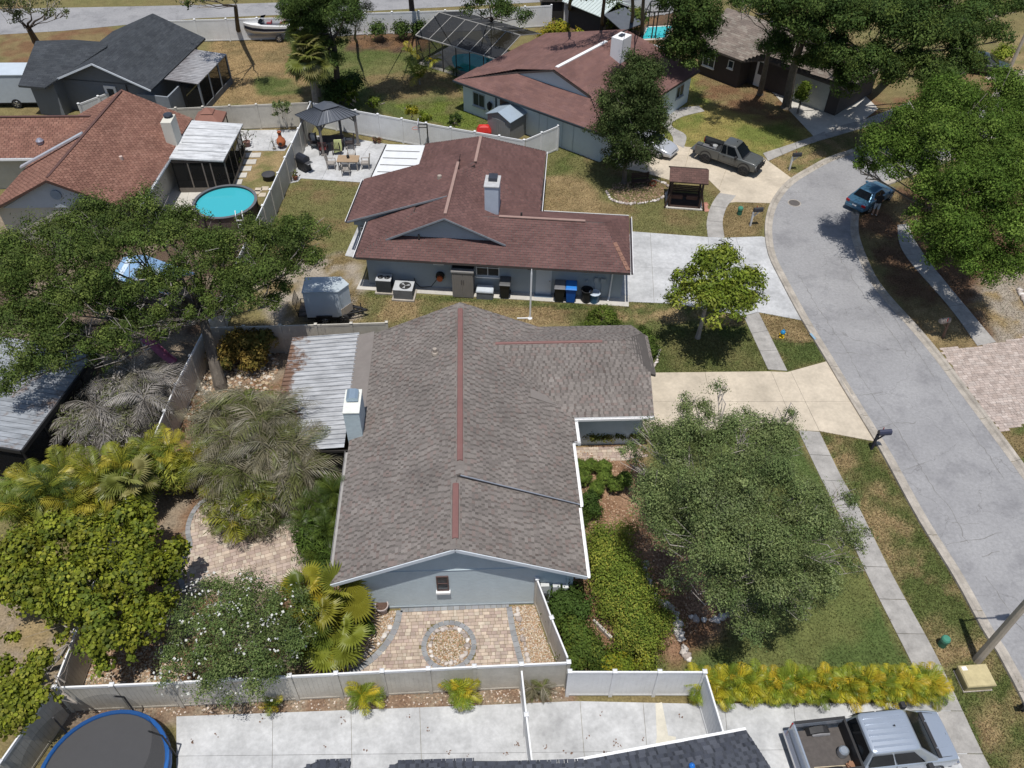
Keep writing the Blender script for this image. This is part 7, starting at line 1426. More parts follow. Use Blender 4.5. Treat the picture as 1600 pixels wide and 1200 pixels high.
part(gzl, 'upper_roof', SLT, lambda mb: (mb.slab([e2[0], e2[1], rg[0]], .03), mb.slab([e2[1], e2[2], rg[1], rg[0]], .03), mb.slab([e2[2], e2[3], rg[1]], .03), mb.slab([e2[3], e2[0], rg[0], rg[1]], .03)))
def chair(name, label, p, rz, mat, group=None, s=1.0, seatm=None):
    root = thing(name, (p.x, p.y, 0), label, 'chair', group, rz)
    L_(root, 'seat', seatm or mat, lambda mb: mb.box(-.25*s, .25*s, -.25*s, .25*s, .40*s, .45*s)); L_(root, 'backrest', seatm or mat, lambda mb: [mb.bar((-.22*s+i*.088*s, -.25*s, .45*s), (-.22*s+i*.088*s, -.36*s, 1.0*s), .055*s, .02) for i in range(6)])
    for sx in (-1, 1):
        for sy in (-1, 1): L_(root, 'leg', mat, lambda mb: mb.bar((sx*.25*s, sy*.24*s, 0), (sx*.25*s, sy*.24*s, (.62 if sy > 0 else 1.0)*s) if sy > 0 else (sx*.25*s, -.30*s, .95*s), .045*s))
        L_(root, 'armrest', mat, lambda mb: mb.bar((sx*.25*s, -.28*s, .64*s), (sx*.25*s, .25*s, .64*s), .06*s, .03))
    return root
ALU = solid('patio_alu', (.34, .31, .28), .5, .06); tb = G(546, 263)
tbl = thing('dining_table', tb, 'tan slatted patio table in the sun', 'table', None, -.05)
for i in range(7): L_(tbl, 'slat', solid('table_tan', (.36, .26, .17), .6, .1), lambda mb: mb.box(-.72, .72, -.44+i*.127, -.44+i*.127+.115, .70, .735))
for sx in (-.62, .62):
    for sy in (-.36, .36): L_(tbl, 'leg', ALU, lambda mb: mb.box(sx-.035, sx+.035, sy-.035, sy+.035, 0, .70))
L_(tbl, 'apron', ALU, lambda mb: mb.box(-.68, .68, -.42, .42, .64, .695)); tp = thing('table_pot', (tb.x, tb.y+.05, .74), 'small dark pot in the middle of the tan patio table', 'pot'); L_(tp, 'pot', BLKP, lambda mb: mb.lathe([(.07, 0), (.11, .12), (.09, .2), (0, .2)], n=10))
for (dx, dy, rz, lab) in ((-1.15, .0, -math.pi/2, 'patio chair at the left end of the tan table'), (1.1, -.02, math.pi/2, 'patio chair at the right end of the tan table'), (.1, .85, math.pi, 'patio chair behind the tan table'), (-.1, -.85, 0, 'patio chair in front of the tan table')):
    chair('patio_chair', lab, Vector((tb.x+dx, tb.y+dy, 0)), rz, ALU, 'chairs round the tan patio table')
gc = (G(535, 232)+G(505, 232))/2; DRK = solid('gazebo_chair_dark', (.045, .035, .035), .6)
tg = thing('gazebo_table', (gc.x, gc.y, 0), 'dark table in the shade of the gazebo', 'table'); L_(tg, 'top', DRK, lambda mb: mb.box(-.8, .8, -.5, .5, .70, .74))
for sx in (-.7, .7): L_(tg, 'leg', DRK, lambda mb: mb.box(sx-.04, sx+.04, -.4, .4, 0, .7))
for (dx, dy, rz, lab) in ((-.5, -.75, 0, 'dark red chair at the left front under the gazebo'), (.4, -.75, 0, 'dark chair at the right front under the gazebo'), (1.2, 0, math.pi/2, 'tall black chair at the right under the gazebo'), (-1.15, .1, -math.pi/2, 'dark chair at the left end under the gazebo')):
    chair('gazebo_chair', lab, Vector((gc.x+dx, gc.y+dy, 0)), rz, DRK, 'chairs under the gazebo', 1.05, solid('seat_red_dark', (.14, .03, .03), .8) if 'red' in lab else DRK)
pq = Vector((gc.x+.55, gc.y-.55, 0))
tw_ = thing('towel', (pq.x, pq.y-.3, .95), 'pale yellow towel hung over a chair under the gazebo', 'towel'); L_(tw_, 'cloth', solid('towel_yellow', (.52, .55, .25), .9), lambda mb: mb.loft([[(-.25, -.05, .15), (.25, -.05, .17), (.25, .03, .17), (-.25, .03, .15)], [(-.28, -.12, -.3), (.27, -.12, -.28), (.27, -.1, -.28), (-.28, -.1, -.3)], [(-.3, -.14, -.75), (.22, -.15, -.6), (.22, -.13, -.6), (-.3, -.12, -.75)]]), fix=True)
hp = G(491, 228); ht = thing('patio_heater', hp, 'grey white standing cooler box at the gazebo left', 'cooler'); L_(ht, 'body', solid('cooler_white', (.6, .6, .58), .5), lambda mb: mb.box(-.18, .18, -.18, .18, .05, .9)); L_(ht, 'side', BLKP, lambda mb: mb.box(.181, .23, -.2, .2, 0, .95))
def grill(p, rz):
    g = thing('barbecue_grill', p, 'black barbecue grill on the white patio', 'grill', None, rz); L_(g, 'cart', BLKP, lambda mb: mb.box(-.42, .42, -.26, .26, .15, .75))
    L_(g, 'hood', solid('grill_black', (.025, .027, .035), .3), lambda mb: mb.loft([[(x, -.30, .78), (x, -.28, 1.0), (x, -.1, 1.16), (x, .12, 1.14), (x, .28, .98), (x, .3, .78)] for x in (-.40, .40)]), fix=True, bevel=.02); L_(g, 'shelf', CHROME, lambda mb: (mb.box(-.75, -.42, -.25, .2, .74, .78), mb.box(.42, .75, -.25, .2, .74, .78)))
    for sx in (-.36, .36): L_(g, 'wheel', TYRE, lambda mb: mb.tube([(sx-.03, -.2, .1), (sx+.03, -.2, .1)], .1, 10))
    L_(g, 'handle', CHROME, lambda mb: mb.tube([(-.3, -.33, .95), (.3, -.33, .95)], .018, 6))
grill(G(476, 266), 2.4)
def potted(label, p, r, hh, pot, pal, name='potted_plant', leaf=.2, n=40):
    t = thing(name, (p.x, p.y, 0), label, 'potted plant'); L_(t, 'pot', solid('pot_'+label[:12], pot, .7), lambda mb: mb.lathe([(r*.7, 0), (r, r*1.5), (r*1.08, r*1.5), (r*1.08, r*1.65), (r*.9, r*1.65), (r*.85, r*1.45), (0, r*1.45)], n=14))
    k = n; q = rng.normal(size=(k, 3))*np.array([hh*.35, hh*.35, hh*.28])+np.array([p.x, p.y, r*1.6+hh*.5]); m = rng.normal(size=(k, 3))*.7+np.array([0, 0, 1]); m /= np.linalg.norm(m, axis=1)[:, None]; L = leaf*(.7+.6*rng.random(k)); leaves('foliage', t, q, m, L, L*.4, cols_for(np.arange(k), k, pal))
    L_(t, 'stem', BARKD, lambda mb: [mb.tube([(0, 0, r*1.4), (random.uniform(-.3, .3)*hh, random.uniform(-.3, .3)*hh, r*1.6+hh*.7)], .012, 4) for _ in range(5)]); return t
potted('terracotta potted plant at the corner of the white patio', G(462, 281), .17, .5, (.28, .10, .06), [(.10, .08, .04), (.13, .15, .04)])
potted('small dark potted plant on the white patio near the seam', G(586, 224), .13, .25, (.10, .06, .05), [(.2, .1, .06), (.1, .1, .05)]); potted('second small pot by the white patio roof', G(593, 224), .12, .22, (.25, .13, .08), [(.22, .12, .06)])
potted('large potted bush at the lanai corner', G(387, 229), .24, .8, (.20, .11, .09), [(.06, .09, .03), (.12, .08, .06)], n=60); potted('spindly potted shrub on the neighbouring patio', G(429, 234), .12, .8, (.4, .38, .35), [(.14, .15, .08)], n=26, leaf=.12)
for k, (px, py, lab) in enumerate(((381, 238, 'dark pot in the row below the lanai corner'), (377, 247, 'second dark pot in the lanai row'), (366, 270, 'low dark pot near the lanai middle'), (345, 285, 'spiky pot plant by the round pool'))): potted(lab, G(px, py), .15, .35, (.05, .05, .055), [(.08, .10, .04), (.2, .2, .06)] if k < 3 else YEL)
ch = G(441, 231); c_ = thing('chiminea', ch, 'orange clay chiminea on the neighbouring patio', 'chiminea'); CLAY = solid('clay_orange', (.42, .13, .055), .7, .12)
L_(c_, 'bowl', CLAY, lambda mb: mb.lathe([(.1, .15), (.26, .25), (.33, .45), (.28, .65), (.14, .8), (.10, 1.05), (.12, 1.2), (.14, 1.2), (.13, 1.24), (.08, 1.24), (.07, .9)], n=18, cap=False), smooth=True); L_(c_, 'mouth', UNDER, lambda mb: mb.tube([(0, -.25, .45), (0, -.335, .45)], .12, 12)); L_(c_, 'neck', solid('clay_dark', (.12, .03, .025), .7), lambda mb: mb.lathe([(.112, .98), (.118, 1.12)], n=18, cap=False))
for a in (0, 2.1, 4.2): L_(c_, 'leg', BLKP, lambda mb: mb.bar((.25*math.cos(a), .25*math.sin(a), 0), (.15*math.cos(a), .15*math.sin(a), .25), .03))
bk = G(421, 280); t = thing('fire_pit', bk, 'low black tub beside the tall almond fence', 'fire pit'); L_(t, 'bowl', BLKP, lambda mb: mb.lathe([(.36, 0), (.42, .35), (.45, .38), (.40, .38), (.34, .08), (0, .08)], n=20)); L_(t, 'cover', solid('pit_cover', (.05, .05, .055), .7), lambda mb: mb.lathe([(.42, .39), (.3, .43), (0, .45)], n=20))
hb = Vector((-3.2, 52.15, 0)); hoop = thing('basketball_hoop', hb, 'low portable basketball hoop against the pale fence', 'basketball hoop'); 
L_(hoop, 'pole', BLKP, lambda mb: mb.tube([(0, 0, 0), (0, 0, 1.95)], .045, 8)); L_(hoop, 'backboard', solid('backboard_grey', (.40, .40, .42), .4), lambda mb: mb.box(-.62, -.57, -.45, .45, 1.55, 2.15)); L_(hoop, 'bracket', BLKP, lambda mb: (mb.bar((0, 0, 1.7), (-.57, 0, 1.7), .04), mb.bar((0, 0, 1.9), (-.57, 0, 1.95), .04)))
L_(hoop, 'rim', solid('rim_red', (.5, .08, .04), .5), lambda mb: mb.tube([(-.82+.2*math.cos(a), .2*math.sin(a), 1.65) for a in np.linspace(0, 2*math.pi, 16)], .014, 5)); L_(hoop, 'net', GUT, lambda mb: [mb.tube([(-.82+.2*math.cos(a), .2*math.sin(a), 1.65), (-.82+.1*math.cos(a+.3), .1*math.sin(a+.3), 1.3)], .006, 3) for a in np.linspace(0, 6.0, 10)]); L_(hoop, 'base', BLKP, lambda mb: mb.box(-.1, .5, -.3, .3, 0, .18), bevel=.04)
# red canopy behind the lanai
rc = Vector((-18.15, 53.6, 0)); rct = thing('canopy', rc, 'faded red canopy with two tier top behind the white lanai roof', 'canopy'); RED = solid('canopy_red', (.24, .115, .085), .8, .1); hw = 0.9
for sx in (-1, 1):
    for sy in (-1, 1): L_(rct, 'post', DARKF, lambda mb: mb.bar((sx*hw, sy*hw, 0), (sx*hw, sy*hw, 1.75), .06))
L_(rct, 'roof', RED, lambda mb: mb.loft([[(-k*hw, -k*hw, z), (k*hw, -k*hw, z), (k*hw, k*hw, z), (-k*hw, k*hw, z)] for k, z in ((1.08, 1.6), (1.08, 1.78), (.4, 2.25))]), fix=True); L_(rct, 'top_tier', RED, lambda mb: mb.loft([[(-k*hw, -k*hw, z), (k*hw, -k*hw, z), (k*hw, k*hw, z), (-k*hw, k*hw, z)] for k, z in ((.46, 2.28), (.05, 2.55))]), fix=True)
for k, x in enumerate((-.6, .2, .9)):
    chair('canopy_chair', 'dark seat under the red canopy, '+('left', 'middle', 'right')[k], Vector((rc.x+x, rc.y-.2, 0)), 0, BLKP, 'seats under the red canopy')
# roofed garden swing
sw = (G(1050, 322)+G(1093, 329))/2; sv = thing('garden_swing', (sw.x, sw.y+.75, 0), 'dark brown roofed garden swing by the round driveway', 'garden swing', None, -.16); BW = solid('brown_timber', (.045, .026, .02), .7, .15)
for sx in (-.95, .95):
    for sy in (-.62, .62): L_(sv, 'post', BW, lambda mb: mb.box(sx-.06, sx+.06, sy-.06, sy+.06, 0, 2.0))
    L_(sv, 'side_rail', BW, lambda mb: [mb.box(sx-.03, sx+.03, -.62, .62, z, z+.08) for z in (.45, .95)])
    L_(sv, 'back_brace', BW, lambda mb: mb.bar((sx, -.62, 1.2), (sx*1.3, -.9, .05), .08))
rfs = L_(sv, 'roof', BW, lambda mb: mb.slab([(-1.2, -.95, 1.95), (1.2, -.95, 1.95), (1.2, 0, 2.4), (-1.2, 0, 2.4)], .06)); L_(sv, 'roof', BW, lambda mb: mb.slab([(-1.2, .95, 1.95), (1.2, .95, 1.95), (1.2, 0, 2.4), (-1.2, 0, 2.4)], .06))
ms = MB(); shingles(ms, [(-1.2, -.95, 1.955), (1.2, -.95, 1.955), (1.2, 0, 2.405), (-1.2, 0, 2.405)], [(.10, .06, .052), (.12, .07, .06)], .3, .15); stuff(ms.build('shingles', SHG, sv, local=True))
L_(sv, 'bench', BW, lambda mb: [mb.box(-.85, .85, -.25+i*.1, -.17+i*.1, .5, .53) for i in range(5)]); L_(sv, 'bench_back', BW, lambda mb: [mb.box(-.85, .85, .27, .31, .6+i*.12, .69+i*.12) for i in range(4)])
for k, x in enumerate((-.5, .45)): L_(sv, 'cushion', solid('cushion_brown', (.11, .055, .04), .8), lambda mb: mb.box(x-.36, x+.36, -.3, -.12, .35, .62), bevel=.04)
L_(sv, 'floor', GREYC, lambda mb: (mb.box(-1.15, 1.15, -.92, -.80, 0, .08), mb.box(-1.15, 1.15, .8, .92, 0, .08), mb.box(-1.15, -1.03, -.8, .8, 0, .08), mb.box(1.03, 1.15, -.8, .8, 0, .08))); L_(sv, 'deck', BW, lambda mb: mb.box(-1.02, 1.02, -.79, .79, 0, .05))
# bench, ring and bits by the columnar tree
bb = G(1000, 291); bn = thing('garden_bench', bb, 'dark garden bench beside the columnar tree', 'bench', None, .1); L_(bn, 'seat', BW, lambda mb: [mb.box(-.6, .6, -.2+i*.1, -.12+i*.1, .42, .45) for i in range(4)]); L_(bn, 'backrest', BW, lambda mb: [mb.box(-.6, .6, .22, .25, .5+i*.13, .6+i*.13) for i in range(3)])
for sx in (-.5, .5): L_(bn, 'leg', BW, lambda mb: (mb.box(sx-.03, sx+.03, -.18, -.12, 0, .43), mb.box(sx-.03, sx+.03, .2, .26, 0, .9)))
wr = G(1020, 292); t = thing('wreath', wr, 'small rust red ring ornament in the mulch', 'ornament'); L_(t, 'ring', solid('rust_red', (.22, .06, .03), .8), lambda mb: mb.tube([(.2*math.cos(a), .05+.0*a, .24+.2*math.sin(a)) for a in np.linspace(0, 6.283, 14)], .05, 6))
# ---------------------------------------------------------------- sheds, trailers, boat
f = FC
sp = G(790, 212); shd = thing('garden_shed', (sp.x, sp.y, 0), 'small grey shed with pale blue metal roof by the house', 'shed', None, R_(-40)); SHW = solid('shed_grey', (.21, .215, .22), .6, .08); SHR = solid('shed_roof_blue', (.36, .43, .50), .4, .05, metal=.2)
L_(shd, 'wall', SHW, lambda mb: mb.loft([[(-1.0, y, 0), (1.0, y, 0), (1.0, y, 1.7), (0, y, 2.1), (-1.0, y, 1.7)] for y in (-.8, 1.1)]), fix=True)
for sx in (-1, 1): L_(shd, 'roof', SHR, lambda mb: mb.slab([(sx*1.1, -.9, 1.68), (sx*1.1, 1.2, 1.68), (0, 1.2, 2.14), (0, -.9, 2.14)], .04))
for i in range(6): L_(shd, 'door_panel', SHW, lambda mb: mb.box(-.6+i*.2+.01, -.4+i*.2-.01, -.83, -.80, .1, 1.55))
rt = G(765, 212, .2); t = thing('red_tarp', (rt.x-.4, rt.y, 0), 'bright red cover behind the pale fence', 'cover'); L_(t, 'cover', solid('tarp_red', (.55, .03, .025), .5), lambda mb: mb.loft([[(-.5*k, -.3*k, z), (.5*k, -.3*k, z), (.5*k, .35*k, z), (-.5*k, .35*k, z)] for k, z in ((1, 0), (1.05, .6), (.7, .95), (.2, 1.02))]), fix=True, bevel=.05)
wt = thing('water_tank', G(830, 205), 'dark round bucket stand by the pale house wall', 'bucket'); L_(wt, 'body', BLKP, lambda mb: mb.lathe([(.3, 0), (.34, .75), (.38, .78), (.3, .78), (.27, .2), (0, .2)], n=14)); L_(wt, 'rim', GUT, lambda mb: mb.lathe([(.38, .78), (.38, .84), (.31, .84), (.31, .78)], n=14, cap=False))
for k, (px, py) in enumerate(((906, 236), (918, 240))):
    p = G(px, py); f = lambda u, v, p=p: Vector((p.x+u, p.y+v, 0)); wheelie(('left' if k == 0 else 'right')+' blue wheelie bin by the pale garage wall', (0, 0), BL, (.02, .14, .5), R_(-40), .95, 'blue bins by the pale garage')
p = G(930, 245); f = lambda u, v: Vector((p.x+u, p.y+v, 0)); wheelie('grey bin next to the blue bins behind the tree', (0, 0), (.12, .12, .13), (.16, .16, .17), R_(-40), .95)
f = FB
tp_ = (G(475, 457, 2.2)+G(540, 432, 2.2))/2; tr = thing('enclosed_trailer', (tp_.x, tp_.y, 0), 'white enclosed cargo trailer with a wedge nose', 'trailer', None, .0); TW = solid('trailer_white', (.50, .56, .62), .35, .06, 1.5)
L_(tr, 'body', TW, lambda mb: mb.prism([(-1.1, -.62), (.72, -.62), (1.2, 0), (.72, .62), (-1.1, .62)], .5, 2.15)); L_(tr, 'roof', solid('trailer_roof', (.42, .47, .50), .5, .1, 1.5), lambda mb: mb.prism([(-1.13, -.65), (.74, -.65), (1.24, 0), (.74, .65), (-1.13, .65)], 2.15, 2.2)); L_(tr, 'nose_guard', solid('guard_tan', (.42, .36, .30), .5), lambda mb: mb.prism([(.735, -.645), (1.245, -.01), (1.23, .0), (.72, -.63)], .5, 1.0)); L_(tr, 'chassis', BLKP, lambda mb: (mb.box(-1.1, .7, -.6, .6, .38, .5), mb.bar((.7, -.4, .45), (2.0, 0, .45), .08), mb.bar((.7, .4, .45), (2.0, 0, .45), .08)))
for s in (-1, 1): wheel(tr, -.2, s*.6, .28, .2, RIM, s); L_(tr, 'mudguard', BLKP, lambda mb: mb.box(-.62, .22, s*.62-.1, s*.62+.1, .56, .62))
u2 = (G(462, 503)+G(555, 500))/2; ut_ = thing('utility_trailer', (u2.x, u2.y+.5, 0), 'open black mesh utility trailer by the cross fence', 'trailer', None, .02)
L_(ut_, 'bed', solid('ut_deck', (.12, .10, .085), .9, .4, 4), lambda mb: mb.box(-1.35, 1.05, -.55, .55, .38, .43)); L_(ut_, 'rail', BLKP, lambda mb: [mb.tube([(-1.35, s*.55, z), (1.05, s*.55, z)], .022, 5) for s in (-1, 1) for z in (.45, .72)]+[mb.tube([(1.05, -.55, z), (1.05, .55, z)], .022, 5) for z in (.45, .72)])
for x in (-1.35, -.5, .3, 1.05):
    for s in (-1, 1): L_(ut_, 'upright', BLKP, lambda mb: mb.bar((x, s*.55, .4), (x, s*.55, .74), .04))
L_(ut_, 'ramp_gate', BLKP, lambda mb: [mb.bar((-1.36, -.5+i*.125, .4), (-1.55, -.5+i*.125, 1.35), .022) for i in range(9)]+[mb.bar((-1.36-.19*t, -.52, .4+.95*t), (-1.36-.19*t, .52, .4+.95*t), .025) for t in (0, .5, 1)]); L_(ut_, 'tongue', BLKP, lambda mb: (mb.bar((1.05, -.4, .4), (2.0, 0, .4), .07), mb.bar((1.05, .4, .4), (2.0, 0, .4), .07), mb.bar((1.9, 0, 0), (1.9, 0, .75), .05)))
for s in (-1, 1): wheel(ut_, -.2, s*.66, .28, .18, RIMB, s)
wheel(ut_, 1.0, -.72, .3, .2, RIMB, -1)
wl = thing('white_trailer', (G(12, 170).x, G(12, 170).y+1.05, 0), 'long white enclosed trailer at the left edge by the grey house', 'trailer'); L_(wl, 'body', solid('long_trailer', (.42, .47, .52), .4, .06), lambda mb: mb.box(-3.5, 2.3, -1.0, 1.0, .45, 2.5)); L_(wl, 'roof', TW, lambda mb: mb.box(-3.55, 2.35, -1.05, 1.05, 2.5, 2.56)); L_(wl, 'chassis', BLKP, lambda mb: mb.box(-3.5, 2.3, -.95, .95, .3, .45)); wheel(wl, .8, -.95, .36, .22, RIM, -1); wheel(wl, .8, .95, .36, .22, RIM, 1)
bt = thing('blue_tarp', (G(112, 172).x, G(112, 172).y+.6, 0), 'bright blue tarp bundle beside the grey house door', 'tarp'); L_(bt, 'cover', solid('tarp_blue', (.03, .14, .42), .5), lambda mb: mb.loft([[(-.7*k, -.4*k, z), (.75*k, -.35*k, z), (.7*k, .45*k, z), (-.75*k, .4*k, z)] for k, z in ((1, 0), (1.02, .5), (.75, .85), (.3, 1.0))]), fix=True, bevel=.08)
# boat on its trailer
bp = (G(382, 66)+G(452, 68))/2; bo = thing('motorboat', (bp.x, bp.y+.9, .5), 'white motorboat with dark stripe and red seats by the far fence', 'boat', None, math.pi-.02)
S = [(-2.1, .86, .25, .85), (-1.2, .9, .18, .85), (0, .9, .12, .88), (1.0, .78, .12, .95), (1.7, .5, .25, 1.02), (2.25, .08, .6, 1.08)]
L_(bo, 'hull', solid('hull_white', (.68, .68, .68), .3, .03), lambda mb: mb.loft([[(x, 0, zb-.12), (x, -w*.75, zb+.05), (x, -w, zb+.35*(zt-zb)), (x, -w, zt), (x, w, zt), (x, w, zb+.35*(zt-zb)), (x, w*.75, zb+.05)] for x, w, zb, zt in S]), fix=True, smooth=True)
L_(bo, 'stripe', solid('hull_navy', (.03, .035, .06), .3), lambda mb: [mb.loft([[(x, s*(w+.008), zb+.42*(zt-zb)), (x, s*(w+.008), zb+.72*(zt-zb))] for x, w, zb, zt in S[:5]], cap=False) for s in (-1, 1)])
L_(bo, 'cockpit', solid('cockpit_grey', (.10, .10, .12), .7), lambda mb: mb.prism([(-1.9, -.62), (.3, -.62), (.3, .62), (-1.9, .62)], .86, .91))
for x, y in ((-.4, -.3), (-.4, .3), (-1.5, 0)): L_(bo, 'seat', solid('seat_red', (.22, .04, .05), .6), lambda mb: (mb.box(x-.2, x+.2, y-.22 if x > -1 else -.5, y+.22 if x > -1 else .5, .91, 1.0), mb.box(x-.24, x-.18, y-.22 if x > -1 else -.5, y+.22 if x > -1 else .5, .98, 1.15)))
L_(bo, 'windscreen', CARGL, lambda mb: mb.loft([[(.25, -.62, .95), (.6, -.35, .98), (.6, .35, .98), (.25, .62, .95)], [(.0, -.56, 1.3), (.35, -.3, 1.32), (.35, .3, 1.32), (.0, .56, 1.3)]], cap=False))
bt2 = thing('boat_trailer', (bp.x, bp.y+.9, 0), 'galvanised trailer carrying the white motorboat', 'trailer', None, math.pi-.02); L_(bt2, 'frame', solid('trailer_galv', (.35, .36, .38), .5, metal=.3), lambda mb: (mb.bar((-2.0, -.5, .45), (1.2, -.5, .45), .1), mb.bar((-2.0, .5, .45), (1.2, .5, .45), .1), mb.bar((1.2, -.5, .45), (2.8, 0, .45), .1), mb.bar((1.2, .5, .45), (2.8, 0, .45), .1), mb.bar((-1.2, -.8, .4), (-1.2, .8, .4), .1), mb.bar((2.2, 0, .45), (2.2, 0, 1.1), .08)))
for s in (-1, 1): wheel(bt2, -1.1, s*.78, .3, .2, RIM, s)
# trampoline
tc = Vector((-12.45, 10.55, 0)); tm = thing('trampoline', tc, 'blue rimmed black trampoline with safety net at the lower left', 'trampoline'); TR = 2.05; BLK2 = solid('tramp_mat', (.055, .055, .058), .75, .05)
ang = np.linspace(0, 2*math.pi, 40, endpoint=False)
L_(tm, 'mat', BLK2, lambda mb: mb.poly([((TR-.11)*math.cos(a), (TR-.11)*math.sin(a), .80) for a in ang])); L_(tm, 'pad', solid('tramp_blue', (.010, .10, .34), .5), lambda mb: mb.loft([[(r*math.cos(a), r*math.sin(a), z) for a in np.linspace(0, 2*math.pi, 41)] for r, z in ((TR-.13, .815), (TR-.11, .85), (TR, .85), (TR+.02, .80), (TR+.01, .5))], cap=False), smooth=True)
for k in range(6):
    a = k*math.pi/3+.35; L_(tm, 'pole', BLKP, lambda mb: mb.tube([((TR+.05)*math.cos(a), (TR+.05)*math.sin(a), 0), ((TR+.05)*math.cos(a), (TR+.05)*math.sin(a), 1.75), (TR*.9*math.cos(a), TR*.9*math.sin(a), 2.35)], .03, 6))
L_(tm, 'net', screen_mat('net_mesh', (.05, .05, .05), .28), lambda mb: mb.loft([[(r*math.cos(a), r*math.sin(a), z) for a in np.linspace(0, 2*math.pi, 41)] for r, z in ((TR-.15, .84), (TR-.12, 2.3))], cap=False)); L_(tm, 'cross_mark', GUT, lambda mb: (mb.cbox((.35, -.55, .806), (.34, .03, .006), .4), mb.cbox((.35, -.55, .808), (.03, .34, .006), .3)))
L_(tm, 'spring_ring', BLKP, lambda mb: mb.tube([((TR)*math.cos(a), (TR)*math.sin(a), .78) for a in np.linspace(0, 2*math.pi, 41)], .03, 6, cap=False))
# ---------------------------------------------------------------- pools
def water(name, deep):
    m, n, b = _base(name); b.inputs['Base Color'].default_value = (*deep, 1); b.inputs['Roughness'].default_value = .05; b.inputs['Specular IOR Level'].default_value = .5
    nz = n.nodes.new('ShaderNodeTexNoise'); nz.inputs['Scale'].default_value = 5; bp_ = n.nodes.new('ShaderNodeBump'); bp_.inputs['Strength'].default_value = .3; n.links.new(nz.outputs['Fac'], bp_.inputs['Height']); n.links.new(bp_.outputs['Normal'], b.inputs['Normal']); return m
ap = (G(300, 322, 1.15)+G(400, 312, 1.15))/2; apool = thing('round_pool', (ap.x, ap.y+.2, 0), 'round above ground pool with turquoise water and dark rim', 'pool'); PR = 1.85
L_(apool, 'wall', solid('pool_wall', (.10, .075, .07), .6, .1), lambda mb: mb.loft([[(r*math.cos(a), r*math.sin(a), z) for a in np.linspace(0, 2*math.pi, 40, endpoint=False)] for r, z in ((PR, 0), (PR, 1.15), (PR-.06, 1.15), (PR-.06, .6))], cap=False)); L_(apool, 'water', water('pool_water_round', (.05, .38, .44)), lambda mb: mb.poly([((PR-.06)*math.cos(a), (PR-.06)*math.sin(a), 1.0) for a in np.linspace(0, 2*math.pi, 40, endpoint=False)])); L_(apool, 'rim', solid('pool_rim', (.12, .12, .13), .5), lambda mb: mb.loft([[(r*math.cos(a), r*math.sin(a), z) for a in np.linspace(0, 2*math.pi, 41)] for r, z in ((PR-.1, 1.16), (PR+.08, 1.16), (PR+.08, 1.12))], cap=False))
for k in range(12): a = k*math.pi/6; L_(apool, 'upright', BLKP, lambda mb: mb.bar((PR*1.03*math.cos(a), PR*1.03*math.sin(a), 0), (PR*1.03*math.cos(a), PR*1.03*math.sin(a), 1.14), .06))
L_(apool, 'ladder', GUT, lambda mb: [mb.tube([(1.0+i*.4, -1.75, 0), (1.0+i*.4, -1.75, 1.2), (.98+i*.4, -1.55, 1.45), (.95+i*.4, -1.4, 1.2)], .025, 6) for i in range(2)]+[mb.bar((1.0, -1.75, z), (1.4, -1.75, z), .05) for z in (.3, .6, .9)])
# caged pool
cg = [Vector((-4.5, 66.35, 0)), Vector((1.9, 61.6, 0))]
cg += [cg[1]+Vector((3.7, 5.0, 0)), cg[0]+Vector((3.7, 5.0, 0))]
cage = thing('pool_cage', (cg[0]+cg[2])/2, 'dark screened pool cage with pale roof bars', 'pool cage'); ALP = solid('cage_bar_pale', (.30, .29, .27), .5); hz = 2.3; rz_ = 3.15
r0, r1 = (cg[0]+cg[3])/2+Vector((0, 0, rz_)), (cg[1]+cg[2])/2+Vector((0, 0, rz_)); U = lambda p: p+Vector((0, 0, hz))
SCR2 = screen_mat('cage_screen', (.028, .030, .034), .92); SCR3 = screen_mat('cage_side_screen', (.04, .04, .04), .35)
for k in range(6):
    t0, t1 = k/6, (k+1)/6
    part(cage, 'roof_screen', SCR2, lambda mb: mb.poly([U(cg[0]).lerp(U(cg[1]), t0), U(cg[0]).lerp(U(cg[1]), t1), r0.lerp(r1, t1), r0.lerp(r1, t0)])); part(cage, 'roof_screen', SCR2, lambda mb: mb.poly([U(cg[3]).lerp(U(cg[2]), t0), r0.lerp(r1, t0), r0.lerp(r1, t1), U(cg[3]).lerp(U(cg[2]), t1)]))
    part(cage, 'side_screen', SCR3, lambda mb: mb.poly([cg[0].lerp(cg[1], t0), cg[0].lerp(cg[1], t1), U(cg[0]).lerp(U(cg[1]), t1), U(cg[0]).lerp(U(cg[1]), t0)]))
for k in range(7):
    t = k/6; part(cage, 'rafter', ALP, lambda mb: (mb.bar(U(cg[0]).lerp(U(cg[1]), t), r0.lerp(r1, t), .05), mb.bar(U(cg[3]).lerp(U(cg[2]), t), r0.lerp(r1, t), .05))); part(cage, 'post', DARKF, lambda mb: mb.bar(cg[0].lerp(cg[1], t), U(cg[0]).lerp(U(cg[1]), t), .08))
part(cage, 'end_screen', SCR3, lambda mb: mb.poly([cg[0], U(cg[0]), r0, U(cg[3]), cg[3]])); part(cage, 'eave_beam', ALP, lambda mb: mb.bar(U(cg[0]), U(cg[1]), .08)); part(cage, 'ridge_beam', ALP, lambda mb: mb.bar(r0, r1, .08)); part(cage, 'end_rafter', ALP, lambda mb: (mb.bar(U(cg[0]), r0, .09), mb.bar(U(cg[3]), r0, .09)))
cmid = (cg[0]+cg[1]+cg[2]+cg[3])/4; ux = (cg[1]-cg[0]).normalized(); uy = (cg[3]-cg[0]).normalized()
def kidney(c, a, b, n=28): return [c+ux*(a*math.cos(t)*(1+.18*math.sin(t)))+uy*(b*math.sin(t)*(1-.2*math.cos(2*t))) for t in np.linspace(0, 2*math.pi, n, endpoint=False)]
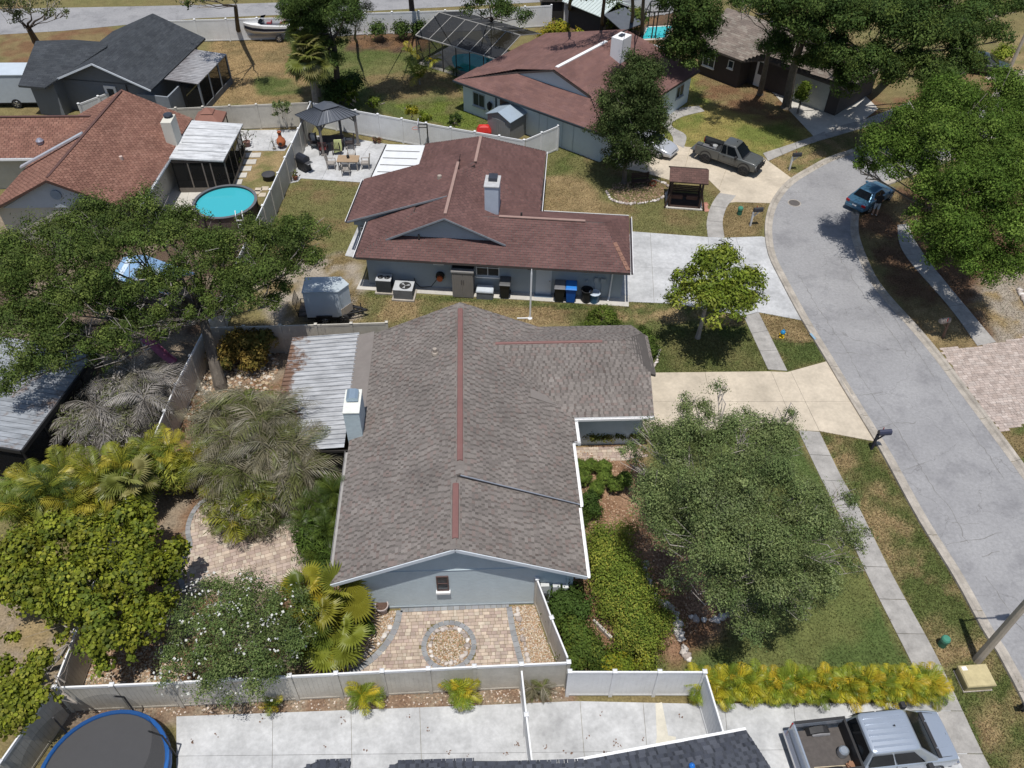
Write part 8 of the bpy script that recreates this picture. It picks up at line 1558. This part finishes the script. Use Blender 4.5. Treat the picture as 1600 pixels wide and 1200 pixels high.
mb = MB(); mb.prism([tuple(p[:2]) for p in cg], -.05, .03); struct(mb.build('pool_deck', GREYC))
pc = cmid-ux*.2-uy*.5; kp = thing('kidney_pool', pc, 'turquoise kidney shaped pool inside the dark screen cage', 'pool'); part(kp, 'coping', GREYC, lambda mb: mb.prism([tuple(p[:2]) for p in kidney(pc, 2.5, 1.75)], .03, .09)); part(kp, 'water', water('pool_water_teal', (.015, .30, .34)), lambda mb: mb.poly([Vector((p.x, p.y, .1)) for p in kidney(pc, 2.2, 1.5)]))
# far shed with white metal roof, far pool
ms_ = [G(881, 40), G(932, 62), G(955, 50), G(905, 30)]; o0 = ms_[0]; xd = (ms_[1]-ms_[0]).normalized(); yd = Vector((-xd.y, xd.x, 0)); fs = lambda a, b, z: o0+xd*a+yd*b+Vector((0, 0, z)); Ls = 4.6
msd = thing('metal_roof_shed', fs(2, 1.5, 0), 'open sided shed with pale green white metal roof at the far fence', 'shed'); MR = solid('roof_mint', (.50, .56, .54), .4, .06)
pn = part(msd, 'roof', MR, lambda mb: mb.slab([fs(-.2, -.2, 2.1), fs(Ls, -.2, 2.1), fs(Ls, 1.8, 2.9), fs(-.2, 1.8, 2.9)], .05)); sub(pn, 'rib', MR, lambda mb: [mb.bar(fs(x, -.2, 2.13), fs(x, 1.8, 2.93), .04, .03) for x in np.arange(0, Ls, .35)]); part(msd, 'roof', MR, lambda mb: mb.slab([fs(-.2, 3.8, 2.1), fs(Ls, 3.8, 2.1), fs(Ls, 1.8, 2.9), fs(-.2, 1.8, 2.9)], .05)); part(msd, 'wall', solid('shed_dark', (.04, .04, .042), .8), lambda mb: (mb.prism([tuple(fs(a, b, 0)[:2]) for a, b in ((.1, .3), (Ls-.2, .3), (Ls-.2, 3.4), (.1, 3.4))], 0, 2.05)))
part(msd, 'lean_to', solid('lean_slate', (.09, .10, .115), .6), lambda mb: mb.slab([fs(Ls+.05, .0, 2.3), fs(Ls+2.3, .0, 1.6), fs(Ls+2.3, 2.6, 1.6), fs(Ls+.05, 2.6, 2.3)], .06))
for a, b in ((-.1, -.1), (Ls-.1, -.1)): part(msd, 'post', DARKF, lambda mb: mb.bar(fs(a, b, 0), fs(a, b, 2.1), .1))
fpq = [G(1003, 62), G(1040, 60), G(1050, 42), G(1012, 44)]; fpool = thing('far_pool', fpq[0], 'bright turquoise pool beyond the white chimney house', 'pool'); part(fpool, 'coping', GREYC, lambda mb: mb.prism([tuple((sum((q for q in fpq), Vector())/4+(p-sum((q for q in fpq), Vector())/4)*1.2)[:2]) for p in fpq], -.02, .06)); part(fpool, 'water', water('pool_water_far', (.03, .42, .46)), lambda mb: mb.poly([Vector((p.x, p.y, .08)) for p in fpq]))
fc = thing('screen_enclosure', fpq[0], 'black frame of the screen cage over the far pool', 'pool cage')
for p in fpq+[fpq[0].lerp(fpq[1], .4), fpq[0].lerp(fpq[1], .55)]: part(fc, 'post', DARKF, lambda mb: mb.bar(p, p+Vector((0, 0, 2.3)), .09))
for i in range(4): part(fc, 'beam', DARKF, lambda mb: mb.bar(fpq[i]+Vector((0, 0, 2.3)), fpq[(i+1) % 4]+Vector((0, 0, 2.3)), .08))
wq = gp((995, 62), (1038, 74), (1023, 84), (1000, 72), z=2.2); wr_ = thing('white_awning', wq[0], 'pale metal porch roof behind the red roof ridge', 'awning'); part(wr_, 'roof', MR, lambda mb: mb.slab([Vector((p.x, p.y, 2.2)) for p in wq], .08))
for p in wq: part(wr_, 'post', GUT, lambda mb: mb.bar(Vector((p.x, p.y, 0)), Vector((p.x, p.y, 2.15)), .1))
ds_ = G(862, 28); t = thing('playhouse', ds_, 'small dark timber playhouse at the far fence', 'playhouse'); L_(t, 'wall', solid('playhouse_dark', (.03, .028, .026), .8), lambda mb: mb.box(-1.0, 1.0, -.8, .8, 0, 1.8)); L_(t, 'roof', solid('playhouse_roof', (.08, .07, .06), .8), lambda mb: mb.loft([[(-1.2, y, 1.75), (1.2, y, 1.75), (0, y, 2.5)] for y in (-1, 1)]), fix=True)
# left neighbour's rusty patio roof seen under the oak
c1, c2 = G(150, 548, 2.3), G(33, 703, 2.3)
nb = thing('patio_roof', (c2.x, c2.y, 0), 'rusty corrugated patio roof with dark fascia at the left edge', 'patio roof'); dv = (c1-c2); dl = dv.length; dv.normalize(); dx_ = Vector((-dv.y, dv.x, 0)); PM4 = patio_metal('rusty_patio_metal', (.29, .31, .335), (.17, .12, .095), -15.0, -26.0, thr=(.58, .70))
n_ = int(dl/.27)
pn = part(nb, 'roof_sheet', PM4, lambda mb: [mb.slab([c2+dv*(i*.27), c2+dv*(i*.27+.245), c2+dv*(i*.27+.245)+dx_*5+Vector((0, 0, .3)), c2+dv*(i*.27)+dx_*5+Vector((0, 0, .3))], .04) for i in range(n_)]); stuff(pn)
part(nb, 'roof_base', solid('patio_under', (.10, .11, .12), .7), lambda mb: mb.slab([c2-Vector((0, 0, .03)), c1-Vector((0, 0, .03)), c1+dx_*5+Vector((0, 0, .27)), c2+dx_*5+Vector((0, 0, .27))], .03)); part(nb, 'fascia', BLKP, lambda mb: (mb.bar(c2-dx_*.05-Vector((0, 0, .08)), c1-dx_*.05-Vector((0, 0, .08)), .08, .22), mb.bar(c2-dv*.05-Vector((0, 0, .08)), c2-dv*.05+dx_*5+Vector((0, 0, .2)), .08, .2)))
lo = lambda p, z: Vector((p.x, p.y, z)); part(nb, 'screen', SCR, lambda mb: (mb.poly([lo(c2, 0), lo(c1, 0), lo(c1, 2.2), lo(c2, 2.2)]), mb.poly([lo(c2, 0), lo(c2+dx_*5, 0), lo(c2+dx_*5, 2.2), lo(c2, 2.2)])))
for k in range(5): q_ = c2.lerp(c1, k/4); part(nb, 'post', BLKP, lambda mb: mb.bar(lo(q_, 0), lo(q_, 2.25), .08))
# blue play canopy and slide under the oak
bc = G(255, 470); pl_ = thing('play_canopy', bc, 'blue striped play canopy glimpsed under the large oak', 'play canopy', None, -.5); PB = solid('canopy_blue', (.22, .36, .55), .5, .06)
L_(pl_, 'roof', PB, lambda mb: (mb.slab([(-1.9, -1.2, 1.7), (1.9, -1.2, 1.7), (1.9, 0, 2.3), (-1.9, 0, 2.3)], .03), mb.slab([(-1.9, 1.2, 1.7), (1.9, 1.2, 1.7), (1.9, 0, 2.3), (-1.9, 0, 2.3)], .03))); L_(pl_, 'stripe', solid('canopy_pale', (.55, .65, .78), .5), lambda mb: [mb.slab([(x, -1.19, 1.725), (x+.3, -1.19, 1.725), (x+.3, 0, 2.325), (x, 0, 2.325)], .01) for x in (-1.6, -.6, .4, 1.3)])
for sx in (-1.8, 1.8):
    for sy in (-1.1, 1.1): L_(pl_, 'post', BW, lambda mb: mb.box(sx-.05, sx+.05, sy-.05, sy+.05, 0, 1.75))
sl0 = G(255, 562); sl = thing('pink_slide', sl0, 'faded pink garden slide below the oak', 'slide', None, -.55); L_(sl, 'chute', solid('slide_pink', (.50, .16, .26), .5), lambda mb: mb.loft([[(x, -.2, z), (x, .2, z), (x, .24, z+.14), (x, .2, z+.14), (x, .16, z+.04), (x, -.16, z+.04), (x, -.2, z+.14), (x, -.24, z+.14)] for x, z in ((-.9, 1.0), (-.5, .85), (.4, .25), (.8, .12))]), fix=True); L_(sl, 'ladder', GUT, lambda mb: [mb.bar((-.95, s*.18, 0), (-.9, s*.18, 1.2), .05) for s in (-1, 1)]+[mb.bar((-.95, -.18, z), (-.95, .18, z), .05) for z in (.3, .6, .9)])
bl_ = G(158, 438); t = thing('pink_toy', bl_, 'small pink toy bundle under the oak', 'toy'); L_(t, 'body', solid('toy_pink', (.6, .2, .4), .5), lambda mb: (mb.lathe([(.1, 0), (.3, .2), (.25, .5), (.1, .65), (0, .66)], n=10), mb.lathe([(.05, .6), (.16, .75), (.1, .9), (0, .92)], n=10)))
# edging timber in the hedge bed
e_ = gp((927, 972), (955, 1000)); mb = MB(); mb.bar(e_[0]+Vector((0, 0, .1)), e_[1]+Vector((0, 0, .1)), .1, .2); tag(mb.build('edging_board', solid('edging_pale', (.45, .42, .38), .8)), 'pale edging board between the hedge and the bushy shrub', 'edging')
# fallen leaves on the pale concrete
# ---------------------------------------------------------------- person by the blue car
def person(label, p, rz):
    root = thing('person', (p.x, p.y, 0), label, 'person', None, rz)
    V = [(0, 0, .92), (0, 0, 1.12), (0, .01, 1.36), (0, .01, 1.47), (0, -.01, 1.56), (0, -.02, 1.70), (.18, .01, 1.38), (.24, -.04, 1.12), (.20, -.22, 1.0), (.17, -.30, 1.0), (-.18, .01, 1.38), (-.25, -.03, 1.12), (-.22, -.16, .92), (-.2, -.22, .88), (.10, 0, .86), (.11, -.03, .47), (.11, .02, .09), (.11, -.13, .04), (-.10, 0, .86), (-.12, .02, .47), (-.13, .08, .09), (-.13, -.07, .04)]
    E = [(0, 1), (1, 2), (2, 3), (3, 4), (4, 5), (2, 6), (6, 7), (7, 8), (8, 9), (2, 10), (10, 11), (11, 12), (12, 13), (0, 14), (14, 15), (15, 16), (16, 17), (0, 18), (18, 19), (19, 20), (20, 21)]
    r = [.16, .15, .16, .06, .09, .085, .075, .05, .038, .03, .075, .05, .038, .03, .105, .065, .045, .04, .105, .065, .045, .04]
    me = bpy.data.meshes.new('body'); me.from_pydata(V, E, []); o = bpy.data.objects.new('body', me); COL.objects.link(o)
    o.modifiers.new('skin', 'SKIN'); sd = me.skin_vertices[0].data
    for i, q in enumerate(r): sd[i].radius = (q, q*(.8 if i < 3 else 1))
    sd[0].use_root = True; ss = o.modifiers.new('sub', 'SUBSURF'); ss.levels = ss.render_levels = 2
    dg = bpy.context.evaluated_depsgraph_get(); m2 = bpy.data.meshes.new_from_object(o.evaluated_get(dg)); bpy.data.objects.remove(o)
    mats = [solid('skin', (.42, .25, .17), .6, .05), solid('shirt_black', (.015, .015, .018), .8), solid('shorts_pale', (.38, .42, .46), .8), solid('shoe_white', (.7, .7, .7), .6), solid('hair_dark', (.03, .02, .015), .7)]
    for mm in mats: m2.materials.append(mm)
    for pgn in m2.polygons:
        c = pgn.center; arm = abs(c.x) > .17 and c.z > .8
        pgn.material_index = 3 if c.z < .12 else 0 if c.z < .5 else 2 if (c.z < .95 and not arm) else (0 if arm and c.z < 1.2 else 1 if c.z < 1.45 else (4 if (c.z > 1.62 or c.y > .0) else 0)); pgn.use_smooth = True
    m2.name = 'body'; ob = link('body', m2, None, root, local=True)
    L_(root, 'hair', mats[4], lambda mb: mb.lathe([(.06, 1.60), (.105, 1.66), (.10, 1.75), (.06, 1.80), (0, 1.81)], (0, .012, 0), 12), smooth=True)
    for s in (-1, 1):
        hx, hy, hz_ = (.17, -.31, 1.0) if s > 0 else (-.2, -.23, .87)
        L_(root, 'hand', mats[0], lambda mb: [mb.tube([(hx+dx, hy, hz_), (hx+dx, hy-.05, hz_-.01), (hx+dx, hy-.09+abs(dx)*.4, hz_-.035)], [.011, .010, .008], 5) for dx in (-.03, -.01, .01, .03)]+[mb.tube([(hx-s*.035, hy+.02, hz_), (hx-s*.06, hy-.03, hz_+.01)], [.012, .009], 5)])
    return root
person('person in black top and pale shorts standing behind the blue car', G(1365, 337), math.pi*.97)
SC.render.film_transparent = False
